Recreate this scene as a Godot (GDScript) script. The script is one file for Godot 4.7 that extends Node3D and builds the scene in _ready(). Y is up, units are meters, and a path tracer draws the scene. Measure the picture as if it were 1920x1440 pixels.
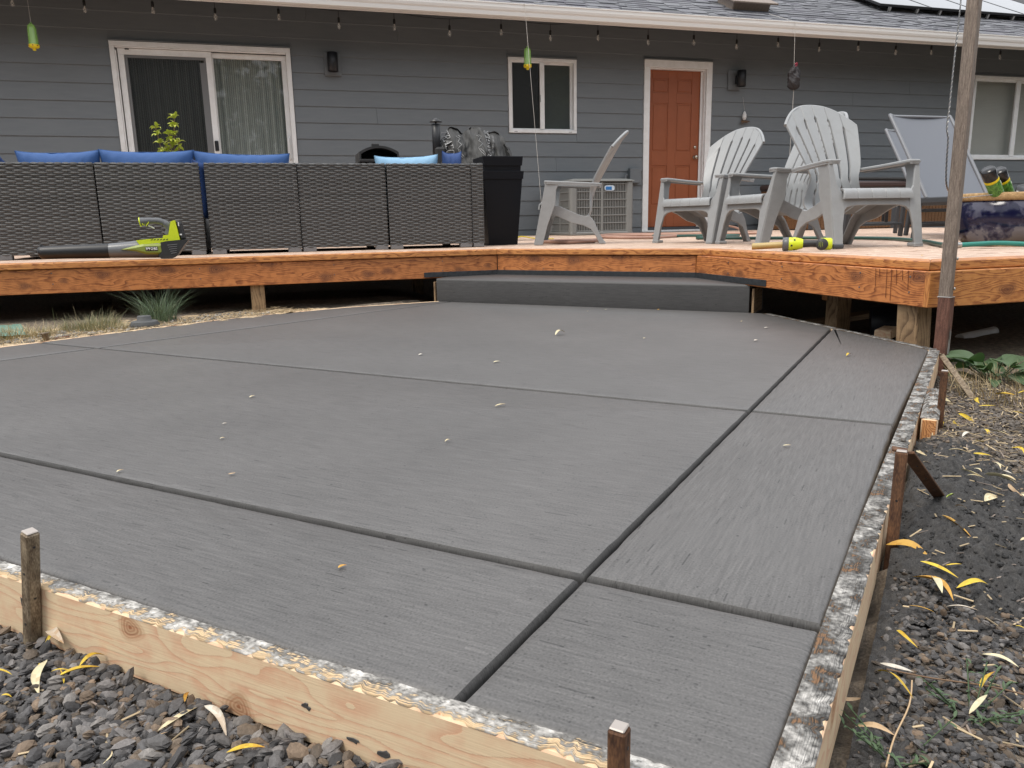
extends Node3D
# Backyard patio: fresh concrete slab in its forms, a stained timber deck, patio furniture and a lap-sided house. Metres; the deck top is y = 0, the house wall is z = 0.

var rng := RandomNumberGenerator.new()
var taken := {}
var M := {}
const SLAB := -0.308
const R2 := 0.70710678

# ---------------------------------------------------------------- naming
func numbered(parent: Node, called: String) -> String:
	var key := str(parent.get_instance_id()) + called
	var n: int = taken.get(key, 0)
	taken[key] = n + 1
	return called if n == 0 else "%s_%03d" % [called, n]

func tag(o: Node, label: String, category: String = "", group: String = "", kind: String = "") -> Node:
	if label: o.set_meta("label", label)
	if category: o.set_meta("category", category)
	if group: o.set_meta("group", group)
	if kind: o.set_meta("kind", kind)
	return o

func thing(called: String, label: String, category: String, at := Vector3.ZERO, turn := 0.0, group := "") -> Node3D:
	var o := Node3D.new()
	o.name = numbered(self, called)
	add_child(o, true)
	o.position = at
	o.rotation.y = turn
	tag(o, label, category, group)
	return o

func put(called: String, st: SurfaceTool, mat: Material, parent: Node = self) -> MeshInstance3D:
	st.generate_normals()
	return put_mesh(called, st.commit(), mat, parent)

func put_mesh(called: String, mesh: Mesh, mat: Material, parent: Node = self) -> MeshInstance3D:
	var o := MeshInstance3D.new()
	o.mesh = mesh
	if mat: o.material_override = mat
	o.name = numbered(parent, called)
	parent.add_child(o, true)
	return o

func again(o: Node3D, at: Vector3, turn: float, label := "") -> Node3D:
	var c: Node3D = o.duplicate()
	c.name = numbered(self, str(o.name).rstrip("0123456789").trim_suffix("_"))
	add_child(c, true)
	c.position = at
	c.rotation.y = turn
	if label: c.set_meta("label", label)
	return c

# ---------------------------------------------------------------- mesh builders
func mb() -> SurfaceTool:
	var st := SurfaceTool.new()
	st.begin(Mesh.PRIMITIVE_TRIANGLES)
	st.set_color(Color.WHITE)
	st.set_smooth_group(-1)
	return st

func tri(st: SurfaceTool, a: Vector3, b: Vector3, c: Vector3, out: Vector3, ua := Vector2.ZERO, ub := Vector2.ZERO, uc := Vector2.ZERO) -> void:
	if (c - a).cross(b - a).dot(out) < 0.0:
		var t := b; b = c; c = t
		var u := ub; ub = uc; uc = u
	st.set_uv(ua); st.add_vertex(a)
	st.set_uv(ub); st.add_vertex(b)
	st.set_uv(uc); st.add_vertex(c)

func quad(st: SurfaceTool, a: Vector3, b: Vector3, c: Vector3, d: Vector3, out: Vector3, ua := Vector2.ZERO, ub := Vector2.ZERO, uc := Vector2.ZERO, ud := Vector2.ZERO) -> void:
	tri(st, a, b, c, out, ua, ub, uc)
	tri(st, a, c, d, out, ua, uc, ud)

# A box with chamfered edges; u runs along its longest side, in metres times us, v across it.
func box(st: SurfaceTool, xf: Transform3D, size: Vector3, bev := 0.0, us := Vector2(1, 1), off := Vector2.ZERO) -> void:
	var h := size * 0.5
	bev = minf(bev, minf(h.x, minf(h.y, h.z)) * 0.9)
	var longest := 0
	if size.y > size[longest]: longest = 1
	if size.z > size[longest]: longest = 2
	st.set_smooth_group(-1)
	for ax in 3:
		var i := (ax + 1) % 3
		var j := (ax + 2) % 3
		if j == longest or (i != longest and size[j] > size[i]):
			var t := i; i = j; j = t
		for s in [-1.0, 1.0]:
			var v: Array[Vector3] = []
			var uv: Array[Vector2] = []
			for k in [[-1.0, -1.0], [1.0, -1.0], [1.0, 1.0], [-1.0, 1.0]]:
				var p := Vector3.ZERO
				p[ax] = s * h[ax]
				p[i] = k[0] * (h[i] - bev)
				p[j] = k[1] * (h[j] - bev)
				v.append(xf * p)
				uv.append(Vector2(p[i] * us.x, (p[j] + float(ax) * 0.37) * us.y) + off)
			var n := Vector3.ZERO
			n[ax] = s
			quad(st, v[0], v[1], v[2], v[3], xf.basis * n, uv[0], uv[1], uv[2], uv[3])
	if bev <= 0.0: return
	for ax in 3:   # edges along ax
		var i := (ax + 1) % 3
		var j := (ax + 2) % 3
		for si in [-1.0, 1.0]:
			for sj in [-1.0, 1.0]:
				var v: Array[Vector3] = []
				var uv: Array[Vector2] = []
				for k in [[-1.0, 0], [1.0, 0], [1.0, 1], [-1.0, 1]]:
					var p := Vector3.ZERO
					p[ax] = k[0] * (h[ax] - bev)
					p[i] = si * (h[i] - (bev if k[1] == 1 else 0.0))
					p[j] = sj * (h[j] - (bev if k[1] == 0 else 0.0))
					v.append(xf * p)
					uv.append(Vector2(p[ax] * us.x, (p[i] + p[j]) * us.y) + off)
				var n := Vector3.ZERO
				n[i] = si
				n[j] = sj
				quad(st, v[0], v[1], v[2], v[3], xf.basis * n, uv[0], uv[1], uv[2], uv[3])
	for sx in [-1.0, 1.0]:
		for sy in [-1.0, 1.0]:
			for sz in [-1.0, 1.0]:
				var s := Vector3(sx, sy, sz)
				var a := xf * (s * (h - Vector3(0, bev, bev)))
				var b := xf * (s * (h - Vector3(bev, 0, bev)))
				var c := xf * (s * (h - Vector3(bev, bev, 0)))
				tri(st, a, b, c, xf.basis * s, off, off, off)

func at(p: Vector3) -> Transform3D:
	return Transform3D(Basis.IDENTITY, p)

func turned(p: Vector3, e: Vector3) -> Transform3D:
	return Transform3D(Basis.from_euler(e), p)

# A box between two points: length along the line, w across, t along "up".
func bar(st: SurfaceTool, a: Vector3, b: Vector3, w: float, t: float, up := Vector3.UP, bev := 0.0, us := Vector2(1, 1), off := Vector2.ZERO) -> void:
	var x := (b - a).normalized()
	if absf(x.dot(up)) > 0.98: up = Vector3.FORWARD
	var z := x.cross(up).normalized()
	var y := z.cross(x).normalized()
	box(st, Transform3D(Basis(x, y, z), (a + b) * 0.5), Vector3(a.distance_to(b), t, w), bev, us, off)

# A tube along points; r is a float or an array of radii.
func tube(st: SurfaceTool, pts: Array, r, sides := 8, cap := true, us := 1.0) -> void:
	var n := pts.size()
	var rings: Array = []
	var t0: Vector3 = (pts[1] - pts[0]).normalized()
	var up := Vector3.UP if absf(t0.y) < 0.9 else Vector3.RIGHT
	var side := t0.cross(up).normalized()
	var run := 0.0
	var lens: Array[float] = []
	for i in n:
		var t: Vector3
		if i == 0: t = t0
		elif i == n - 1: t = (pts[i] - pts[i - 1]).normalized()
		else: t = ((pts[i + 1] - pts[i]).normalized() + (pts[i] - pts[i - 1]).normalized()).normalized()
		if i > 0: run += pts[i].distance_to(pts[i - 1])
		lens.append(run)
		side = (side - t * side.dot(t)).normalized()
		var w := side.cross(t).normalized()
		var rad: float = r[i] if r is Array or r is PackedFloat32Array else r
		var ring: Array[Vector3] = []
		for k in sides:
			var a := TAU * float(k) / float(sides)
			ring.append(pts[i] + (side * cos(a) + w * sin(a)) * rad)
		rings.append(ring)
	st.set_smooth_group(1)
	for i in n - 1:
		for k in sides:
			var k2 := (k + 1) % sides
			var mid: Vector3 = (pts[i] + pts[i + 1]) * 0.5
			var o: Vector3 = (rings[i][k] + rings[i + 1][k2]) * 0.5 - mid
			var u0 := float(k) / float(sides)
			var u1 := float(k + 1) / float(sides)
			quad(st, rings[i][k], rings[i][k2], rings[i + 1][k2], rings[i + 1][k], o, Vector2(lens[i] * us, u0), Vector2(lens[i] * us, u1), Vector2(lens[i + 1] * us, u1), Vector2(lens[i + 1] * us, u0))
	if cap:
		st.set_smooth_group(-1)
		for e in [0, n - 1]:
			var o: Vector3 = (pts[0] - pts[1]) if e == 0 else (pts[n - 1] - pts[n - 2])
			for k in range(1, sides - 1):
				tri(st, rings[e][0], rings[e][k], rings[e][k + 1], o)
	st.set_smooth_group(-1)

# A solid of revolution about y: profile is [radius, height] from one end to the other, outside on the right hand going up.
func lathe(st: SurfaceTool, prof: Array, sides := 24, xf := Transform3D.IDENTITY, smooth := true) -> void:
	st.set_smooth_group(1 if smooth else -1)
	var run := 0.0
	for i in prof.size() - 1:
		var p0: Array = prof[i]
		var p1: Array = prof[i + 1]
		var d := Vector2(p1[0] - p0[0], p1[1] - p0[1])
		var l := d.length()
		for k in sides:
			var a0 := TAU * float(k) / float(sides)
			var a1 := TAU * float(k + 1) / float(sides)
			var am := (a0 + a1) * 0.5
			var o := xf.basis * Vector3(cos(am) * d.y, -d.x, sin(am) * d.y)
			var a := xf * Vector3(cos(a0) * p0[0], p0[1], sin(a0) * p0[0])
			var b := xf * Vector3(cos(a1) * p0[0], p0[1], sin(a1) * p0[0])
			var c := xf * Vector3(cos(a1) * p1[0], p1[1], sin(a1) * p1[0])
			var e := xf * Vector3(cos(a0) * p1[0], p1[1], sin(a0) * p1[0])
			var u0 := float(k) / float(sides)
			var u1 := float(k + 1) / float(sides)
			if p0[0] < 1e-6: tri(st, a, c, e, o, Vector2(u0, run), Vector2(u1, run + l), Vector2(u0, run + l))
			elif p1[0] < 1e-6: tri(st, a, b, c, o, Vector2(u0, run), Vector2(u1, run), Vector2(u0, run + l))
			else: quad(st, a, b, c, e, o, Vector2(u0, run), Vector2(u1, run), Vector2(u1, run + l), Vector2(u0, run + l))
		run += l
	st.set_smooth_group(-1)

# A polygon (x, y) pushed along z by depth, both caps shrunk by bev.
func extrude(st: SurfaceTool, poly: PackedVector2Array, depth: float, xf := Transform3D.IDENTITY, bev := 0.0, us := Vector2.ONE, off := Vector2.ZERO, smooth := false) -> void:
	var n := poly.size()
	var area := 0.0
	for i in n: area += poly[i].cross(poly[(i + 1) % n])
	if area < 0.0:
		poly = poly.duplicate()
		poly.reverse()
	var inner := PackedVector2Array()
	for i in n:
		var e0 := (poly[i] - poly[(i + n - 1) % n]).normalized()
		var e1 := (poly[(i + 1) % n] - poly[i]).normalized()
		var m := Vector2(-e0.y, e0.x) + Vector2(-e1.y, e1.x)
		inner.append(poly[i] + m / maxf(0.35, m.length_squared() * 0.5) * bev)
	var test := Geometry2D.triangulate_polygon(inner)
	if test.is_empty():
		inner = poly
		test = Geometry2D.triangulate_polygon(poly)
	var h := depth * 0.5
	st.set_smooth_group(-1)
	for s in [-1.0, 1.0]:
		for k in range(0, test.size(), 3):
			var a := inner[test[k]]
			var b := inner[test[k + 1]]
			var c := inner[test[k + 2]]
			tri(st, xf * Vector3(a.x, a.y, s * h), xf * Vector3(b.x, b.y, s * h), xf * Vector3(c.x, c.y, s * h), xf.basis * Vector3(0, 0, s), a * us + off, b * us + off, c * us + off)
	if smooth: st.set_smooth_group(2)
	for i in n:
		var j := (i + 1) % n
		var d := (poly[j] - poly[i]).normalized()
		var o2 := Vector3(d.y, -d.x, 0)
		var out := xf.basis * o2
		var hb := h - bev
		quad(st, xf * Vector3(poly[i].x, poly[i].y, -hb), xf * Vector3(poly[j].x, poly[j].y, -hb), xf * Vector3(poly[j].x, poly[j].y, hb), xf * Vector3(poly[i].x, poly[i].y, hb), out, poly[i] * us + off, poly[j] * us + off, (poly[j] + Vector2(0, depth)) * us + off, (poly[i] + Vector2(0, depth)) * us + off)
		if bev > 0.0:
			for s in [-1.0, 1.0]:
				quad(st, xf * Vector3(poly[i].x, poly[i].y, s * hb), xf * Vector3(poly[j].x, poly[j].y, s * hb), xf * Vector3(inner[j].x, inner[j].y, s * h), xf * Vector3(inner[i].x, inner[i].y, s * h), out + xf.basis * Vector3(0, 0, s), poly[i] * us + off, poly[j] * us + off, inner[j] * us + off, inner[i] * us + off)
	st.set_smooth_group(-1)

# A sheet of points f(u, v); out is the side it faces.
func sheet(st: SurfaceTool, nu: int, nv: int, f: Callable, out: Vector3, smooth := true, us := Vector2(1, 1)) -> void:
	var pts: Array = []
	for i in nu + 1:
		var row: Array[Vector3] = []
		for j in nv + 1: row.append(f.call(float(i) / nu, float(j) / nv))
		pts.append(row)
	st.set_smooth_group(1 if smooth else -1)
	# one winding for the whole sheet, from its middle
	for i in nu:
		for j in nv:
			var a: Vector3 = pts[i][j]
			var b: Vector3 = pts[i + 1][j]
			var c: Vector3 = pts[i + 1][j + 1]
			var d: Vector3 = pts[i][j + 1]
			var o := out
			if out == Vector3.ZERO: o = (a + b + c + d) * 0.25
			quad(st, a, b, c, d, o, Vector2(float(i) / nu, float(j) / nv) * us, Vector2(float(i + 1) / nu, float(j) / nv) * us, Vector2(float(i + 1) / nu, float(j + 1) / nv) * us, Vector2(float(i) / nu, float(j + 1) / nv) * us)
	st.set_smooth_group(-1)

# A stuffed pillow: two bulging faces that meet in a seam with pointed corners.
func pillow_edge(q: Vector2, h: Vector3) -> Vector2:
	return Vector2(q.x * h.x * (1.0 - 0.07 * (1.0 - q.y * q.y)), q.y * h.y * (1.0 - 0.085 * (1.0 - pow(absf(q.x), 3.0))))

func cushion(st: SurfaceTool, size: Vector3, xf: Transform3D, ns: FastNoiseLite, wrinkle := 0.012) -> void:
	var h := size * 0.5
	for s in [-1.0, 1.0]:
		sheet(st, 34, 30, func(u: float, v: float) -> Vector3:
			var q := Vector2(sin((u - 0.5) * PI), sin((v - 0.5) * PI))
			var e := pillow_edge(q, h)
			var full := pow(maxf(0.0, (1.0 - pow(absf(q.x), 3.0)) * (1.0 - pow(absf(q.y), 3.0))), 0.55)
			var rim := 1.0 - absf(full - 0.4)
			var z := h.z * full + wrinkle * rim * full * ns.get_noise_2d(e.x * 130.0 + s * 40.0, e.y * 60.0) * 3.0
			var dy := wrinkle * ns.get_noise_2d(e.x * 70.0 + 9.0, s * 20.0) * (0.5 + 0.5 * absf(q.y)) * 1.6
			return xf * Vector3(e.x, e.y + dy * (1.0 - absf(q.x)), s * z), xf.basis * Vector3(0, 0, s))

func path3(ctrl: Array, steps := 8) -> Array:
	var c := Curve3D.new()
	for i in ctrl.size():
		var a: Vector3 = ctrl[maxi(i - 1, 0)]
		var b: Vector3 = ctrl[mini(i + 1, ctrl.size() - 1)]
		var t := (b - a) / 6.0
		c.add_point(ctrl[i], -t, t)
	var out: Array = []
	for i in ctrl.size() - 1:
		for k in steps: out.append(c.sample(i, float(k) / steps))
	out.append(ctrl[ctrl.size() - 1])
	return out

# ---------------------------------------------------------------- materials
func lin(r: float, g: float, b: float, a := 1.0) -> Color:
	var c := Color(r, g, b).linear_to_srgb()
	c.a = a
	return c

func mat(c: Color, rough := 0.6, metal := 0.0, tex: Texture2D = null, bump: Texture2D = null, bump_cm := 0.0, uvs := Vector3.ZERO, world := false) -> StandardMaterial3D:
	var m := StandardMaterial3D.new()
	m.albedo_color = c
	m.roughness = rough
	m.metallic = metal
	if tex: m.albedo_texture = tex
	if bump:
		m.heightmap_enabled = true
		m.heightmap_texture = bump
		m.heightmap_scale = bump_cm
	if uvs != Vector3.ZERO:
		m.uv1_triplanar = true
		m.uv1_world_triplanar = world
		m.uv1_scale = uvs
	m.texture_filter = BaseMaterial3D.TEXTURE_FILTER_LINEAR_WITH_MIPMAPS_ANISOTROPIC
	return m

func noise(seed_: int, freq: float, oct := 4, type := FastNoiseLite.TYPE_SIMPLEX_SMOOTH) -> FastNoiseLite:
	var n := FastNoiseLite.new()
	n.seed = seed_
	n.noise_type = type
	n.frequency = freq
	n.fractal_octaves = oct
	return n

func grey(n: FastNoiseLite, w: int, h: int, to_w := 0, to_h := 0) -> PackedByteArray:
	var im := n.get_seamless_image(w, h)
	im.convert(Image.FORMAT_L8)
	if to_w: im.resize(to_w, to_h, Image.INTERPOLATE_CUBIC)
	return im.get_data()

func tex_of(w: int, h: int, data: PackedByteArray, rgb := false) -> ImageTexture:
	var im := Image.create_from_data(w, h, false, Image.FORMAT_RGB8 if rgb else Image.FORMAT_L8, data)
	im.generate_mipmaps()
	return ImageTexture.create_from_image(im)

# A mottled texture between dark and pale (sRGB colours), from two noises.
func mottled(seed_: int, size: int, f1: float, f2: float, dark: Color, pale: Color, sharp := 1.0, mix := 0.5) -> ImageTexture:
	var a := grey(noise(seed_, f1, 5), size, size)
	var b := grey(noise(seed_ + 7, f2, 3), size, size)
	var out := PackedByteArray()
	out.resize(size * size * 3)
	for i in size * size:
		var t := clampf(((a[i] * (1.0 - mix) + b[i] * mix) / 255.0 - 0.5) * sharp + 0.5, 0.0, 1.0)
		out[i * 3] = int(lerpf(dark.r8, pale.r8, t))
		out[i * 3 + 1] = int(lerpf(dark.g8, pale.g8, t))
		out[i * 3 + 2] = int(lerpf(dark.b8, pale.b8, t))
	return tex_of(size, size, out, true)

# Sawn board: growth lines that bend round knots. Returns [colour, grey relief].
func wood(seed_: int, w: int, h: int, early: Color, late: Color, knot: Color, lines: float, knots: int, wander: float, weather := 0.0, pale := Color.WHITE) -> Array:
	var r := RandomNumberGenerator.new()
	r.seed = seed_
	var warp := grey(noise(seed_, 0.010, 2), maxi(16, w / 4), h, w, h)
	var fine := grey(noise(seed_ + 3, 0.35, 2), maxi(8, w / 64), h, w, h)
	var spot := grey(noise(seed_ + 5, 0.02, 4), w, h)
	var ks: Array = []
	for k in knots:
		var kr := r.randf_range(0.05, 0.13) * h
		ks.append([w * (k + r.randf_range(0.15, 0.85)) / knots, r.randf_range(0.12, 0.9) * h, kr, r.randf_range(1.4, 3.0)])
	var col := PackedByteArray()
	col.resize(w * h * 3)
	var rel := PackedByteArray()
	rel.resize(w * h)
	var pull := PackedFloat32Array()
	pull.resize(w * h)
	var core := PackedFloat32Array()
	core.resize(w * h)
	core.fill(9.0)
	for k in ks:
		var reach: float = k[2] * 5.0
		for y in range(maxi(0, int(k[1] - reach)), mini(h, int(k[1] + reach))):
			for x in range(maxi(0, int(k[0] - reach * 2.2)), mini(w, int(k[0] + reach * 2.2))):
				var dx: float = (x - k[0]) / (k[2] * 1.25)
				var dy: float = (y - k[1]) / k[2]
				var q := sqrt(dx * dx + dy * dy) * (1.0 + 0.12 * sin(atan2(dy, dx) * 3.0 + k[0]))
				var i := y * w + x
				core[i] = minf(core[i], q)
				var fx: float = (x - k[0]) / (k[2] * k[3] * 1.5)
				pull[i] += signf(dy) * k[2] * 2.1 * exp(-fx * fx) * exp(-absf(dy) * 0.45)
	for y in h:
		for x in w:
			var i := y * w + x
			var g := (float(y) + pull[i] * -1.0 + (warp[i] - 128.0) * wander * h / 128.0) / h * lines
			var fr := g - floorf(g)
			var band := fr * fr * fr
			var c := core[i]
			var t := clampf(band * 0.95 + (fine[i] - 128.0) / 128.0 * 0.22 + (spot[i] - 128.0) / 300.0, 0.0, 1.0)
			var cr := lerpf(early.r, late.r, t)
			var cg := lerpf(early.g, late.g, t)
			var cb := lerpf(early.b, late.b, t)
			var z := 200.0 - band * 70.0 + (fine[i] - 128.0) * 0.45
			if c < 1.9:
				var kk := clampf((1.9 - c) / 0.9, 0.0, 1.0)
				var ring := 0.75 + 0.25 * sin(c * 16.0)
				if c < 1.0: kk = 0.62 if c > 0.3 else 0.9
				else: kk *= 0.55
				kk *= ring
				cr = lerpf(cr, knot.r, kk)
				cg = lerpf(cg, knot.g, kk)
				cb = lerpf(cb, knot.b, kk)
				if c < 1.1 and c > 0.92: z -= 60.0
			if weather > 0.0:
				var wv := clampf((spot[i] / 255.0 + fine[i] / 510.0 - 1.05 + weather) * 3.0, 0.0, 1.0)
				cr = lerpf(cr, pale.r, wv)
				cg = lerpf(cg, pale.g, wv)
				cb = lerpf(cb, pale.b, wv)
			col[i * 3] = int(clampf(cr * 255.0, 0, 255))
			col[i * 3 + 1] = int(clampf(cg * 255.0, 0, 255))
			col[i * 3 + 2] = int(clampf(cb * 255.0, 0, 255))
			rel[i] = int(clampf(z, 0, 255))
	return [tex_of(w, h, col, true), tex_of(w, h, rel)]

# ---------------------------------------------------------------- materials of this yard
func make_materials() -> void:
	# broomed concrete: strokes along u, pores; one picture for tone and relief
	var n := 2048
	var stroke := grey(noise(11, 0.20, 3), 80, n, n, n)
	var stroke2 := grey(noise(12, 0.46, 2), 110, n, n, n)
	var blot := grey(noise(13, 0.010, 5), 512, 512, n, n)
	var grit := grey(noise(14, 0.42, 2), n, n)
	var d := PackedByteArray()
	d.resize(n * n)
	for i in n * n:
		var g: int = grit[i]
		var v: int = 176 + ((stroke[i] - 128) * 13 + (stroke2[i] - 128) * 24 + (blot[i] - 128) * 9 + (g - 128) * 30) / 128
		if g < 46: v -= 26
		d[i] = clampi(v, 0, 255)
	var r := RandomNumberGenerator.new()
	r.seed = 5
	for k in 8000:   # pores and drag marks along the strokes
		var px := r.randi_range(0, n - 40)
		var py := r.randi_range(1, n - 4)
		var l := r.randi_range(1, 3) if r.randf() < 0.8 else r.randi_range(4, 26)
		var hgt := 2 if l < 4 and r.randf() < 0.3 else 1
		var deep := r.randi_range(24, 80)
		for y in hgt:
			for x in l: d[(py + y) * n + px + x] = maxi(0, d[(py + y) * n + px + x] - deep)
	var ct := tex_of(n, n, d)
	M.concrete = mat(lin(0.212, 0.205, 0.201), 0.46, 0.0, ct, ct, 0.05)
	M.concrete.uv1_scale = Vector3(1.0 / 3.4, 1.0 / 3.4, 1)
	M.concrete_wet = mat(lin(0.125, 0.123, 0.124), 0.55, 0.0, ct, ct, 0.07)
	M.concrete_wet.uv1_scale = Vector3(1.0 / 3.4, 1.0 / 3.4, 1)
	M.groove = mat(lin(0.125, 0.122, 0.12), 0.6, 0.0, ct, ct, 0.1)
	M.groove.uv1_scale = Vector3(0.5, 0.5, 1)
	# woods
	var w := wood(21, 2048, 176, Color(0.76, 0.49, 0.28), Color(0.45, 0.24, 0.12), Color(0.34, 0.20, 0.14), 11.0, 9, 0.20)
	M.stain = mat(Color(1, 1, 1), 0.5, 0.0, w[0], w[1], 0.10)
	w = wood(22, 2048, 176, Color(0.78, 0.53, 0.30), Color(0.50, 0.28, 0.14), Color(0.38, 0.22, 0.14), 9.0, 7, 0.26)
	M.stain_b = mat(Color(1, 1, 1), 0.5, 0.0, w[0], w[1], 0.10)
	w = wood(23, 2048, 128, Color(0.87, 0.78, 0.65), Color(0.83, 0.66, 0.54), Color(0.55, 0.34, 0.22), 4.5, 6, 0.30)
	M.fir = mat(Color(1, 1, 1), 0.7, 0.0, w[0], w[1], 0.05)
	w = wood(24, 1024, 128, Color(0.76, 0.67, 0.60), Color(0.62, 0.50, 0.43), Color(0.45, 0.31, 0.24), 9.0, 5, 0.2, 0.2, Color(0.91, 0.84, 0.77))
	M.deck_top = mat(Color(1, 1, 1), 0.75, 0.0, w[0], w[1], 0.15)
	w = wood(25, 512, 96, Color(0.60, 0.50, 0.38), Color(0.38, 0.30, 0.22), Color(0.25, 0.18, 0.13), 9.0, 2, 0.2)
	M.post = mat(Color(1, 1, 1), 0.8, 0.0, w[0], w[1], 0.15)
	# end grain
	var e := PackedByteArray()
	e.resize(128 * 128 * 3)
	var en := noise(26, 0.02, 3)
	for y in 128:
		for x in 128:
			var q := Vector2(x + 60, y + 90).length() * 0.11 + en.get_noise_2d(x, y) * 1.4
			var f := q - floorf(q)
			var i := (y * 128 + x) * 3
			e[i] = int(lerpf(205, 120, f * f))
			e[i + 1] = int(lerpf(150, 72, f * f))
			e[i + 2] = int(lerpf(98, 40, f * f))
	M.end_grain = mat(Color(1, 1, 1), 0.8, 0.0, tex_of(128, 128, e, true))
	M.end_grain.uv1_scale = Vector3(11, 11, 1)
	# dried concrete smeared on the forms: grey crust with bare wood showing in patches
	M.crust = mat(Color(1, 1, 1), 0.9, 0.0, crust(31, 0.16, 0.42, 0.52, Color8(216, 188, 150)), null)
	M.crust_heavy = mat(Color(1, 1, 1), 0.9, 0.0, crust(32, 0.26, 0.20, 0.42, Color8(122, 92, 66)), null)
	var cb := tex_of(256, 256, grey(noise(33, 0.06, 5), 256, 256))
	for k in ["crust", "crust_heavy"]:
		M[k].heightmap_enabled = true
		M[k].heightmap_texture = cb
		M[k].heightmap_scale = 0.12
		M[k].uv1_scale = Vector3(0.8, 1.0, 1)
	# house
	var sb := wood(41, 1024, 128, Color(1, 1, 1), Color(0.5, 0.5, 0.5), Color(0.6, 0.6, 0.6), 16.0, 0, 0.12)
	var smud := mottled(42, 512, 0.006, 0.02, Color8(238, 240, 243), Color8(255, 255, 255), 1.2, 0.35)
	var dirt := mottled(44, 512, 0.008, 0.03, Color8(241, 240, 238), Color8(255, 255, 255), 1.3, 0.35)
	M.siding = mat(lin(0.162, 0.178, 0.190), 0.5, 0.0, smud, sb[1], 0.006)
	M.trim = mat(lin(0.85, 0.86, 0.87), 0.42, 0.0, dirt, null, 0.0, Vector3(1.5, 1.5, 1.5))
	M.vinyl = mat(lin(0.84, 0.85, 0.86), 0.35, 0.0, dirt, null, 0.0, Vector3(1.5, 1.5, 1.5))
	M.door = mat(lin(0.31, 0.088, 0.032), 0.42, 0.0, dirt, null, 0.0, Vector3(1.2, 1.2, 1.2))
	M.screen = mat(lin(0.16, 0.165, 0.17), 0.6)
	M.black = mat(lin(0.012, 0.013, 0.016), 0.42)
	M.black_matte = mat(lin(0.018, 0.018, 0.019), 0.75)
	M.dark_wall = mat(lin(0.05, 0.05, 0.055), 0.9)
	M.room = mat(lin(0.22, 0.21, 0.20), 0.9)
	M.gutter = mat(lin(0.76, 0.75, 0.73), 0.4)
	M.soffit = mat(lin(0.035, 0.035, 0.034), 0.8)
	var gl := mat(Color(0.80, 0.86, 0.85, 0.10), 0.02)
	gl.transparency = BaseMaterial3D.TRANSPARENCY_ALPHA
	M.glass = gl
	var gs := mat(Color(0.05, 0.055, 0.06, 0.62), 0.35)
	gs.transparency = BaseMaterial3D.TRANSPARENCY_ALPHA
	M.insect_screen = gs
	var cn := PackedByteArray()
	cn.resize(512 * 16)
	for x in 512:
		var v := 176 + int(30.0 * sin(x * TAU / 512.0 * 40.0)) + r.randi_range(-22, 22)
		for y in 16: cn[y * 512 + x] = clampi(v, 0, 255)
	M.curtain = mat(lin(0.42, 0.47, 0.43), 0.9, 0.0, tex_of(512, 16, cn))
	M.curtain.backlight_enabled = true
	M.curtain.backlight = Color(0.25, 0.27, 0.25)
	M.blind = mat(lin(0.46, 0.45, 0.41), 0.6)
	M.steel = mat(lin(0.45, 0.44, 0.42), 0.3, 0.9)
	M.nickel = mat(lin(0.55, 0.50, 0.43), 0.25, 1.0)
	var sh := mottled(43, 512, 0.09, 0.4, Color8(150, 152, 160), Color8(255, 255, 255), 2.2, 0.55)
	M.shingle = mat(lin(0.26, 0.265, 0.28), 0.9, 0.0, sh, sh, 0.15, Vector3(3, 3, 3), true)
	M.shingle.vertex_color_use_as_albedo = true
	M.roof = mat(lin(0.05, 0.05, 0.055), 0.9)
	M.solar = mat(lin(0.012, 0.014, 0.022), 0.05)
	# garden furniture
	M.resin = mat(lin(0.285, 0.297, 0.308), 0.42, 0.0, dirt, null, 0.0, Vector3(3.0, 3.0, 3.0))
	var wk := mottled(51, 256, 0.08, 0.35, Color8(120, 120, 122), Color8(255, 252, 246), 1.8, 0.4)
	M.wicker = mat(lin(0.175, 0.178, 0.182), 0.5, 0.0, wk, null, 0.0, Vector3(5, 40, 5))
	M.wicker_dark = mat(lin(0.20, 0.20, 0.20), 0.7)
	M.foot = mat(lin(0.16, 0.16, 0.165), 0.5)
	M.navy = mat(lin(0.028, 0.088, 0.255), 0.75)
	M.navy_deep = mat(lin(0.016, 0.05, 0.17), 0.75)
	M.blue_overlit = mat(lin(0.22, 0.40, 0.58), 0.7)  # cushion blue with over-exposed light from above put into the colour
	M.sling = mat(lin(0.155, 0.168, 0.195), 0.7)
	M.charcoal = mat(lin(0.045, 0.05, 0.057), 0.45)
	M.frame_grey = mat(lin(0.17, 0.18, 0.20), 0.4)
	M.planter = mat(lin(0.007, 0.008, 0.011), 0.42)
	var cv := mottled(52, 512, 0.012, 0.05, Color8(190, 188, 186), Color8(255, 255, 255), 1.6, 0.4)
	M.planter.metallic_specular = 0.3
	M.cover = mat(lin(0.048, 0.049, 0.049), 0.7, 0.0, cv)
	M.print = mat(lin(0.38, 0.385, 0.39), 0.7)
	M.ac_case = mat(lin(0.19, 0.195, 0.19), 0.5)
	M.ac_dark = mat(lin(0.07, 0.068, 0.062), 0.7)
	M.badge = mat(lin(0.50, 0.58, 0.66), 0.35)
	M.badge_blue = mat(lin(0.03, 0.16, 0.42), 0.35)
	M.cedar = mat(lin(0.24, 0.115, 0.045), 0.6, 0.0, wk, null, 0.0, Vector3(14, 1.5, 14))
	M.tub_cover = mat(lin(0.045, 0.026, 0.024), 0.55)
	# pot: blue glaze worn pale near the foot and streaked at the shoulder
	var pg := PackedByteArray()
	pg.resize(512 * 256 * 3)
	var p1 := grey(noise(61, 0.018, 5), 512, 76, 512, 256)
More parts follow.
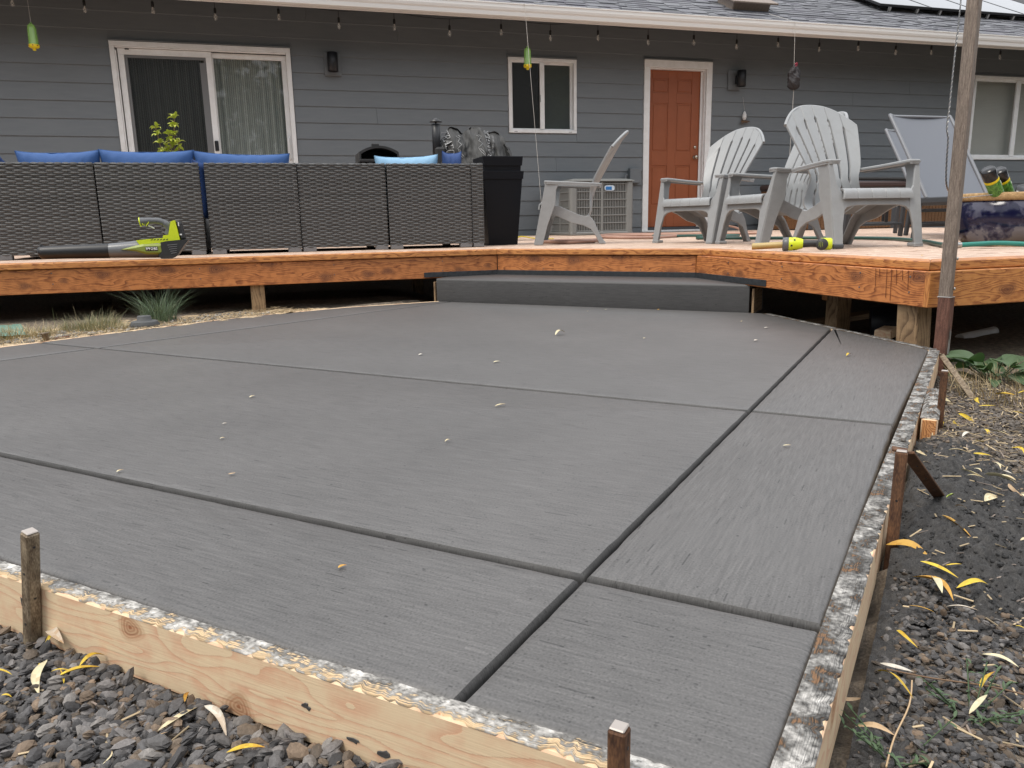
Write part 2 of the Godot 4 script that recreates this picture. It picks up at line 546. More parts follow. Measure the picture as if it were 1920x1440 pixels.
	var p2 := grey(noise(62, 0.09, 3), 512, 76, 512, 256)
	for y in 256:
		for x in 512:
			var i := y * 512 + x
			var vv := y / 255.0   # 0 foot, 1 rim
			var worn := clampf((p1[i] / 255.0 - 0.42 + (0.34 - vv) * 1.7) * 2.6 + (p2[i] / 255.0 - 0.5) * 0.9, 0.0, 1.0)
			var drip := clampf((p1[i] / 255.0 - 0.60 + (vv - 0.80) * 1.2) * 9.0, 0.0, 1.0) * 0.6
			var c := Color(0.07, 0.075, 0.19).lerp(Color(0.50, 0.49, 0.50), maxf(worn * 0.85, drip * 0.75))
			if p2[i] < 22: c = Color(0.66, 0.64, 0.62)
			pg[i * 3] = c.r8
			pg[i * 3 + 1] = c.g8
			pg[i * 3 + 2] = c.b8
	M.glaze = mat(Color(1, 1, 1), 0.16, 0.0, tex_of(512, 256, pg, true))
	M.pot_rim = mat(Color(1, 1, 1), 0.75, 0.0, mottled(63, 256, 0.03, 0.12, Color8(120, 92, 58), Color8(196, 164, 118), 2.0), null, 0.0, Vector3(5, 5, 5))
	# tools
	M.lime = mat(lin(0.58, 0.68, 0.02), 0.38)
	M.olive = mat(lin(0.22, 0.27, 0.05), 0.35)
	M.tool_black = mat(lin(0.022, 0.023, 0.025), 0.5)
	M.tool_grey = mat(lin(0.10, 0.105, 0.115), 0.4)
	M.tube_grey = mat(lin(0.13, 0.135, 0.145), 0.3)
	M.white = mat(lin(0.75, 0.75, 0.75), 0.5)
	M.tan_tool = mat(lin(0.42, 0.31, 0.12), 0.45)
	# metals
	var rust := mottled(71, 256, 0.03, 0.2, Color8(58, 38, 28), Color8(120, 86, 60), 2.0)
	M.rust = mat(Color(1, 1, 1), 0.8, 0.2, rust, rust, 0.1, Vector3(7, 2.2, 7))
	M.rust_grey = mat(Color(1, 1, 1), 0.6, 0.35, mottled(72, 256, 0.03, 0.2, Color8(80, 66, 52), Color8(160, 146, 124), 2.2), rust, 0.08, Vector3(8, 3, 8))
	M.stake_top = mat(lin(0.42, 0.38, 0.35), 0.5, 0.5)
	M.pole = mat(Color(1, 1, 1), 0.55, 0.25, mottled(73, 256, 0.05, 0.25, Color8(92, 80, 72), Color8(164, 150, 138), 1.8), null, 0.0, Vector3(20, 1.2, 20))
	M.pole_rust = mat(Color(1, 1, 1), 0.7, 0.2, mottled(74, 256, 0.03, 0.2, Color8(78, 50, 42), Color8(128, 92, 78), 1.8), null, 0.0, Vector3(14, 2, 14))
	M.flash = mat(lin(0.055, 0.062, 0.070), 0.5, 0.3, mottled(75, 256, 0.02, 0.2, Color8(170, 170, 170), Color8(255, 255, 255), 1.6), null, 0.0, Vector3(6, 6, 6))
	M.hose_green = mat(lin(0.02, 0.19, 0.155), 0.35)
	M.hose_dark = mat(lin(0.02, 0.075, 0.06), 0.4)
	M.hose_tan = mat(lin(0.38, 0.225, 0.17), 0.5)
	M.string = mat(lin(0.55, 0.53, 0.50), 0.8)
	M.cable = mat(lin(0.012, 0.012, 0.012), 0.6)
	M.yellow = mat(lin(0.80, 0.62, 0.01), 0.4)
	var tr := mat(Color(0.62, 0.82, 0.42, 0.5), 0.12)
	tr.transparency = BaseMaterial3D.TRANSPARENCY_ALPHA
	M.trap = tr
	M.trap_core = mat(lin(0.50, 0.66, 0.36), 0.5)
	var bg := mat(Color(0.86, 0.86, 0.84, 0.16), 0.04)
	bg.transparency = BaseMaterial3D.TRANSPARENCY_ALPHA
	M.bulb = bg
	M.filament = mat(lin(0.75, 0.70, 0.62), 0.3)
	M.bag = mat(lin(0.022, 0.019, 0.021), 0.6)
	M.red = mat(lin(0.30, 0.03, 0.06), 0.5)
	M.can_label = mat(lin(0.20, 0.42, 0.10), 0.35, 0.0, mottled(76, 128, 0.04, 0.15, Color8(70, 110, 60), Color8(255, 255, 235), 2.6), null, 0.0, Vector3(9, 9, 9))
	M.can_black = mat(lin(0.012, 0.012, 0.014), 0.22)
	# ground and plants
	var so := mottled(81, 1024, 0.02, 0.14, Color8(66, 60, 54), Color8(150, 136, 118), 1.7)
	M.ground = mat(Color(1, 1, 1), 0.95, 0.0, so, so, 0.8, Vector3(1.5, 1.5, 1.5), true)
	var sw := mottled(82, 1024, 0.03, 0.18, Color8(26, 26, 27), Color8(82, 80, 78), 1.7)
	M.wet_soil = mat(Color(1, 1, 1), 0.85, 0.0, sw, sw, 0.9, Vector3(2.2, 2.2, 2.2), true)
	M.dry_soil = mat(Color(1, 1, 1), 0.95, 0.0, mottled(83, 512, 0.03, 0.2, Color8(128, 106, 80), Color8(220, 202, 168), 1.8), so, 0.7, Vector3(2, 2, 2), true)
	M.stone = mat(Color(1, 1, 1), 0.8, 0.0, mottled(84, 256, 0.03, 0.16, Color8(170, 170, 170), Color8(255, 255, 255), 1.6), null, 0.0, Vector3(22, 22, 22), true)
	M.stone.vertex_color_use_as_albedo = true
	M.litter = mat(Color(1, 1, 1), 0.75)
	M.litter.vertex_color_use_as_albedo = true
	for k in [["leaf_yellow", 0.62, 0.46, 0.04], ["leaf_pale", 0.62, 0.57, 0.38], ["leaf_gold", 0.56, 0.33, 0.06], ["leaf_green", 0.33, 0.42, 0.09], ["leaf_white", 0.60, 0.57, 0.50], ["leaf_tan", 0.48, 0.34, 0.20]]:
		var m := mat(lin(k[1], k[2], k[3]), 0.6)
		m.vertex_color_use_as_albedo = true
		m.backlight_enabled = true
		m.backlight = Color(0.2, 0.2, 0.15)
		M[k[0]] = m
	M.weed = mat(lin(0.055, 0.095, 0.042), 0.6)
	M.weed.backlight_enabled = true
	M.weed.backlight = Color(0.15, 0.25, 0.1)
	M.lime_leaf = mat(lin(0.42, 0.46, 0.06), 0.5)
	M.lime_leaf.backlight_enabled = true
	M.lime_leaf.backlight = Color(0.4, 0.45, 0.1)
	M.grass = mat(Color(1, 1, 1), 0.6)
	M.grass.vertex_color_use_as_albedo = true
	M.grass.backlight_enabled = true
	M.grass.backlight = Color(0.25, 0.3, 0.2)
	M.run = mat(lin(0.13, 0.035, 0.012), 0.4)
	M.twig = mat(lin(0.16, 0.10, 0.06), 0.85)
	M.teal = mat(lin(0.10, 0.20, 0.16), 0.7)
	M.cap = mat(lin(0.07, 0.073, 0.075), 0.7)
	M.foliage = mat(Color(1, 1, 1), 0.6)
	M.foliage.vertex_color_use_as_albedo = true

# Dried paste on the top edge of a form board: u along it, v from the slab side (0) to the outside (1).
func crust(seed_: int, bare_in: float, bare_out: float, tone: float, wood_col: Color) -> ImageTexture:
	var w := 1536
	var h := 48
	var a := grey(noise(seed_, 0.016, 5), w, w)
	var b := grey(noise(seed_ + 1, 0.08, 4), w, w)
	var c := grey(noise(seed_ + 2, 0.30, 2), 64, h, w, h)
	var out := PackedByteArray()
	out.resize(w * h * 3)
	for y in h:
		for x in w:
			var i := y * w + x
			var k := (a[i] * 0.5 + b[i] * 0.32 + c[i] * 0.22) / 255.0
			var g := tone + (b[i] - 128) / 600.0 + (a[i] - 128) / 330.0
			var col := Color(g, g * 0.985, g * 0.96)
			if b[i] < 60: col = col.darkened(0.22)
			var t := clampf((lerpf(bare_in, bare_out, y / float(h)) - k + 0.19) * 9.0, 0.0, 1.0)
			col = col.lerp(wood_col.darkened(clampf((c[i] - 100) / 330.0, 0.0, 0.4)), t)
			out[i * 3] = col.r8
			out[i * 3 + 1] = col.g8
			out[i * 3 + 2] = col.b8
	return tex_of(w, h, out, true)

# ---------------------------------------------------------------- the slab and the ground
func clip_half(poly: PackedVector2Array, p: Vector2, nrm: Vector2) -> PackedVector2Array:
	var out := PackedVector2Array()
	for i in poly.size():
		var a := poly[i]
		var b := poly[(i + 1) % poly.size()]
		var da := (a - p).dot(nrm)
		var db := (b - p).dot(nrm)
		if da >= 0.0: out.append(a)
		if (da > 0.0 and db < 0.0) or (da < 0.0 and db > 0.0): out.append(a.lerp(b, da / (da - db)))
	return out

func inset(poly: PackedVector2Array, d: float) -> PackedVector2Array:
	var n := poly.size()
	var area := 0.0
	for i in n: area += poly[i].cross(poly[(i + 1) % n])
	var s := signf(area)
	var out := PackedVector2Array()
	for i in n:
		var e0 := (poly[i] - poly[(i + n - 1) % n]).normalized()
		var e1 := (poly[(i + 1) % n] - poly[i]).normalized()
		var m := (Vector2(-e0.y, e0.x) + Vector2(-e1.y, e1.x)) * s
		out.append(poly[i] + m / maxf(0.35, m.length_squared() * 0.5) * d)
	return out

func clean(poly: PackedVector2Array) -> PackedVector2Array:
	var out := PackedVector2Array()
	for i in poly.size():
		if out.size() and poly[i].distance_to(out[out.size() - 1]) < 0.045: continue
		out.append(poly[i])
	if out.size() > 3 and out[0].distance_to(out[out.size() - 1]) < 0.045: out.remove_at(out.size() - 1)
	return out

var outline := PackedVector2Array()
func on_rim(q: Vector2) -> bool:
	for i in outline.size():
		if Geometry2D.get_closest_point_to_segment(q, outline[i], outline[(i + 1) % outline.size()]).distance_to(q) < 0.012: return true
	return false

func wobble(poly: PackedVector2Array) -> PackedVector2Array:
	# hand-tooled edges are never quite straight
	var out := PackedVector2Array()
	for i in poly.size():
		var a := poly[i]
		var b := poly[(i + 1) % poly.size()]
		var n := maxi(1, int(a.distance_to(b) / 0.035))
		var s := Vector2(-(b - a).normalized().y, (b - a).normalized().x)
		for k in n:
			var p := a.lerp(b, float(k) / n)
			if k > 0: p += s * (gn.get_noise_2d(p.x * 50.0, p.y * 50.0) * 0.0016 + gn.get_noise_2d(p.x * 260.0, p.y * 260.0) * 0.0006)
			out.append(p)
	return out

# One cast panel: rounded (tooled) edges, strokes of the broom along dir.
func panel(poly: PackedVector2Array, dir: Vector2, off: Vector2, parent: Node, m: Material) -> void:
	var st := mb()
	var rings := [[0.0, -0.030], [0.0004, -0.012], [0.0018, -0.006], [0.005, -0.0022], [0.011, -0.0005], [0.018, 0.0]]
	poly = wobble(clean(poly))
	var prev := poly
	var uvf := func(q: Vector2) -> Vector2: return Vector2(q.dot(dir), q.dot(Vector2(-dir.y, dir.x))) + off
	st.set_smooth_group(3)
	var cen := Vector2.ZERO
	for q in poly: cen += q / poly.size()
	var rim: Array[bool] = []
	for i in poly.size(): rim.append(on_rim((poly[i] + poly[(i + 1) % poly.size()]) * 0.5))
	var lip := mb()      # the tooled lip of the joint, in a darker tone than the panel
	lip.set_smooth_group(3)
	for k in range(1, rings.size()):
		var cur := inset(poly, rings[k][0])
		for i in poly.size():
			var j := (i + 1) % poly.size()
			var out := (poly[i] + poly[j]) * 0.5 - cen
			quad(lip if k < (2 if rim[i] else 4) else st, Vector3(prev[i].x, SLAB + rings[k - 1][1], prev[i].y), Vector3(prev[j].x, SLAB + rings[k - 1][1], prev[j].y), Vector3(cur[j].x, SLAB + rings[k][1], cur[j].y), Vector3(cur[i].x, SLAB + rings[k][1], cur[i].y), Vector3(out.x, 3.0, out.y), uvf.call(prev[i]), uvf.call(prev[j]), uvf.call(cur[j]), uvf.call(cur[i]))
		prev = cur
	for k in prev.size():     # the flat, as a fan from its middle
		var a := prev[k]
		var b := prev[(k + 1) % prev.size()]
		var c := cen
		tri(st, Vector3(a.x, SLAB, a.y), Vector3(b.x, SLAB, b.y), Vector3(c.x, SLAB, c.y), Vector3.UP, uvf.call(a), uvf.call(b), uvf.call(c))
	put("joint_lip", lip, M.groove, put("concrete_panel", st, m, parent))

func build_slab() -> void:
	var o := Node3D.new()
	o.name = "patio_slab"
	add_child(o)
	tag(o, "fresh grey broomed concrete patio slab scored into panels", "", "", "structure")
	outline = PackedVector2Array([Vector2(-2.24, 6.64), Vector2(-1.147, 5.962), Vector2(-0.546, 5.512), Vector2(-0.143, 5.235), Vector2(0.40, 5.02), Vector2(0.99, 4.93), Vector2(2.385, 6.33), Vector2(2.258, 7.52), Vector2(1.366, 8.302), Vector2(0.595, 9.011), Vector2(0.36, 9.226)])
	var j1 := Vector2(0.15, 9.008)
	var j1d := (Vector2(2.325, 6.925) - j1).normalized()
	var c1 := Vector2(-0.616, 7.801)
	var c1d := (Vector2(0.595, 9.011) - c1).normalized()
	var c2 := Vector2(-0.989, 5.90)
	var c2d := (Vector2(1.366, 8.302) - c2).normalized()
	var jl := Vector2(-1.032, 6.356)
	var jld := Vector2(0.835, -0.55).normalized()
	var half := 0.006
	var along := Vector2(R2, R2)
	var across := Vector2(R2, -R2)
	var right := func(q: Vector2) -> Vector2: return Vector2(-q.y, q.x)
	# the bed under the grooves
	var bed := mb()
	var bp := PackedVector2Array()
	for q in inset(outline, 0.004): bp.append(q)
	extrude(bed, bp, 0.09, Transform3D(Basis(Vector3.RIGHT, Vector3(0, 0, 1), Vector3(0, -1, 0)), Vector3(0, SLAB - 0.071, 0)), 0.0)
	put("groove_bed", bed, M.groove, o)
	var strips := [[-1, outline]]
	# right border strip, middle field, left border strip
	var n1: Vector2 = right.call(j1d)      # points to the right form
	if n1.dot(Vector2(1, 1)) < 0.0: n1 = -n1
	var nl: Vector2 = right.call(jld)
	if nl.dot(Vector2(1, 1)) < 0.0: nl = -nl
	var nc1: Vector2 = right.call(c1d)
	if nc1.dot(Vector2(-1, 1)) < 0.0: nc1 = -nc1
	var nc2: Vector2 = right.call(c2d)
	if nc2.dot(Vector2(-1, 1)) < 0.0: nc2 = -nc2
	var border := clip_half(outline, j1 + n1 * 0.0022, n1)
	var field := clip_half(clip_half(outline, j1 - n1 * 0.0022, -n1), jl + nl * half, nl)
	var left := clip_half(clip_half(outline, jl - nl * half, -nl), j1 - n1 * half, -n1)
	var k := 0
	for strip in [border, field, left]:
		var parts := [clip_half(strip, c1 + nc1 * half, nc1), clip_half(clip_half(strip, c1 - nc1 * half, -nc1), c2 + nc2 * half, nc2), clip_half(strip, c2 - nc2 * half, -nc2)]
		for i in 3:
			if parts[i].size() < 3: continue
			var dir: Vector2 = along
			if k == 0 and i == 1: dir = across
			if k == 0 and i == 2: dir = across
			panel(parts[i], dir, Vector2(0.37 * k + 0.81 * i, 0.53 * k), o, M.concrete)
		k += 1

func build_step() -> void:
	var o := Node3D.new()
	o.name = "concrete_step"
	add_child(o)
	tag(o, "dark fresh concrete step cast against the chamfered corner of the deck", "", "", "structure")
	# front face line x - z = -3.885 between the two fascias, top at -0.168, back at the chamfer
	var a := Vector2(0.985, 4.870)
	var b := Vector2(2.360, 6.245)
	var st := mb()
	var d := (b - a).normalized()
	var back := Vector2(R2, -R2)
	var prof := [[0.0, SLAB - 0.03], [0.0, -0.181], [0.002, -0.174], [0.006, -0.1695], [0.013, -0.168], [0.40, -0.164]]
	st.set_smooth_group(4)
	for k in prof.size() - 1:
		var p0: Vector2 = back * float(prof[k][0])
		var p1: Vector2 = back * float(prof[k + 1][0])
		var l := a.distance_to(b)
		quad(st, Vector3(a.x + p0.x, prof[k][1], a.y + p0.y), Vector3(b.x + p0.x, prof[k][1], b.y + p0.y), Vector3(b.x + p1.x, prof[k + 1][1], b.y + p1.y), Vector3(a.x + p1.x, prof[k + 1][1], a.y + p1.y), Vector3(-1, 1, 1), Vector2(0, k * 0.13), Vector2(l, k * 0.13), Vector2(l, k * 0.13 + 0.13), Vector2(0, k * 0.13 + 0.13))
	st.set_smooth_group(-1)
	for e in [a, b]:   # ends
		var q: Vector2 = e
		var w := q + back * 0.40
		quad(st, Vector3(q.x, SLAB - 0.03, q.y), Vector3(w.x, SLAB - 0.03, w.y), Vector3(w.x, -0.164, w.y), Vector3(q.x, -0.172, q.y), Vector3(-d.x, 0, -d.y) if e == a else Vector3(d.x, 0, d.y))
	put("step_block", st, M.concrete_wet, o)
	for e in [[a - d * 0.017, 0], [b + d * 0.02, 1]]:
		var f := mb()
		var p: Vector2 = e[0]
		var bend := Vector3(p.x + 0.10, SLAB + 0.04, p.y - 0.10)
		bar(f, Vector3(p.x, SLAB + 0.055, p.y), Vector3(p.x + 0.16, SLAB + 0.055, p.y - 0.16), 0.012, 0.13 if e[1] == 1 else 0.125, Vector3.UP, 0.001, Vector2(0.8, 5))
		put("step_form_board", f, M.post, o)

func df(x: float, z: float) -> float: return -0.698 * (x + 0.412) + 0.716 * (z - 8.507)
func dr(x: float, z: float) -> float: return 0.676 * (x - 0.929) + 0.736 * (z - 8.77)
func dl(x: float, z: float) -> float: return -0.524 * (x + 1.147) - 0.852 * (z - 5.962)

var gn := FastNoiseLite.new()
func smooth(a: float, b: float, x: float) -> float: return smoothstep(a, b, x)

func ground_y(x: float, z: float) -> float:
	var y := -0.47
	var l := dl(x, z)
	var f := df(x, z)
	var r := dr(x, z)
	y = lerpf(y, -0.335 + 0.02 * smooth(0.3, 0.02, l), smooth(-0.12, -0.01, l) * smooth(0.3, -0.4, x - 1.2))
	y = lerpf(y, -0.402 - 0.012 * smooth(0.1, 0.6, f), smooth(-0.10, -0.005, f))
	if r > -0.1:
		var s := -0.425
		var run := (x - 0.929) * 0.736 - (z - 8.77) * 0.676   # along the form, 0 at the near joint, + towards the deck
		var heap := exp(-pow((r - 0.07) / 0.13, 2.0)) * 0.075 * (0.35 + 0.65 * smooth(-0.25, 0.05, run)) * smooth(1.3, 0.6, run)
		heap += exp(-pow((r - 0.30) / 0.16, 2.0) - pow((run - 0.22) / 0.30, 2.0)) * 0.035
		s += heap
		s += gn.get_noise_2d(x * 60.0, z * 60.0) * 0.006 + gn.get_noise_2d(x * 200.0, z * 200.0) * 0.0035
		y = lerpf(y, s, smooth(-0.10, -0.01, r))
	y += gn.get_noise_2d(x * 14.0 + 50.0, z * 14.0) * 0.010
	return y

func build_ground() -> void:
	gn.seed = 4
	gn.frequency = 0.35
	gn.fractal_octaves = 3
	var st := mb()
	var f := func(u: float, v: float) -> Vector3:
		var x := lerpf(-5.0, 7.0, u)
		var z := lerpf(3.0, 13.0, v)
		return Vector3(x, ground_y(x, z), z)
	sheet(st, 110, 100, f, Vector3.UP)
	# the yard round it, out to the horizon
	for q in [[-60.0, -60.0, 60.0, 3.0], [-60.0, 13.0, 60.0, 70.0], [-60.0, 3.0, -5.0, 13.0], [7.0, 3.0, 60.0, 13.0]]:
		quad(st, Vector3(q[0], -0.46, q[1]), Vector3(q[2], -0.46, q[1]), Vector3(q[2], -0.46, q[3]), Vector3(q[0], -0.46, q[3]), Vector3.UP)
	tag(put("ground", st, M.ground), "", "", "", "structure")
	# dark soil thrown up against the right-hand form
	st = mb()
	var o1 := Vector2(0.736, -0.676)
	var o2 := Vector2(0.676, 0.736)
	var base := Vector2(0.929, 8.77)
	sheet(st, 200, 100, func(u: float, v: float) -> Vector3:
		var q := base + o1 * lerpf(-0.20, 0.74, u) + o2 * lerpf(0.0, 0.46, v)
		var edge := minf(u, 1.0 - u) * 7.0
		edge += gn.get_noise_2d(q.x * 22.0, q.y * 22.0 + 90.0) * 0.9
		return Vector3(q.x, ground_y(q.x, q.y) + clampf(edge, -0.6, 1.0) * 0.011 + gn.get_noise_2d(q.x * 300.0, q.y * 300.0) * 0.007 + gn.get_noise_2d(q.x * 60.0, q.y * 60.0) * 0.008, q.y), Vector3.UP)
	sheet(st, 90, 16, func(u: float, v: float) -> Vector3:
		var q := base + o1 * lerpf(-0.80, -0.12, u) + o2 * lerpf(0.0, 0.085, v)
		var edge := (1.0 - v) * 2.0 - 0.5 + gn.get_noise_2d(q.x * 40.0, q.y * 40.0 + 20.0) * 1.6
		return Vector3(q.x, ground_y(q.x, q.y) + clampf(edge, -0.6, 1.0) * 0.010 + gn.get_noise_2d(q.x * 300.0, q.y * 300.0) * 0.007, q.y), Vector3.UP)
	tag(put("soil", st, M.wet_soil), "dark damp soil heaped against the right form board", "", "", "structure")
	# dry straw-coloured soil on the left, between slab and deck
	st = mb()
	sheet(st, 90, 40, func(u: float, v: float) -> Vector3:
		var q := Vector2(-2.2, 6.60).lerp(Vector2(0.3, 5.06), u) + Vector2(-0.524, -0.852) * lerpf(0.012, 0.86, v)
		return Vector3(q.x, ground_y(q.x, q.y) + 0.006 + gn.get_noise_2d(q.x * 160.0, q.y * 160.0) * 0.005 - v * v * 0.012, q.y), Vector3.UP)
	tag(put("dry_soil", st, M.dry_soil), "dry pale soil and straw between slab and deck", "", "", "structure")

# ---------------------------------------------------------------- gravel, litter
func stone_mesh(seed_: int) -> ArrayMesh:
	var r := RandomNumberGenerator.new()
	r.seed = seed_
	var cuts: Array = []
	for k in 11:
		var n := Vector3(r.randfn(), r.randfn(), r.randfn()).normalized()
		cuts.append([n, r.randf_range(0.55, 0.95)])
	var st := mb()
	var ring := 5
	var pts: Array = []
	for i in ring + 1:
		var row: Array[Vector3] = []
		for j in 8:
			var b := PI * (float(i) / ring - 0.5)
			var a := TAU * (float(j) + 0.5 * (i % 2)) / 8.0
			var p := Vector3(cos(b) * cos(a), sin(b), cos(b) * sin(a))
			var l := 1.0
			for c in cuts:
				var d := p.dot(c[0])
				if d > 0.05: l = minf(l, c[1] / d)
			row.append(p * l * Vector3(1.0, 0.68, 0.8))
		pts.append(row)
	for i in ring:
		for j in 8:
			var j2 := (j + 1) % 8
			var o: Vector3 = (pts[i][j] + pts[i + 1][j2])
			quad(st, pts[i][j], pts[i][j2], pts[i + 1][j2], pts[i + 1][j], o)
	st.generate_normals()
	return st.commit()

func scatter(called: String, label: String, mesh: Mesh, m: Material, xfs: Array, cols: Array) -> void:
	var mm := MultiMesh.new()
	mm.transform_format = MultiMesh.TRANSFORM_3D
	mm.use_colors = true
	mm.mesh = mesh
	mm.instance_count = xfs.size()
	for i in xfs.size():
		mm.set_instance_transform(i, xfs[i])
		mm.set_instance_color(i, cols[i])
	var o := MultiMeshInstance3D.new()
	o.multimesh = mm
	o.material_override = m
	o.name = numbered(self, called)
	add_child(o, true)
	tag(o, label, called.replace("_", " "), "", "stuff")

func build_gravel() -> void:
	var r := RandomNumberGenerator.new()
	r.seed = 91
	var sets: Array = []
	for k in 7: sets.append([stone_mesh(100 + k), [], []])
	var palette := [Color(0.085, 0.088, 0.095), Color(0.115, 0.118, 0.125), Color(0.15, 0.15, 0.155), Color(0.055, 0.057, 0.062), Color(0.14, 0.115, 0.09), Color(0.20, 0.155, 0.115), Color(0.105, 0.09, 0.075), Color(0.19, 0.19, 0.19)]
	var tries := 0
	while tries < 80000:
		tries += 1
		var x: float
		var z: float
		var small := r.randf()
		var f := 0.0
		var d := 0.0
		var run := 0.0
		var s := 0.0
		if tries % 80 < 20:      # in front of the front form
			x = r.randf_range(-0.85, 0.40)
			f = r.randf_range(0.004, 0.36)
			z = 8.507 + (f + 0.698 * (x + 0.412)) / 0.716
			d = dr(x, z)
			if d > 0.0: continue
			s = r.randf_range(0.0035, 0.0068) if small < 0.66 else r.randf_range(0.0065, 0.0112)
			if r.randf() < 0.02: s = 0.0135
		else:                  # right of the right form
			run = r.randf_range(-0.75, 1.9)
			d = r.randf_range(0.006, 0.46)
			x = 0.929 + run * 0.736 + d * 0.676
			z = 8.77 - run * 0.676 + d * 0.736
			var wav := gn.get_noise_2d(x * 16.0, z * 16.0) * 0.14
			var soil := smooth(-0.16, -0.02, run + wav) * smooth(0.66, 0.50, run + wav + d * 0.3)
			soil = maxf(soil, smooth(0.03, 0.012, d) * smooth(-0.6, -0.1, run) * 0.8)
			if r.randf() < soil * 0.97: continue
			if run > 0.6 and r.randf() < 0.30: continue
			s = r.randf_range(0.0028, 0.0052) if small < 0.72 else r.randf_range(0.005, 0.0082)
		var flat := r.randf_range(0.6, 1.0)
		var b := Basis.from_euler(Vector3(r.randfn() * 0.45, r.randf() * TAU, r.randfn() * 0.45)).scaled_local(Vector3(s * r.randf_range(1.0, 1.5), s * flat, s))
		var k := r.randi() % 7
		var c: Color = palette[r.randi() % 8] if r.randf() < 0.62 else palette[r.randi() % 4]
		c = c * r.randf_range(0.75, 1.6)
		c = Color(c.r * 1.07, c.g, c.b * 0.94)
		if run > 0.5: c = c.lerp(Color(0.19, 0.155, 0.12), 0.5)
		elif d > 0.0 and f == 0.0: c = c * 0.8
		c.a = 1.0
		sets[k][1].append(Transform3D(b, Vector3(x, ground_y(x, z) + s * r.randf_range(0.1, 1.1) + (0.004 if f > 0.0 else 0.002), z)))
		sets[k][2].append(c)
	for k in 7: scatter("gravel", "loose dark crushed gravel round the patio forms", sets[k][0], M.stone, sets[k][1], sets[k][2])
	# crumbs of soil on the heap
	var xs: Array = []
	var cs: Array = []
	for k in 4200:
		var run := r.randf_range(-0.12, 0.62)
		var d := r.randf_range(0.004, 0.44)
		var q := Vector2(0.929, 8.77) + Vector2(0.736, -0.676) * run + Vector2(0.676, 0.736) * d
		var s := r.randf_range(0.0012, 0.0045) * (1.6 if r.randf() < 0.08 else 1.0)
		xs.append(Transform3D(Basis.from_euler(Vector3(r.randf() * 6.0, r.randf() * 6.0, 0)).scaled_local(Vector3(s, s, s)), Vector3(q.x, ground_y(q.x, q.y) + 0.009 + s * 0.3, q.y)))
		var t := r.randf_range(0.022, 0.05)
		cs.append(Color(t, t, t * 1.02))
	var o := sets[3][0] as Mesh
	scatter("soil_crumbs", "dark crumbs of damp soil against the right form", o, M.stone, xs, cs)
	# pale pebbles on the dry strip at the left
	xs = []
	cs = []
	for k in 900:
		var q := Vector2(-1.5, 6.17).lerp(Vector2(0.0, 5.14), r.randf()) + Vector2(-0.524, -0.852) * r.randf_range(0.015, 0.42)
		var s := r.randf_range(0.003, 0.011)
		xs.append(Transform3D(Basis.from_euler(Vector3(r.randf(), r.randf() * 6.0, r.randf())).scaled_local(Vector3(s * 1.3, s, s)), Vector3(q.x, ground_y(q.x, q.y) + 0.008 + s * 0.4, q.y)))
		var t := r.randf_range(0.16, 0.5)
		cs.append(Color(t, t * 0.93, t * 0.82))
	scatter("pebbles", "pale pebbles on the dry strip left of the slab", o, M.stone, xs, cs)
	# chips, straw and bits of bark among the stones
	var lm := mb()
	box(lm, at(Vector3.ZERO), Vector3(1, 0.05, 0.12), 0.0)
	lm.generate_normals()
	var stick := lm.commit()
	xs = []
	cs = []
	for k in 6200:
		var x: float
		var z: float
		var y: float
		if k < 520:
			x = r.randf_range(-0.95, 0.5)
			z = r.randf_range(8.4, 9.6)
			if df(x, z) < 0.01: continue
		elif k < 2600:
			var rn := r.randf_range(-0.6, 2.0)
			var dd := r.randf_range(0.03, 0.42)
			if rn < 0.6 and r.randf() < 0.72: continue
			x = 0.929 + rn * 0.736 + dd * 0.676
			z = 8.77 - rn * 0.676 + dd * 0.736
		else:
			var q := Vector2(-1.6, 6.24).lerp(Vector2(0.25, 5.06), r.randf()) + Vector2(-0.524, -0.852) * r.randf_range(0.012, 0.5)
			x = q.x
			z = q.y
		y = ground_y(x, z) + r.randf_range(0.010, 0.018)
		var l := r.randf_range(0.008, 0.035)
		xs.append(Transform3D(Basis.from_euler(Vector3(r.randfn() * 0.15, r.randf() * TAU, r.randfn() * 0.2)).scaled_local(Vector3(l, 0.02, 0.02)), Vector3(x, y, z)))
		var t := r.randf_range(0.16, 0.55)
		cs.append(Color(t, t * 0.78, t * 0.48) if k >= 2600 or r.randf() < 0.6 else Color(t * 0.45, t * 0.36, t * 0.3))
	scatter("straw", "bits of dry straw and chips on the ground", stick, M.litter, xs, cs)

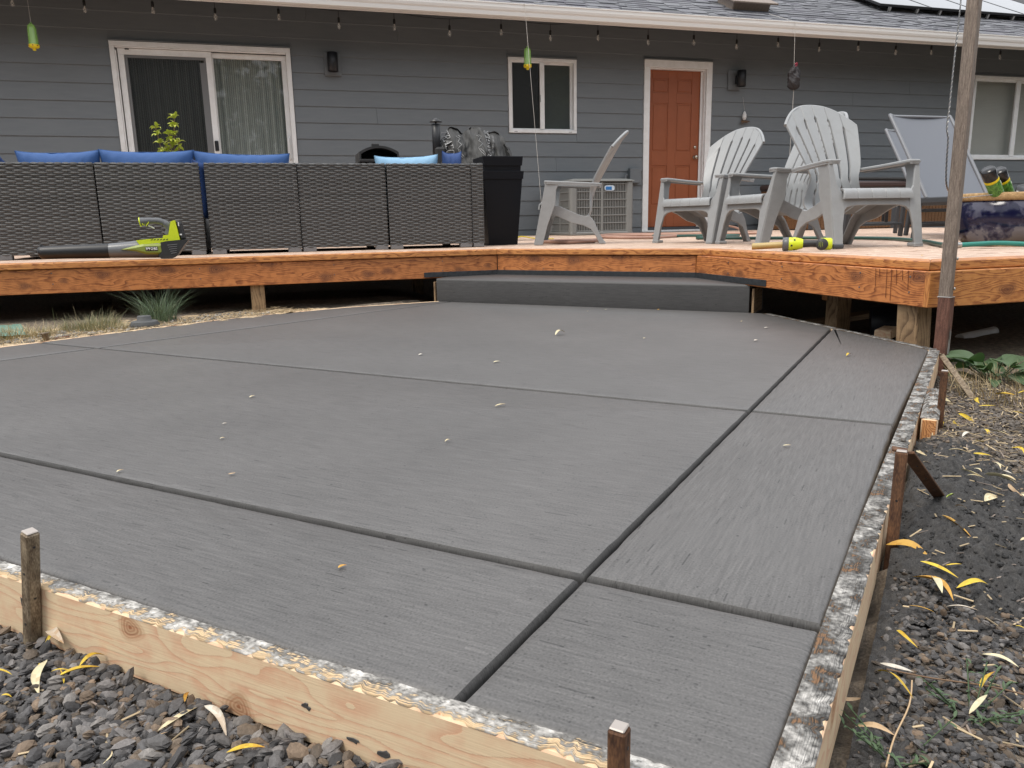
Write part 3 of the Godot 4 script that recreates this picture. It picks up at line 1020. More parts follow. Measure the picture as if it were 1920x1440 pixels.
# ---------------------------------------------------------------- deck
func build_deck() -> void:
	var o := thing("deck", "low timber deck with orange stained rim boards and pale worn top boards", "deck")
	var outer := PackedVector2Array([Vector2(-5.2, 4.79), Vector2(1.415, 4.785), Vector2(2.372, 5.745), Vector2(2.355, 7.395), Vector2(8.4, 7.43), Vector2(8.4, 0.03), Vector2(-5.2, 0.03)])
	var rim := inset(outer, 0.125)
	var r := RandomNumberGenerator.new()
	r.seed = 3
	var lay := Basis(Vector3.RIGHT, Vector3(0, 0, 1), Vector3(0, -1, 0))
	# nosing boards, mitred at the corners
	var labels := ["stained front nosing board left of the step", "nosing board along the chamfer above the step", "nosing board right of the step with dark drips of stain", "nosing board right of the pole"]
	for i in 4:
		var a := outer[i]
		var b := outer[i + 1]
		var c := rim[i + 1]
		var d := rim[i]
		var dir := (b - a).normalized()
		var q := PackedVector2Array([a + dir * 0.001, b - dir * 0.001, c - dir * 0.001, d + dir * 0.001])
		var st := mb()
		nosing(st, q, dir)
		tag(put("nosing_board", st, M.stain_b, o), labels[i])
	# field boards, parallel to the house
	var z := 0.036
	var row := 0
	var wide := 0.118
	while z < 7.3:
		var strip := PackedVector2Array([Vector2(-5.3, z), Vector2(8.5, z), Vector2(8.5, z + wide), Vector2(-5.3, z + wide)])
		for piece in Geometry2D.intersect_polygons(strip, inset(rim, 0.004)):
			var x0 := 99.0
			var x1 := -99.0
			for p in piece:
				x0 = minf(x0, p.x)
				x1 = maxf(x1, p.x)
			var cuts: Array[float] = [x0]
			var x := x0 + r.randf_range(1.2, 3.2)
			while x < x1 - 0.6:
				cuts.append(x)
				x += r.randf_range(2.2, 3.4)
			cuts.append(x1)
			for k in cuts.size() - 1:
				var seg := PackedVector2Array([Vector2(cuts[k] + 0.0015, z - 0.1), Vector2(cuts[k + 1] - 0.0015, z - 0.1), Vector2(cuts[k + 1] - 0.0015, z + 0.3), Vector2(cuts[k] + 0.0015, z + 0.3)])
				for bit in Geometry2D.intersect_polygons(piece, seg):
					var st := mb()
					extrude(st, bit, 0.030, Transform3D(lay, Vector3(0, -0.0165 + r.randf_range(-0.0012, 0.0012), 0)), 0.003, Vector2(0.42, 8.3), Vector2(r.randf() * 5.0, 0))
					# grain: one board width per texture height
					put("deck_board", st, M.deck_top, o)
		z += wide + 0.005
		row += 1
	# rim boards below the nosing
	var rims := [[Vector2(-5.2, 4.775), Vector2(1.421, 4.770), "orange stained rim board left of the step with dark knots"], [Vector2(1.421, 4.770), Vector2(2.357, 5.7085), "orange stained rim board along the chamfer above the step"], [Vector2(2.357, 5.7085), Vector2(2.341, 7.395), "orange stained rim board right of the step with dark drips of stain"], [Vector2(2.341, 7.412), Vector2(8.4, 7.415), "golden stained rim board right of the pole with a ringed knot"]]
	var k := 0
	for f in rims:
		var a: Vector2 = f[0]
		var b: Vector2 = f[1]
		var dir := (b - a).normalized()
		var nrm := Vector2(dir.y, -dir.x)
		if k == 3: nrm = Vector2(0, -1)
		elif k == 2: nrm = Vector2(1, 0)
		elif k == 0: nrm = Vector2(0, -1)
		else: nrm = Vector2(R2, -R2)
		var h := 0.1365
		var st := mb()
		var c := (a + b) * 0.5 + nrm * 0.019
		var len := a.distance_to(b) - 0.002
		box(st, Transform3D(Basis(Vector3(dir.x, 0, dir.y), Vector3.UP, Vector3(dir.x, 0, dir.y).cross(Vector3.UP)), Vector3(c.x, -0.1045, c.y)), Vector3(len, h, 0.038), 0.003, Vector2(0.40, 6.6), Vector2([0.43, 0.1, 0.62, 0.15][k], 0.5))
		tag(put("rim_board", st, M.stain if k < 3 else M.stain_b, o), f[2])
		k += 1
	# dark stain that ran down the rim near the corner
	for run in [[7.14, 0.0, 0.075], [7.16, 0.0, 0.035], [7.20, 0.0, 0.115], [7.225, 0.0, 0.125], [7.25, 0.0, 0.06], [7.28, 0.0, 0.04], [7.31, 0.0, 0.075], [7.335, 0.0, 0.03]]:
		var st := mb()
		var zz: float = run[0]
		var tip := -0.036 - float(run[2])
		bar(st, Vector3(2.3395, -0.037, zz), Vector3(2.3395, tip, zz + 0.004), 0.0022, 0.0022, Vector3.FORWARD, 0.0008)
		put("stain_run", st, M.run, o)
	# screw heads along the rim boards
	for q in [[-1.2, 4.7745, 0], [-0.42, 4.7735, 0], [0.36, 4.7725, 0], [1.05, 4.7715, 0], [1.66, 5.0085, 1], [2.12, 5.470, 1], [2.3525, 6.05, 2], [2.348, 6.52, 2], [2.3435, 7.05, 2], [2.3415, 7.32, 2]]:
		for y in [-0.065, -0.125]:
			var st := mb()
			var n := [Vector3(0, 0, 1), Vector3(-R2, 0, R2), Vector3(-1, 0, 0)][q[2]] as Vector3
			var p := Vector3(q[0], y + 0.006 * sin(q[0] * 9.0), q[1])
			tube(st, [p - n * 0.002, p + n * 0.0012], 0.0036, 8)
			put("screw_head", st, M.tool_grey, o)
	# flashing under the rim where the step top meets it
	var fl := [[Vector2(0.925, 4.777), Vector2(1.417, 4.7725)], [Vector2(1.417, 4.7725), Vector2(2.3545, 5.710)], [Vector2(2.3545, 5.710), Vector2(2.348, 6.40)]]
	for f in fl:
		var st := mb()
		var a: Vector2 = f[0]
		var b: Vector2 = f[1]
		bar(st, Vector3(a.x, -0.150, a.y), Vector3(b.x, -0.150, b.y), 0.004, 0.032, Vector3.UP, 0.001)
		put("flashing_strip", st, M.flash, o)
	# beam ends, joists and posts under the deck
	var st2 := mb()
	box(st2, turned(Vector3(3.11, -0.205, 6.52), Vector3(0, 0.0, 0)), Vector3(1.0, 0.062, 0.038), 0.004, Vector2(0.5, 5))
	tag(put("beam", st2, M.post, o), "weathered beam end showing under the rim right of the step")
	st2 = mb()
	box(st2, at(Vector3(2.607, -0.205, 6.52)), Vector3(0.004, 0.06, 0.036), 0.001, Vector2(1, 1))
	put("beam_end", st2, M.end_grain, o)
	var posts := [[Vector3(-0.105, -0.30, 4.70), 0.082, 0.0, "weathered post under the rim left of the step"], [Vector3(2.66, -0.32, 6.56), 0.085, 0.0, "short post under the beam right of the step"], [Vector3(2.42, -0.31, 7.28), 0.09, 0.06, "leaning corner post beside the steel pole"], [Vector3(5.0, -0.3, 6.9), 0.085, 0.0, ""], [Vector3(-2.6, -0.3, 4.70), 0.085, 0.0, ""], [Vector3(1.2, -0.3, 3.0), 0.085, 0.0, ""], [Vector3(4.2, -0.3, 3.2), 0.085, 0.0, ""]]
	for p in posts:
		var s := mb()
		box(s, turned(p[0], Vector3(0, 0.0 if p[2] == 0.0 else 0.2, float(p[2]))), Vector3(p[1], 0.30, p[1]), 0.004, Vector2(1.5, 5))
		var q := put("post", s, M.post, o)
		if p[3]: tag(q, p[3])
	for k2 in 8:
		var s := mb()
		box(s, at(Vector3(-3.5 + k2 * 1.5, -0.105, 2.3 if k2 < 4 else 3.6)), Vector3(0.036, 0.13, 4.5 if k2 < 4 else 7.0), 0.0, Vector2(0.5, 5))
		put("joist", s, M.post, o)

func nosing(st: SurfaceTool, q: PackedVector2Array, dir: Vector2) -> void:
	# top and edges of one nosing board; q = outer a, outer b, inner b, inner a
	var lay := Basis(Vector3(dir.x, 0, dir.y), Vector3.UP, Vector3(dir.x, 0, dir.y).cross(Vector3.UP))
	var o3 := Vector3(q[0].x, 0, q[0].y)
	var loc := PackedVector2Array()
	var zax := Vector2(lay.z.x, lay.z.z)
	for p in q: loc.append(Vector2((p - q[0]).dot(dir), (p - q[0]).dot(zax)))
	var xf := Transform3D(Basis(lay.x, lay.z, -lay.y), o3 + Vector3(0, -0.017, 0))
	extrude(st, loc, 0.034, xf, 0.0035, Vector2(0.4, 7.5), Vector2(0.3, 0.0))

# ---------------------------------------------------------------- forms and stakes
func form_board(called: String, label: String, a: Vector2, b: Vector2, out: Vector2, h: float, m: Material, cm: Material, off: float, parent: Node3D, t0 := 0.033) -> void:
	var st := mb()
	var d := (b - a).normalized()
	var c := (a + b) * 0.5 + out * t0 * 0.5
	var top := SLAB - 0.004
	box(st, Transform3D(Basis(Vector3(d.x, 0, d.y), Vector3.UP, Vector3(d.x, 0, d.y).cross(Vector3.UP)), Vector3(c.x, top - h * 0.5, c.y)), Vector3(a.distance_to(b), h, t0), 0.002, Vector2(0.62, 9.5), Vector2(off, 0.5))
	tag(put(called, st, m, parent), label)
	# dried concrete crust on its top edge, ragged along the outside
	st = mb()
	var n := int(a.distance_to(b) / 0.006)
	var rows: Array = []
	for i in n + 1:
		var p := a.lerp(b, float(i) / n)
		var wv := gn.get_noise_2d(p.x * 110.0 + off * 70.0, p.y * 110.0)
		var w := t0 + 0.0005 + (0.0 if wv > -0.1 else wv * 0.012)
		var t := 0.0022 + 0.0016 * gn.get_noise_2d(p.x * 500.0, p.y * 500.0 + 7.0)
		rows.append([p - out * 0.001, p + out * w, t])
	st.set_smooth_group(1)
	for i in n:
		var r0: Array = rows[i]
		var r1: Array = rows[i + 1]
		var u0 := a.distance_to(b) * float(i) / n
		var u1 := a.distance_to(b) * float(i + 1) / n
		var p := Vector3(r0[0].x, top + r0[2], r0[0].y)
		var q := Vector3(r1[0].x, top + r1[2], r1[0].y)
		var p2 := Vector3(r0[1].x, top + r0[2], r0[1].y)
		var q2 := Vector3(r1[1].x, top + r1[2], r1[1].y)
		quad(st, p, q, q2, p2, Vector3.UP, Vector2(u0 + off, 0.02), Vector2(u1 + off, 0.02), Vector2(u1 + off, 0.94), Vector2(u0 + off, 0.94))
		quad(st, p2, q2, Vector3(q2.x, top - 0.001, q2.z), Vector3(p2.x, top - 0.001, p2.z), Vector3(out.x, 0, out.y), Vector2(u0 + off, 0.94), Vector2(u1 + off, 0.94), Vector2(u1 + off, 0.97), Vector2(u0 + off, 0.97))
	put("concrete_crust", st, cm, parent)

func stake(label: String, base: Vector3, top: Vector3, w: float, m: Material, turn := 0.0) -> void:
	var o := thing("steel_stake", label, "stake", base, turn, "steel stakes that hold the forms")
	var d := top - base
	d = d.rotated(Vector3.UP, -turn)
	var st := mb()
	bar(st, Vector3.ZERO, d, w, w, Vector3(1, 0, 0), w * 0.12)
	put("shaft", st, m, o)
	st = mb()
	bar(st, d, d + d.normalized() * 0.0025, w * 0.86, w * 0.86, Vector3(1, 0, 0), 0.001)
	put("hammered_top", st, M.stake_top, o)
	var dn := d.normalized()
	for k in 4:
		st = mb()
		var p := d * (0.90 - 0.19 * k)
		var side := Vector3(0, 0, 1) if k % 2 == 0 else Vector3(-1, 0, 0)
		tube(st, [p + side * w * 0.42, p + side * (w * 0.5 + 0.0004)], w * 0.11, 8)
		put("nail_hole", st, M.black, o)

func brace(label: String, a: Vector3, b: Vector3, w: float, m: Material) -> void:
	var o := thing("steel_brace", label, "brace", a, 0.0, "slanting flat steel braces behind the right form")
	var st := mb()
	var d := b - a
	bar(st, Vector3.ZERO, d, 0.005, w, Vector3(0.676, 0.2, 0.736), 0.001)
	put("flat_bar", st, m, o)
	st = mb()
	bar(st, Vector3(0, 0.003, 0), Vector3(0, 0.003, 0) - Vector3(0.017, -0.002, 0.016), w, 0.004, Vector3.UP, 0.001)
	put("hook", st, m, o)
	for k in 5:
		st = mb()
		var p := d * (0.15 + 0.16 * k)
		tube(st, [p - Vector3(0.0, 0.0, 0.0032), p + Vector3(0, 0, 0.0032)], 0.0028, 8)
		put("nail_hole", st, M.black, o)

func build_forms() -> void:
	var o := thing("front_form_board", "pale fir form board along the front edge of the slab", "form board")
	var fo := Vector2(-0.698, 0.716)
	form_board("board", "", Vector2(-2.26, 6.66), Vector2(0.33, 9.19), fo, 0.090, M.fir, M.crust, 0.63, o, 0.0265)
	# splashes of concrete on its face
	var fd := Vector2(2.59, 2.53).normalized()
	for s in [[2.675, 0.40, 0.0055, 0.013], [2.652, 0.42, 0.003, 0.007], [2.655, 0.60, 0.003, 0.004], [3.245, 0.84, 0.008, 0.0035], [3.285, 0.90, 0.007, 0.005], [3.18, 0.55, 0.006, 0.004]]:
		var st := mb()
		var p := Vector2(-2.26, 6.66) + fd * float(s[0]) + fo * 0.0267
		var pl := PackedVector2Array()
		for k in 11:
			var a := TAU * k / 11.0
			var rr := 1.0 + 0.9 * gn.get_noise_2d(k * 40.0 + s[0] * 900.0, 3.0)
			pl.append(Vector2(cos(a) * s[2] * rr, sin(a) * s[3] * rr))
		extrude(st, pl, 0.0016, Transform3D(Basis(Vector3(fd.x, 0, fd.y), Vector3.UP, Vector3(fd.x, 0, fd.y).cross(Vector3.UP)), Vector3(p.x, SLAB - 0.004 - 0.076 * float(s[1]), p.y)), 0.0006)
		put("concrete_splash", st, M.groove, o)
	var ro := Vector2(0.676, 0.736)
	var o2 := thing("right_form_board", "form board along the right edge of the slab, near length with orange split edge", "form board", Vector3.ZERO, 0.0, "")
	form_board("board", "", Vector2(0.341, 9.244), Vector2(0.858, 8.770), ro, 0.085, M.fir, M.crust_heavy, 0.11, o2)
	var o3 := thing("right_form_board", "form board along the right edge of the slab, far length caked in grey concrete", "form board")
	form_board("board", "", Vector2(0.860, 8.768), Vector2(2.260, 7.521), ro * Vector2(1.0, 1.0), 0.085, M.fir, M.crust_heavy, 0.47, o3)
	# far form against the deck and left form
	var o4 := thing("far_form_board", "thin form board at the far right edge of the slab under the deck rim", "form board")
	form_board("board", "", Vector2(2.262, 7.524), Vector2(2.385, 6.34), Vector2(0.99, 0.10), 0.075, M.fir, M.crust_heavy, 0.7, o4)
	var o5 := thing("left_form_board", "thin form board along the left edge of the slab beside the dry grass", "form board")
	var lp := [Vector2(-2.24, 6.64), Vector2(-1.147, 5.962), Vector2(-0.546, 5.512), Vector2(-0.143, 5.235), Vector2(0.40, 5.02), Vector2(0.985, 4.93)]
	for i in 5:
		var st := mb()
		var a: Vector2 = lp[i]
		var b: Vector2 = lp[i + 1]
		var q := Vector2((b - a).normalized().y, -(b - a).normalized().x) * 0.0085
		bar(st, Vector3(a.x + q.x, SLAB - 0.035, a.y + q.y), Vector3(b.x + q.x, SLAB - 0.035, b.y + q.y), 0.016, 0.07, Vector3.UP, 0.001, Vector2(0.6, 10))
		put("board", st, M.fir, o5)
	# splice cleat on the outside of the right form, its end grain towards the camera
	var cl := thing("splice_cleat", "short timber block against the right form with its end grain showing", "timber block")
	var st := mb()
	var d := Vector2(0.736, -0.676)
	var c := Vector2(1.595, 8.119) + ro * 0.0515
	box(st, Transform3D(Basis(Vector3(d.x, 0, d.y), Vector3.UP, Vector3(d.x, 0, d.y).cross(Vector3.UP)), Vector3(c.x, SLAB - 0.048, c.y)), Vector3(0.36, 0.086, 0.036), 0.004, Vector2(0.6, 10))
	put("block", st, M.fir, cl)
	st = mb()
	c -= d * 0.1805
	box(st, Transform3D(Basis(Vector3(d.x, 0, d.y), Vector3.UP, Vector3(d.x, 0, d.y).cross(Vector3.UP)), Vector3(c.x, SLAB - 0.048, c.y)), Vector3(0.003, 0.078, 0.030), 0.001, Vector2(1, 1))
	put("end_grain", st, M.end_grain, cl)
	st = mb()
	c += d * 0.1805
	var ridge := func(u: float, v: float) -> Vector3:
		var p := c + d * lerpf(-0.178, 0.18, u) + ro * lerpf(-0.021, 0.020, v)
		var e := minf(minf(u, 1.0 - u) * 20.0, minf(v, 1.0 - v) * 5.0)
		return Vector3(p.x, SLAB - 0.006 + clampf(e, 0.0, 1.0) * (0.008 + 0.006 * gn.get_noise_2d(p.x * 300.0, p.y * 300.0)), p.y)
	sheet(st, 90, 14, ridge, Vector3.UP, true, Vector2(0.5, 0.9))
	put("concrete_crust", st, M.crust_heavy, cl)
	# stakes: two in front, three behind the right form
	stake("weathered square steel stake at the left front of the form", Vector3(-0.374, -0.43, 8.553), Vector3(-0.343, -0.223, 8.583), 0.0180, M.rust_grey, 0.75)
	stake("rusty brown steel stake at the bottom of the front form by the corner", Vector3(0.255, -0.43, 9.168), Vector3(0.256, -0.258, 9.167), 0.0165, M.rust, 0.75)
	stake("rusty steel stake beside the timber block on the right form", Vector3(1.585, -0.46, 8.225), Vector3(1.592, -0.213, 8.22), 0.017, M.rust, 0.75)
	stake("rusty steel stake halfway along the right form, topped with pale plaster", Vector3(0.925, -0.47, 8.772), Vector3(0.945, -0.200, 8.757), 0.018, M.rust, 0.75)
	brace("slanting flat steel brace by the pole behind the right form", Vector3(2.27, -0.322, 7.565), Vector3(2.10, -0.44, 7.905), 0.019, M.rust_grey)
	brace("rusty slanting flat steel brace halfway along the right form", Vector3(0.962, -0.205, 8.752), Vector3(1.252, -0.42, 8.60), 0.020, M.rust)
	# little mortar crumb on the form
	st = mb()
	for k in 3:
		box(st, turned(Vector3(1.283 + k * 0.007, SLAB + 0.004, 8.418 - k * 0.006), Vector3(0.4 * k, 0.7, 0.5)), Vector3(0.014, 0.006, 0.010), 0.002)
	tag(put("mortar_lump", st, M.crust_heavy, self), "small grey mortar lump on top of the right form", "mortar")

func build_pole() -> void:
	var o := thing("steel_pole", "tall grey steel pole bolted to the deck corner above a rusty base", "pole", Vector3(2.372, 0, 7.462), 0.42)
	var st := mb()
	# upper C-shaped post
	box(st, at(Vector3(0, 0.73, 0.0)), Vector3(0.036, 1.72, 0.040), 0.003)
	put("post", st, M.pole, o)
	st = mb()
	box(st, at(Vector3(0.0235, 0.73, -0.004)), Vector3(0.011, 1.72, 0.030), 0.002)
	put("channel", st, M.pole, o)
	st = mb()
	box(st, at(Vector3(0.0, -0.31, 0.004)), Vector3(0.046, 0.37, 0.043), 0.003)
	put("base", st, M.pole_rust, o)
	st = mb()
	box(st, at(Vector3(-0.003, -0.127, 0.0035)), Vector3(0.040, 0.004, 0.049), 0.001)
	put("weld", st, M.steel, o)
	for y in [0.012, -0.098]:
		st = mb()
		lathe(st, [[0.0, 0.0], [0.006, 0.0], [0.0062, 0.002], [0.003, 0.0042], [0.0, 0.0045]], 12, turned(Vector3(0.017, y, 0.0215), Vector3(PI / 2, 0, 0)))
		put("screw", st, M.steel, o)
	st = mb()
	var pl := PackedVector2Array([Vector2(-0.008, -0.06), Vector2(0.006, -0.062), Vector2(0.008, 0.03), Vector2(0.002, 0.045), Vector2(-0.007, 0.035)])
	extrude(st, pl, 0.002, at(Vector3(0.004, -0.29, 0.0268)), 0.0006)
	put("concrete_smear", st, M.crust_heavy, o)
	# twisted wire rope
	var rp := thing("wire_rope", "twisted grey wire rope hanging beside the steel pole", "rope")
	var line := path3([Vector3(2.300, 1.6, 7.47), Vector3(2.305, 0.887, 7.47), Vector3(2.301, 0.716, 7.47), Vector3(2.299, 0.55, 7.47), Vector3(2.297, 0.47, 7.47), Vector3(2.309, 0.43, 7.468), Vector3(2.330, 0.36, 7.45), Vector3(2.37, 0.28, 7.42), Vector3(2.46, 0.245, 7.36), Vector3(2.62, 0.235, 7.25), Vector3(3.45, 0.262, 6.66)], 40)
	for s in 2:
		st = mb()
		var pts: Array = []
		var run := 0.0
		for i in line.size():
			if i > 0: run += line[i].distance_to(line[i - 1])
			var a := run * 380.0 + PI * s
			pts.append(line[i] + Vector3(cos(a), 0.15 * sin(a), sin(a)) * 0.0017)
		tube(st, pts, 0.0018, 5)
		put("strand", st, M.steel if s == 0 else M.frame_grey, rp)

# ---------------------------------------------------------------- house
func build_house() -> void:
	var o := thing("house", "single storey house with dark grey lap siding and white trim", "house")
	var wl := -7.5
	var wr := 15.0
	# openings: x0, x1, y0, y1
	var holes := [[-1.505, 0.378, 0.0, 2.168], [2.984, 3.905, 1.280, 2.186], [4.860, 5.878, 0.0, 2.230], [10.395, 12.25, 0.985, 2.222]]
	# wall behind the siding, cut round the openings
	var st := mb()
	var xs: Array[float] = [wl]
	for h in holes:
		xs.append(h[0])
		xs.append(h[1])
	xs.append(wr)
	for i in xs.size() - 1:
		var x0 := xs[i]
		var x1 := xs[i + 1]
		if i % 2 == 0: box(st, at(Vector3((x0 + x1) / 2, 1.11, -0.085)), Vector3(x1 - x0, 3.62, 0.14))
		else:
			var h: Array = holes[i / 2]
			if h[2] > 0.0: box(st, at(Vector3((x0 + x1) / 2, (-0.7 + h[2]) / 2, -0.085)), Vector3(x1 - x0, h[2] + 0.7, 0.14))
			else: box(st, at(Vector3((x0 + x1) / 2, -0.36, -0.085)), Vector3(x1 - x0, 0.68, 0.14))
			box(st, at(Vector3((x0 + x1) / 2, (2.92 + h[3]) / 2, -0.085)), Vector3(x1 - x0, 2.92 - h[3], 0.14))
	# side, back walls and the rooms behind the glass
	box(st, at(Vector3(wl + 0.07, 1.0, -4.1)), Vector3(0.14, 3.4, 7.88))
	box(st, at(Vector3(wr - 0.07, 1.0, -4.1)), Vector3(0.14, 3.4, 7.88))
	box(st, at(Vector3((wl + wr) / 2, 1.0, -8.1)), Vector3(wr - wl, 3.4, 0.12))
	put("wall", st, M.dark_wall, o)
	st = mb()
	for rm in [[-3.0, 2.2], [2.3, 4.7], [8.8, 14.0]]:   # left, middle and right rooms
		var cx: float = (rm[0] + rm[1]) / 2
		var w: float = rm[1] - rm[0]
		box(st, at(Vector3(cx, 1.2, -3.4)), Vector3(w, 2.5, 0.1))
		box(st, at(Vector3(rm[0], 1.2, -1.75)), Vector3(0.06, 2.5, 3.2))
		box(st, at(Vector3(rm[1], 1.2, -1.75)), Vector3(0.06, 2.5, 3.2))
		box(st, at(Vector3(cx, -0.03, -1.75)), Vector3(w, 0.05, 3.2))
		box(st, at(Vector3(cx, 2.45, -1.75)), Vector3(w, 0.05, 3.2))
	put("room_wall", st, M.room, o)
	# lap siding, board by board
	var r := RandomNumberGenerator.new()
	r.seed = 17
	var joints := {7: [0.58], 6: [1.62], 2: [], 1: [1.33, 7.9], 0: [7.62], 3: [8.2], -1: [2.3], -2: [3.62], 5: [8.3, -4.0], 4: [9.2], -5: [6.9]}
	var pitch := 0.184
	for n in range(-7, 10):
		var y0 := 1.176 + pitch * n
		var spans: Array = [[wl, wr]]
		for h in holes:
			if y0 + pitch > h[2] - 0.02 and y0 < h[3] + 0.02:
				var next: Array = []
				for s in spans:
					if h[0] > s[0] and h[1] < s[1]:
						next.append([s[0], h[0] - 0.003])
						next.append([h[1] + 0.003, s[1]])
					else: next.append(s)
				spans = next
		var cut: Array = []
		for s in spans:
			var x: float = s[0]
			for j in joints.get(n, [r.randf_range(-5.0, 12.0)]):
				if j > s[0] + 0.3 and j < s[1] - 0.3:
					cut.append([x, j - 0.0012])
					x = j + 0.0012
			cut.append([x, s[1]])
		for h in holes:
			if y0 < h[3] + 0.02 and y0 + pitch > h[3] + 0.02: cut.append([h[0] - 0.0018, h[1] + 0.0018, h[3] + 0.016, y0 + pitch + 0.012])
			if y0 < h[2] - 0.02 and y0 + pitch > h[2] - 0.02: cut.append([h[0] - 0.0018, h[1] + 0.0018, y0, h[2]])
		for s in cut:
			# partial courses above and below openings keep whole boards behind the trim
			var b := mb()
			var off := r.randf() * 3.0
			var t0 := 0.010 + r.randf_range(-0.0008, 0.0008)
			if s.size() > 2: lap(b, s[0], s[1], s[2], s[3] - s[2], t0 * clampf((s[3] - s[2]) / pitch + 0.2, 0.3, 1.0), off)
			else: lap(b, s[0], s[1], y0, pitch + 0.012 if n < 9 else 0.075, t0, off)
			put("siding_board", b, M.siding, o)
	build_sliding_door(o)
	build_window(o, 2.984, 3.905, 1.280, 2.186, [0.052, 0.415, 0.487, 0.870], false)
	build_window(o, 10.395, 12.25, 0.985, 2.222, [0.085, 0.850, 0.945, 1.77], true)
	build_door(o)
	build_roof(o)

func lap(st: SurfaceTool, x0: float, x1: float, y0: float, h: float, t: float, off: float) -> void:
	var c := 0.002
	var zb := -0.013
	var pts := [Vector2(y0, zb), Vector2(y0, t - c), Vector2(y0 + c, t), Vector2(y0 + h, -0.004), Vector2(y0 + h, zb)]
	for i in pts.size():
		var a: Vector2 = pts[i]
		var b: Vector2 = pts[(i + 1) % pts.size()]
		var d := b - a
		quad(st, Vector3(x0, a.x, a.y), Vector3(x1, a.x, a.y), Vector3(x1, b.x, b.y), Vector3(x0, b.x, b.y), Vector3(0, -d.y, d.x) if i != 3 else Vector3(0, 1, 0), Vector2(x0 * 0.6 + off, (a.x - y0) * 4.8), Vector2(x1 * 0.6 + off, (a.x - y0) * 4.8), Vector2(x1 * 0.6 + off, (b.x - y0) * 4.8), Vector2(x0 * 0.6 + off, (b.x - y0) * 4.8))
	for s in [[x0, -1.0], [x1, 1.0]]:
		for k in [[0, 1, 2], [0, 2, 3], [0, 3, 4]]:
			tri(st, Vector3(s[0], pts[k[0]].x, pts[k[0]].y), Vector3(s[0], pts[k[1]].x, pts[k[1]].y), Vector3(s[0], pts[k[2]].x, pts[k[2]].y), Vector3(s[1], 0, 0))

func frame(st: SurfaceTool, x0: float, x1: float, y0: float, y1: float, w: float, z0: float, z1: float, bev := 0.003) -> void:
	var zc := (z0 + z1) / 2
	var d := z1 - z0
	box(st, at(Vector3((x0 + x1) / 2, y1 - w / 2, zc)), Vector3(x1 - x0, w, d), bev)
	box(st, at(Vector3((x0 + x1) / 2, y0 + w / 2, zc)), Vector3(x1 - x0, w, d), bev)
	box(st, at(Vector3(x0 + w / 2, (y0 + y1) / 2, zc)), Vector3(w, y1 - y0 - 2 * w - 0.001, d), bev)
	box(st, at(Vector3(x1 - w / 2, (y0 + y1) / 2, zc)), Vector3(w, y1 - y0 - 2 * w - 0.001, d), bev)

func pane(parent: Node, x0: float, x1: float, y0: float, y1: float, z: float, called := "pane", m: Material = null) -> void:
	var st := mb()
	quad(st, Vector3(x0, y0, z), Vector3(x1, y0, z), Vector3(x1, y1, z), Vector3(x0, y1, z), Vector3(0, 0, 1))
	put(called, st, m if m else M.glass, parent)

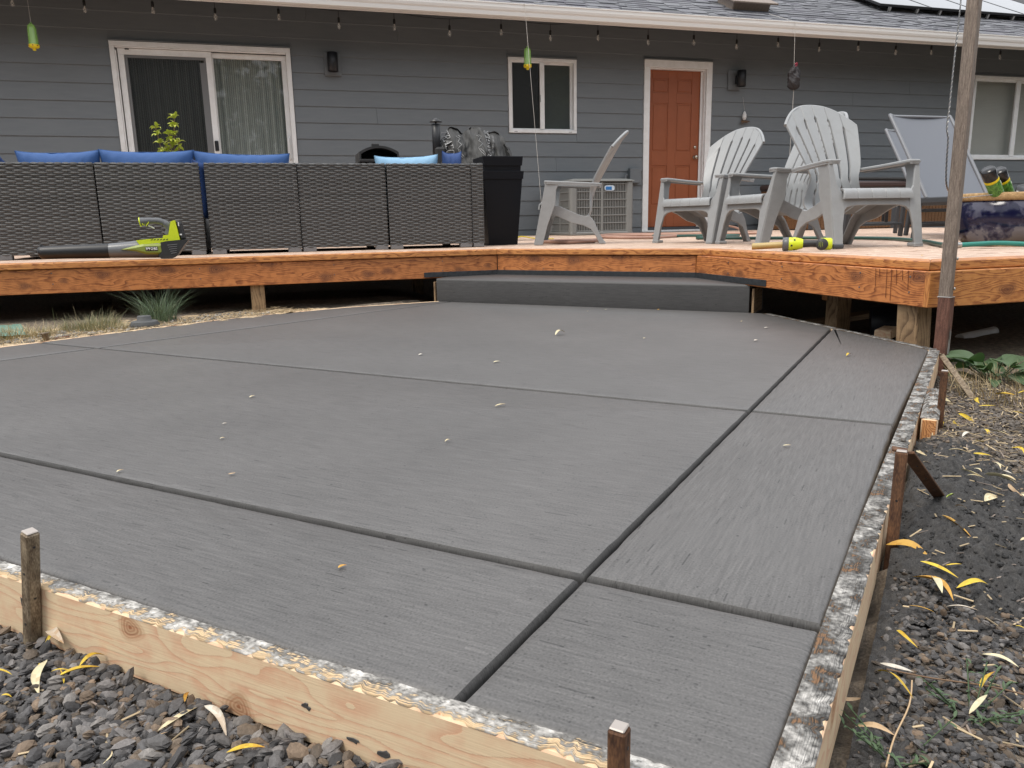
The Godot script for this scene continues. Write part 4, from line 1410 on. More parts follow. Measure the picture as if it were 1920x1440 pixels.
func build_sliding_door(o: Node3D) -> void:
	var st := mb()
	frame(st, -1.503, 0.376, 0.0, 2.166, 0.050, -0.10, 0.030)
	# lips of the track
	box(st, at(Vector3(-0.563, 2.108, 0.0)), Vector3(1.77, 0.012, 0.045), 0.002)
	box(st, at(Vector3(-1.445, 1.05, 0.012)), Vector3(0.012, 2.05, 0.030), 0.002)
	var door := put("sliding_door", st, M.vinyl, o)
	# head flashing
	st = mb()
	box(st, at(Vector3(-0.563, 2.176, 0.012)), Vector3(1.90, 0.014, 0.040), 0.002)
	put("head_flashing", st, M.siding, door)
	# left leaf (screen in front) and right leaf
	st = mb()
	frame(st, -1.432, -0.478, 0.055, 2.098, 0.062, -0.045, -0.005)
	put("leaf_frame", st, M.vinyl, door)
	st = mb()
	frame(st, -1.366, -0.536, 0.12, 2.034, 0.028, -0.030, -0.008, 0.002)
	box(st, at(Vector3(-0.572, 1.05, -0.0185)), Vector3(0.075, 1.86, 0.022), 0.003)
	put("screen_frame", st, M.screen, door)
	pane(door, -1.345, -0.60, 0.14, 2.01, -0.014, "insect_screen", M.insect_screen)
	pane(door, -1.345, -0.60, 0.14, 2.01, -0.062)
	st = mb()
	frame(st, -0.52, 0.326, 0.055, 2.098, 0.054, -0.092, -0.052)
	put("leaf_frame", st, M.vinyl, door)
	pane(door, -0.466, 0.272, 0.109, 2.044, -0.072)
	st = mb()
	box(st, at(Vector3(-0.508, 1.09, 0.006)), Vector3(0.042, 0.11, 0.022), 0.006)
	box(st, at(Vector3(-0.502, 1.085, 0.017)), Vector3(0.022, 0.06, 0.008), 0.003)
	put("latch", st, M.black, door)
	st = mb()
	tube(st, path3([Vector3(0.296, 1.19, -0.052), Vector3(0.290, 1.185, -0.022), Vector3(0.287, 1.15, -0.008), Vector3(0.287, 1.07, -0.006), Vector3(0.287, 0.99, -0.008), Vector3(0.290, 0.955, -0.022), Vector3(0.296, 0.95, -0.052)], 4), 0.0095, 10)
	put("handle", st, M.vinyl, door)
	st = mb()
	box(st, at(Vector3(-1.33, 2.085, 0.031)), Vector3(0.042, 0.014, 0.003), 0.001)
	put("weep_slot", st, M.black, door)
	# sheer curtains hang inside
	for c in [[-1.44, -0.50, "dim striped sheer curtain behind the left glass of the sliding door", 0.0], [-0.50, 0.40, "pale striped sheer curtain behind the right glass of the sliding door", 1.0]]:
		var cs := mb()
		sheet(cs, 150, 3, func(u: float, v: float) -> Vector3:
			var x := lerpf(c[0], c[1], u)
			if c[3] > 0.5: x -= maxf(0.0, u - 0.9) * 0.55 * (1.0 - v)
			return Vector3(x, lerpf(0.02, 2.16, v), -0.20 + 0.024 * sin(u * 55.0 + 0.8 * sin(u * 9.0)) + 0.006 * sin(u * 131.0)), Vector3(0, 0, 1), true, Vector2(1.0, 1.0))
		tag(put("curtain", cs, M.curtain), c[2], "curtain")

func build_window(o: Node3D, x0: float, x1: float, y0: float, y1: float, g: Array, blinds: bool) -> void:
	var st := mb()
	frame(st, x0 + 0.003, x1 - 0.003, y0 + 0.003, y1 - 0.003, 0.040, -0.09, 0.022)
	var win := put("window", st, M.vinyl, o)
	st = mb()
	box(st, at(Vector3((x0 + x1) / 2, y1 + 0.008, 0.010)), Vector3(x1 - x0 + 0.02, 0.014, 0.030), 0.002)
	put("head_flashing", st, M.siding, win)
	# sliding sash on the left, fixed one on the right
	st = mb()
	frame(st, x0 + 0.038, x0 + g[2] - 0.010, y0 + 0.038, y1 - 0.038, 0.022 if not blinds else 0.04, -0.050, -0.004, 0.002)
	box(st, at(Vector3(x0 + (g[1] + g[2]) / 2, (y0 + y1) / 2, 0.002)), Vector3(g[2] - g[1] - 0.012, y1 - y0 - 0.10, 0.026), 0.003)
	put("sash", st, M.vinyl, win)
	pane(win, x0 + g[0], x0 + g[1], y0 + 0.058, y1 - 0.058, -0.030)
	st = mb()
	frame(st, x0 + g[2] - 0.012, x1 - 0.038, y0 + 0.038, y1 - 0.038, 0.026 if not blinds else 0.04, -0.085, -0.052, 0.002)
	put("sash", st, M.vinyl, win)
	pane(win, x0 + g[2], x0 + g[3], y0 + 0.060, y1 - 0.060, -0.068)
	if not blinds:
		pane(win, x0 + g[0], x0 + g[1], y0 + 0.058, y1 - 0.058, -0.010, "insect_screen", M.insect_screen)
		st = mb()
		box(st, at(Vector3(x0 + g[1] + 0.006, (y0 + y1) / 2 - 0.03, 0.0175)), Vector3(0.010, 0.085, 0.010), 0.002)
		put("latch", st, M.frame_grey, win)
		for x in [x0 + 0.09, x1 - 0.09]:
			st = mb()
			box(st, at(Vector3(x, y0 + 0.018, 0.0225)), Vector3(0.042, 0.005, 0.003), 0.001)
			put("weep_slot", st, M.black, win)
	else:
		var bl := thing("window_blind", "grey slatted blind inside the window at the right edge", "blind")
		var y := y0 + 0.05
		while y < y1 - 0.04:
			var b := mb()
			box(b, turned(Vector3((x0 + x1) / 2, y, -0.13), Vector3(1.05, 0, 0)), Vector3(x1 - x0 - 0.06, 0.0015, 0.025))
			put("slat", b, M.blind, bl)
			y += 0.0215

func build_door(o: Node3D) -> void:
	var st := mb()
	# casing
	var x0 := 4.862
	var x1 := 5.876
	box(st, at(Vector3((x0 + x1) / 2, 2.183, 0.004)), Vector3(x1 - x0, 0.090, 0.030), 0.002)
	box(st, at(Vector3(x0 + 0.0425, 1.078, 0.004)), Vector3(0.085, 2.118, 0.030), 0.002)
	box(st, at(Vector3(x1 - 0.0425, 1.078, 0.004)), Vector3(0.085, 2.118, 0.030), 0.002)
	# jambs
	box(st, at(Vector3(x0 + 0.076, 1.07, -0.075)), Vector3(0.014, 2.12, 0.128), 0.001)
	box(st, at(Vector3(x1 - 0.092, 1.07, -0.075)), Vector3(0.014, 2.12, 0.128), 0.001)
	box(st, at(Vector3((x0 + x1) / 2, 2.130, -0.075)), Vector3(x1 - x0 - 0.17, 0.014, 0.128), 0.001)
	box(st, at(Vector3(x1 - 0.112, 1.07, -0.070)), Vector3(0.026, 2.10, 0.012), 0.001)
	box(st, at(Vector3((x0 + x1) / 2, 0.014, 0.010)), Vector3(x1 - x0 + 0.02, 0.026, 0.06), 0.003)
	var d := put("door_frame", st, M.trim, o)
	st = mb()
	box(st, at(Vector3((x0 + x1) / 2, 2.236, 0.010)), Vector3(x1 - x0 + 0.02, 0.014, 0.044), 0.002)
	put("head_flashing", st, M.siding, d)
	st = mb()
	box(st, at(Vector3((x0 + x1) / 2, 0.046, -0.055)), Vector3(x1 - x0 - 0.17, 0.036, 0.10), 0.004)
	put("threshold", st, M.charcoal, d)
	# leaf with six raised panels set in recesses
	var lx0 := 4.948
	var lx1 := 5.765
	var pn: Array = []
	for c in [[5.030, 5.270], [5.392, 5.628]]:
		for q in [[1.835, 2.018], [1.074, 1.704], [0.358, 0.892]]: pn.append([c[0], c[1], q[0], q[1]])
	st = mb()
	box(st, at(Vector3((lx0 + lx1) / 2, 1.095, -0.108)), Vector3(lx1 - lx0, 2.055, 0.030), 0.001)
	var zf := -0.0865
	# stiles and rails in front of the recesses
	for b in [[lx0, 5.030, 0.068, 2.122], [5.270, 5.392, 0.068, 2.122], [5.628, lx1, 0.068, 2.122]]:
		box(st, at(Vector3((b[0] + b[1]) / 2, (b[2] + b[3]) / 2, zf - 0.003)), Vector3(b[1] - b[0], b[3] - b[2], 0.012), 0.003)
	for c in [[5.030, 5.270], [5.392, 5.628]]:
		for q in [[0.068, 0.358], [0.892, 1.074], [1.704, 1.835], [2.018, 2.122]]:
			box(st, at(Vector3((c[0] + c[1]) / 2, (q[0] + q[1]) / 2, zf - 0.003)), Vector3(c[1] - c[0], q[1] - q[0], 0.012), 0.003)
	var leaf := put("door_leaf", st, M.door, o)
	for q in pn:
		st = mb()
		box(st, at(Vector3((q[0] + q[1]) / 2, (q[2] + q[3]) / 2, zf - 0.006)), Vector3(q[1] - q[0] - 0.040, q[3] - q[2] - 0.040, 0.015), 0.009)
		put("panel", st, M.door, leaf)
	for k in [[1.137, 0.021, 0.018], [1.005, 0.026, 0.030]]:
		st = mb()
		lathe(st, [[0.0, 0.0], [k[1], 0.0], [k[1], 0.006], [k[1] * 0.42, 0.010], [k[1] * 0.42, k[2]], [k[1] * 0.95, k[2] + 0.008], [k[1] * 1.05, k[2] + 0.020], [k[1] * 0.8, k[2] + 0.032], [0.0, k[2] + 0.036]] if k[2] > 0.02 else [[0.0, 0.0], [k[1], 0.0], [k[1], 0.010], [k[1] * 0.8, 0.016], [0.0, 0.018]], 20, turned(Vector3(5.695, k[0], zf + 0.003), Vector3(PI / 2, 0, 0)))
		put("door_knob" if k[2] > 0.02 else "deadbolt", st, M.nickel, leaf)

func build_roof(o: Node3D) -> void:
	var wl := -8.0
	var wr := 15.5
	var up := Vector3(0, 0.4472, -0.8944)   # up the slope
	var nrm := Vector3(0, 0.8944, 0.4472)
	var eave := Vector3(0, 2.553, 0.85)
	# deck of the roof, with thickness; its underside is the sloped soffit
	var st := mb()
	var lay := Basis(Vector3.RIGHT, nrm, Vector3.RIGHT.cross(nrm))
	box(st, Transform3D(lay, Vector3((wl + wr) / 2, 0, 0) + eave + up * 4.75 - nrm * 0.045), Vector3(wr - wl, 0.07, 9.5))
	box(st, Transform3D(Basis(Vector3.RIGHT, Vector3(0, 0.8944, -0.4472), Vector3.RIGHT.cross(Vector3(0, 0.8944, -0.4472))), Vector3((wl + wr) / 2, 2.553 + 4.26 - 2.2, -7.65 - 4.4)), Vector3(wr - wl, 0.07, 9.7))
	var roof := put("roof", st, M.roof, o)
	st = mb()
	box(st, Transform3D(lay, Vector3((wl + wr) / 2, 0, 0) + eave + up * 0.50 - nrm * 0.088), Vector3(wr - wl, 0.012, 0.94))
	put("soffit", st, M.soffit, roof)
	st = mb()
	box(st, at(Vector3((wl + wr) / 2, 2.483, 0.795)), Vector3(wr - wl, 0.13, 0.022), 0.002)
	put("fascia_board", st, M.gutter, roof)
	# gutter with its rolled lip and curved face
	st = mb()
	var prof := PackedVector2Array([Vector2(0.807, 2.431), Vector2(0.850, 2.431), Vector2(0.866, 2.439), Vector2(0.870, 2.460), Vector2(0.872, 2.479), Vector2(0.884, 2.495), Vector2(0.892, 2.519), Vector2(0.892, 2.551), Vector2(0.900, 2.556), Vector2(0.900, 2.567), Vector2(0.890, 2.569), Vector2(0.886, 2.561), Vector2(0.886, 2.518), Vector2(0.878, 2.500), Vector2(0.864, 2.481), Vector2(0.862, 2.446), Vector2(0.850, 2.438), Vector2(0.807, 2.438)])
	extrude(st, prof, wr - wl, Transform3D(Basis(Vector3(0, 0, 1), Vector3.UP, Vector3(-1, 0, 0)), Vector3((wl + wr) / 2, 0, 0)))
	put("gutter", st, M.gutter, roof)
	# asphalt shingles, tab by tab
	var r := RandomNumberGenerator.new()
	r.seed = 8
	st = mb()
	var expo := 0.108
	for row in 24:
		var s := row * expo - 0.02
		var x := -3.2 - r.randf() * 0.3
		var top := 14.8
		while x < top:
			var w := r.randf_range(0.10, 0.30)
			var lift := 0.008 + (0.006 if r.randf() < 0.45 else 0.0)
			var c := r.randf_range(0.55, 1.25)
			st.set_color(Color(c, c * r.randf_range(0.97, 1.02), c * 1.02))
			var mid := Vector3(x + w / 2, 0, 0) + eave + up * (s + expo * 0.55) + nrm * (lift * 0.5 - 0.004)
			var tilt := Basis(Vector3.RIGHT, -0.055) * lay
			box(st, Transform3D(tilt, mid), Vector3(w - 0.003, lift, expo * 1.12))
			x += w
	tag(put("shingles", st, M.shingle, roof), "", "", "", "stuff")
	# vent hood near the eave
	st = mb()
	box(st, Transform3D(lay, Vector3(6.20, 0, 0) + eave + up * 0.76 + nrm * 0.05), Vector3(0.55, 0.11, 0.42), 0.01)
	box(st, Transform3D(lay, Vector3(6.20, 0, 0) + eave + up * 0.74 + nrm * 0.12), Vector3(0.66, 0.025, 0.56), 0.006)
	put("vent_hood", st, M.pole, roof)
	# solar panels
	var sp := eave + up * 1.15 + nrm * 0.10
	for k in 4:
		var arr := thing("solar_panel", ["framed solar panel on the roof, the leftmost one", "framed solar panel on the roof, second from the left", "framed solar panel on the roof, third from the left", "framed solar panel on the roof, past the right edge"][k], "solar panel", Vector3(9.14 + k * 0.92, 0, 0) + sp, 0.0, "solar panels along the roof")
		st = mb()
		box(st, Transform3D(lay, up * 0.75), Vector3(0.885, 0.010, 1.5), 0.002)
		put("glass", st, M.solar, arr)
		st = mb()
		for e in [[0.0, 0.0, 0.905, 0.022], [0.0, 1.5, 0.905, 0.022]]: box(st, Transform3D(lay, up * e[1] - nrm * 0.008), Vector3(0.905, 0.034, 0.020), 0.002)
		for sx in [-0.4525, 0.4525]: box(st, Transform3D(lay, Vector3(sx, 0, 0) + up * 0.75 - nrm * 0.008), Vector3(0.012, 0.034, 1.50), 0.002)
		put("frame", st, M.black, arr)
		for sx in [-0.25, 0.25]:
			st = mb()
			box(st, Transform3D(lay, Vector3(sx, 0, 0) + up * 0.02 - nrm * 0.055), Vector3(0.03, 0.075, 0.04), 0.003)
			put("clamp", st, M.steel, arr)

# ---------------------------------------------------------------- what hangs on the house
func build_hangings() -> void:
	var st: SurfaceTool
	for w in [[0.843, 0.838, "black cylinder wall lamp between the sliding door and the window"], [6.212, 6.258, "black cylinder wall lamp right of the orange door"]]:
		var o := thing("wall_lamp", w[2], "wall lamp", Vector3(w[0], 2.012, 0.008), 0.0, "black wall lamps on the siding")
		st = mb()
		box(st, at(Vector3(0, 0, 0.006)), Vector3(0.192, 0.255, 0.026), 0.003)
		put("mounting_block", st, M.siding, o)
		st = mb()
		box(st, at(Vector3(w[1] - w[0], 0, 0.032)), Vector3(0.075, 0.11, 0.030), 0.004)
		box(st, at(Vector3(w[1] - w[0], 0.0, 0.055)), Vector3(0.03, 0.05, 0.03), 0.003)
		put("bracket", st, M.black, o)
		st = mb()
		var x: float = w[1] - w[0]
		lathe(st, [[0.050, -0.095], [0.056, -0.104], [0.060, -0.101], [0.060, 0.101], [0.056, 0.104], [0.050, 0.095]], 28, at(Vector3(x, 0.006, 0.118)))
		lathe(st, [[0.0, -0.085], [0.0505, -0.085]], 28, at(Vector3(x, 0.006, 0.118)))
		lathe(st, [[0.0505, 0.09], [0.0, 0.09]], 28, at(Vector3(x, 0.006, 0.118)))
		put("cylinder", st, M.black, o)
	# string of bulbs under the eave
	var o := thing("string_lights", "string of clear bulbs on a black cable under the eave", "string lights")
	var bx := [-2.246, -1.609, -0.975, -0.375, 0.268, 0.899, 1.511, 2.143, 2.761, 3.372, 3.986, 4.66, 5.298, 5.921, 6.541, 7.184, 7.812, 8.439, 9.051, 9.68, 10.302, 10.93]
	var by := [2.376, 2.354, 2.379, 2.35, 2.38, 2.326, 2.342, 2.31, 2.351, 2.317, 2.346, 2.326, 2.355, 2.332, 2.381, 2.351, 2.391, 2.367, 2.392, 2.37, 2.379, 2.36]
	var line: Array = []
	for i in bx.size():
		var hang: float = by[i] + 0.150
		line.append(Vector3(bx[i], hang, 0.5))
		if i + 1 < bx.size(): line.append(Vector3((bx[i] + bx[i + 1]) / 2, (hang + by[i + 1] + 0.150) / 2 - 0.012 + 0.02 * (i % 2), 0.505))
	st = mb()
	tube(st, path3(line, 6), 0.0035, 6)
	put("cable", st, M.cable, o)
	for i in bx.size():
		var p := Vector3(bx[i], by[i], 0.5)
		st = mb()
		tube(st, [p + Vector3(0, 0.150, 0), p + Vector3(0, 0.078, 0)], 0.003, 6)
		lathe(st, [[0.0, 0.030], [0.0115, 0.030], [0.0135, 0.036], [0.0135, 0.070], [0.011, 0.083], [0.0, 0.085]], 14, at(p))
		put("socket", st, M.cable, o)
		st = mb()
		lathe(st, [[0.0, -0.040], [0.010, -0.037], [0.0185, -0.027], [0.0215, -0.012], [0.020, 0.003], [0.0145, 0.018], [0.0115, 0.030]], 18, at(p))
		var b := put("bulb", st, M.bulb, o)
		st = mb()
		lathe(st, [[0.0, 0.006], [0.003, 0.008], [0.0042, 0.028], [0.0, 0.030]], 8, at(p))
		tube(st, path3([p + Vector3(-0.003, 0.008, 0), p + Vector3(-0.009, -0.004, 0.002), p + Vector3(-0.002, -0.022, 0), p + Vector3(0.007, -0.006, -0.002), p + Vector3(0.003, 0.008, 0)], 4), 0.0016, 5)
		put("filament", st, M.filament, b)
	# two wasp traps
	for t in [[Vector3(-2.108, 1.94, 0.5), 2.58, Vector3(-2.112, 2.56, 0.5), "green and yellow wasp trap hanging left of the sliding door"], [Vector3(3.064, 1.936, 0.55), 2.5, Vector3(3.070, 2.50, 0.52), "green and yellow wasp trap hanging in front of the small window"]]:
		var w := thing("wasp_trap", t[3], "wasp trap", t[0], 0.0, "wasp traps under the eave")
		st = mb()
		lathe(st, [[0.046, 0.048], [0.044, 0.10], [0.041, 0.20], [0.036, 0.232], [0.020, 0.248], [0.010, 0.252], [0.010, 0.262], [0.0, 0.264]], 24)
		put("green_bottle", st, M.trap, w)
		st = mb()
		lathe(st, [[0.030, 0.05], [0.012, 0.15], [0.004, 0.175], [0.0, 0.176]], 16)
		put("cone", st, M.trap_core, w)
		st = mb()
		lathe(st, [[0.0, 0.0], [0.014, 0.001], [0.016, 0.004], [0.016, 0.022], [0.036, 0.024], [0.046, 0.030], [0.049, 0.036], [0.049, 0.054], [0.044, 0.058], [0.0, 0.056]], 24)
		put("yellow_base", st, M.yellow, w)
		for k in 7:
			st = mb()
			var a := TAU * k / 7.0
			box(st, turned(Vector3(sin(a) * 0.0488, 0.044, cos(a) * 0.0488), Vector3(0, a, 0)), Vector3(0.014, 0.010, 0.003), 0.001)
			put("entry_hole", st, M.red, w)
		st = mb()
		tube(st, [Vector3(0, 0.26, 0), (t[2] as Vector3) - (t[0] as Vector3)], 0.0018, 5)
		put("hanging_string", st, M.string, w)
	# cords tied from the gutter
	var c1 := thing("cord", "white cord running from the gutter down past the small window to the deck", "cord")
	st = mb()
	tube(st, [Vector3(3.40, 2.72, 0.56), Vector3(2.917, 2.556, 0.905), Vector3(2.922, 2.50, 0.912), Vector3(3.018, 0.012, 1.20)], 0.0020, 5)
	tube(st, [Vector3(2.908, 2.560, 0.903), Vector3(2.926, 2.552, 0.91)], 0.006, 6)
	put("line", st, M.string, c1)
	# dark cloth bag on its cord
	var bg := thing("dark_bag", "crumpled dark cloth bag hanging on a cord between orange door and lounger", "bag")
	st = mb()
	tube(st, [Vector3(6.371, 2.74, 0.52), Vector3(6.485, 2.560, 0.905), Vector3(6.490, 2.50, 0.906), Vector3(6.520, 2.06, 0.885)], 0.0028, 5)
	tube(st, [Vector3(6.538, 1.80, 0.88), Vector3(6.538, 1.5, 0.88), Vector3(6.531, 0.9, 0.88)], 0.0028, 5)
	put("cord", st, M.string, bg)
	st = mb()
	var ns := noise(66, 0.9, 3)
	var rows := 22
	var pts: Array = []
	for i in rows + 1:
		var row: Array[Vector3] = []
		for j in 23:
			var a := TAU * (j % 22) / 22.0
			var b := PI * (float(i) / rows - 0.5)
			var h := sin(b)
			var rad := 0.105 * pow(maxf(cos(b), 0.0), 0.75) * (0.84 - 0.20 * h)
			var p := Vector3(cos(a) * rad, h * 0.155, sin(a) * rad * 0.6)
			p += Vector3(cos(a), 0.2, sin(a)) * ns.get_noise_3d(p.x * 14.0, p.y * 9.0, p.z * 14.0) * 0.034 * cos(b)
			row.append(p)
		pts.append(row)
	st.set_smooth_group(-1)
	for i in rows:
		for j in 22: quad(st, Vector3(6.536, 1.914, 0.88) + pts[i][j], Vector3(6.536, 1.914, 0.88) + pts[i][j + 1], Vector3(6.536, 1.914, 0.88) + pts[i + 1][j + 1], Vector3(6.536, 1.914, 0.88) + pts[i + 1][j], pts[i][j] + pts[i + 1][j + 1])
	put("cloth", st, M.bag, bg)
	st = mb()
	tube(st, path3([Vector3(6.522, 2.062, 0.90), Vector3(6.542, 2.077, 0.91), Vector3(6.557, 2.062, 0.895), Vector3(6.537, 2.042, 0.90), Vector3(6.517, 2.037, 0.895)], 4), 0.009, 7)
	put("red_tie", st, M.red, bg)
	# little ornament on the siding
	var orn := thing("hanging_ornament", "small white shell and twig ornament hung on the siding by the orange door", "ornament", Vector3(6.39, 1.40, 0.03))
	st = mb()
	tube(st, [Vector3(-0.03, 0.40, -0.01), Vector3(0.0, 0.22, 0.0)], 0.0018, 5)
	put("thread", st, M.string, orn)
	st = mb()
	lathe(st, [[0.0, 0.09], [0.018, 0.10], [0.030, 0.13], [0.026, 0.17], [0.014, 0.20], [0.0, 0.215]], 9, Transform3D.IDENTITY, false)
	put("shell", st, M.white, orn)
	var r := RandomNumberGenerator.new()
	r.seed = 77
	for k in 12:
		st = mb()
		var a := r.randf() * TAU
		tube(st, [Vector3(cos(a) * -0.06, 0.05 + r.randf() * 0.04, 0.012), Vector3(cos(a) * 0.075, 0.04 + r.randf() * 0.06, 0.02 + sin(a) * 0.02)], 0.004, 5)
		put("twig", st, M.twig, orn)

# ---------------------------------------------------------------- resin armchairs
func slat(st: SurfaceTool, nv: int, left: Callable, right: Callable, nrm: Callable, t: float) -> void:
	# a moulded slat between two edge curves, t thick
	var rows: Array = []
	for j in nv + 1:
		var v := float(j) / nv
		var a: Vector3 = left.call(v)
		var b: Vector3 = right.call(v)
		var n: Vector3 = nrm.call(v)
		var e := (b - a).normalized() * 0.003
		var row: Array[Vector3] = [a + n * (t * 0.5 - 0.003), a + e + n * t * 0.5, (a + b) * 0.5 + n * t * 0.5, b - e + n * t * 0.5, b + n * (t * 0.5 - 0.003), b - n * t * 0.5, a - n * t * 0.5]
		rows.append(row)
	for j in nv:
		var c: Vector3 = (rows[j][0] + rows[j][4] + rows[j][5] + rows[j][6]) * 0.25
		for k in 7:
			var k2 := (k + 1) % 7
			st.set_smooth_group(10 + (k if k != 2 else 1))
			quad(st, rows[j][k], rows[j][k2], rows[j + 1][k2], rows[j + 1][k], (rows[j][k] + rows[j][k2]) * 0.5 - c)
	for e in [0, nv]:
		st.set_smooth_group(-1)
		var out: Vector3 = (rows[0][0] - rows[1][0]) if e == 0 else (rows[nv][0] - rows[nv - 1][0])
		for k in range(1, 6): tri(st, rows[e][0], rows[e][k], rows[e][k + 1], out)

func back_curve(t: float) -> Vector2:   # y, z of the back, from the seat up
	var c := [Vector2(0.185, -0.075), Vector2(0.235, -0.118), Vector2(0.31, -0.128), Vector2(0.40, -0.150), Vector2(0.52, -0.212), Vector2(0.66, -0.292), Vector2(0.76, -0.350), Vector2(0.83, -0.392)]
	var f := t * (c.size() - 1)
	var i := mini(int(f), c.size() - 2)
	var a: Vector2 = c[maxi(i - 1, 0)]
	var d: Vector2 = c[mini(i + 2, c.size() - 1)]
	return (c[i] as Vector2).cubic_interpolate(c[i + 1], a, d, f - i)

func back_half(y: float) -> float:
	if y < 0.40: return lerpf(0.175, 0.160, smoothstep(0.18, 0.40, y)) + 0.028 * exp(-pow((y - 0.27) / 0.07, 2.0))
	return lerpf(0.160, 0.240, pow(clampf((y - 0.40) / 0.29, 0.0, 1.0), 0.85))

func make_chair(label: String) -> Node3D:
	var o := thing("garden_armchair", label, "chair", Vector3.ZERO, 0.0, "grey resin armchairs on the deck")
	var n := 6
	for k in n:
		var edge := func(v: float, side: int) -> Vector3:
			var q := (float(k) + (0.0 if side == 0 else 1.0)) / n * 2.0 - 1.0     # -1 .. 1 across
			var mid := (float(k) + 0.5) / n * 2.0 - 1.0
			var crown := 0.833 - 0.115 * pow(absf(q), 1.9)
			crown -= 0.004 if absf(q) > 0.01 else 0.0
			var tmax := 1.0
			# find t where the curve reaches the crown of this edge
			tmax = clampf(1.0 - (0.833 - crown) / 0.50, 0.5, 1.0)
			var t := v * tmax
			var yz := back_curve(t)
			var open := 0.0074
			if v > 0.84: open = lerpf(0.0074, 0.0004, smoothstep(0.84, 0.86, v))
			if v > 0.36 and v < 0.42: open = 0.0004
			if v < 0.04: open = 0.0004
			if (side == 0 and k == 0) or (side == 1 and k == n - 1): open = 0.0
			var x := q * back_half(yz.x) + (open if side == 0 else -open)
			return Vector3(x, yz.x, yz.y + 0.045 * q * q * smoothstep(0.25, 0.5, yz.x))
		var st := mb()
		slat(st, 44, func(v: float) -> Vector3: return edge.call(v, 0), func(v: float) -> Vector3: return edge.call(v, 1), func(v: float) -> Vector3:
			var a := back_curve(clampf(v - 0.02, 0.0, 1.0))
			var b := back_curve(clampf(v + 0.02, 0.0, 1.0))
			var d := (b - a).normalized()
			return Vector3(0, -d.y, d.x), 0.013)
		put("back_slat", st, M.resin, o)
	# thickened rim of the crown
	var st := mb()
	var rim: Array = []
	for i in 25:
		var q := -1.0 + 2.0 * i / 24.0
		var crown := 0.833 - 0.115 * pow(absf(q), 1.9)
		var yz := back_curve(clampf(1.0 - (0.833 - crown) / 0.50, 0.5, 1.0))
		rim.append(Vector3(q * back_half(yz.x), yz.x - 0.004, yz.y + 0.045 * q * q - 0.006))
	tube(st, rim, 0.0105, 8)
	put("back_rim", st, M.resin, o)
	# seat: slats that fall to the back, rolled over the front
	var sc := [Vector2(0.262, 0.268), Vector2(0.295, 0.262), Vector2(0.311, 0.238), Vector2(0.305, 0.19), Vector2(0.272, 0.10), Vector2(0.228, 0.01), Vector2(0.195, -0.06), Vector2(0.187, -0.085)]
	for k in 5:
		st = mb()
		var se := func(v: float, side: int) -> Vector3:
			var f := v * (sc.size() - 1)
			var i := mini(int(f), sc.size() - 2)
			var yz: Vector2 = (sc[i] as Vector2).cubic_interpolate(sc[i + 1], sc[maxi(i - 1, 0)], sc[mini(i + 2, sc.size() - 1)], f - i)
			var q := (float(k) + (0.0 if side == 0 else 1.0)) / 5.0 * 2.0 - 1.0
			var open := 0.004 if v > 0.42 and v < 0.9 else 0.0001
			if (side == 0 and k == 0) or (side == 1 and k == 4): open = 0.0
			return Vector3(q * lerpf(0.222, 0.185, v) + (open if side == 0 else -open), yz.x, yz.y)
		slat(st, 28, func(v: float) -> Vector3: return se.call(v, 0), func(v: float) -> Vector3: return se.call(v, 1), func(v: float) -> Vector3:
			return Vector3(0, 1, 0.5).normalized() if v > 0.25 else Vector3(0, lerpf(0.1, 1.0, v * 4.0), 1.0 - v * 3.0).normalized(), 0.012)
		put("seat_slat", st, M.resin, o)
	# apron under the seat front, arched into the legs
	var lean := Transform3D(Basis(Vector3.RIGHT, Vector3(0, 1, -0.20), Vector3(0, 0, 1)), Vector3(0, 0, 0.302))
	st = mb()
	var ap := PackedVector2Array()
	for i in 13:
		var q := -1.0 + 2.0 * i / 12.0
		ap.append(Vector2(q * 0.224, 0.226 - 0.045 * pow(absf(q), 8.0)))
	ap.append(Vector2(0.228, 0.287))
	ap.append(Vector2(-0.228, 0.287))
	extrude(st, ap, 0.020, lean * at(Vector3(0, 0, -0.012)), 0.003)
	put("apron", st, M.resin, o)
	for s in [-1.0, 1.0]:
		# front leg: an angle section from the arm to the foot
		st = mb()
		var pl := PackedVector2Array([Vector2(0.262, 0.452), Vector2(0.288, 0.452), Vector2(0.283, 0.25), Vector2(0.277, 0.012), Vector2(0.280, 0.0), Vector2(0.226, 0.0), Vector2(0.228, 0.014), Vector2(0.222, 0.12), Vector2(0.205, 0.20), Vector2(0.212, 0.292), Vector2(0.240, 0.33)])
		for i in pl.size(): pl[i].x *= s
		extrude(st, pl, 0.012, lean * at(Vector3(0, 0, -0.004)), 0.002)
		# flange running back
		var fl := PackedVector2Array([Vector2(0.0, 0.0), Vector2(-0.062, 0.0), Vector2(-0.070, 0.14), Vector2(-0.098, 0.30), Vector2(-0.085, 0.40), Vector2(-0.098, 0.452), Vector2(0.0, 0.452)])
		extrude(st, fl, 0.012, Transform3D(Basis(Vector3(0, 0, 1), Vector3(0.012 * s, 1, -0.20), Vector3(-1, 0, 0)), Vector3(0.276 * s, 0, 0.298)), 0.002)
		box(st, at(Vector3(0.253 * s, 0.010, 0.272)), Vector3(0.058, 0.020, 0.062), 0.004)
		put("front_leg", st, M.resin, o)
		# side rail that sweeps down into the rear leg
		st = mb()
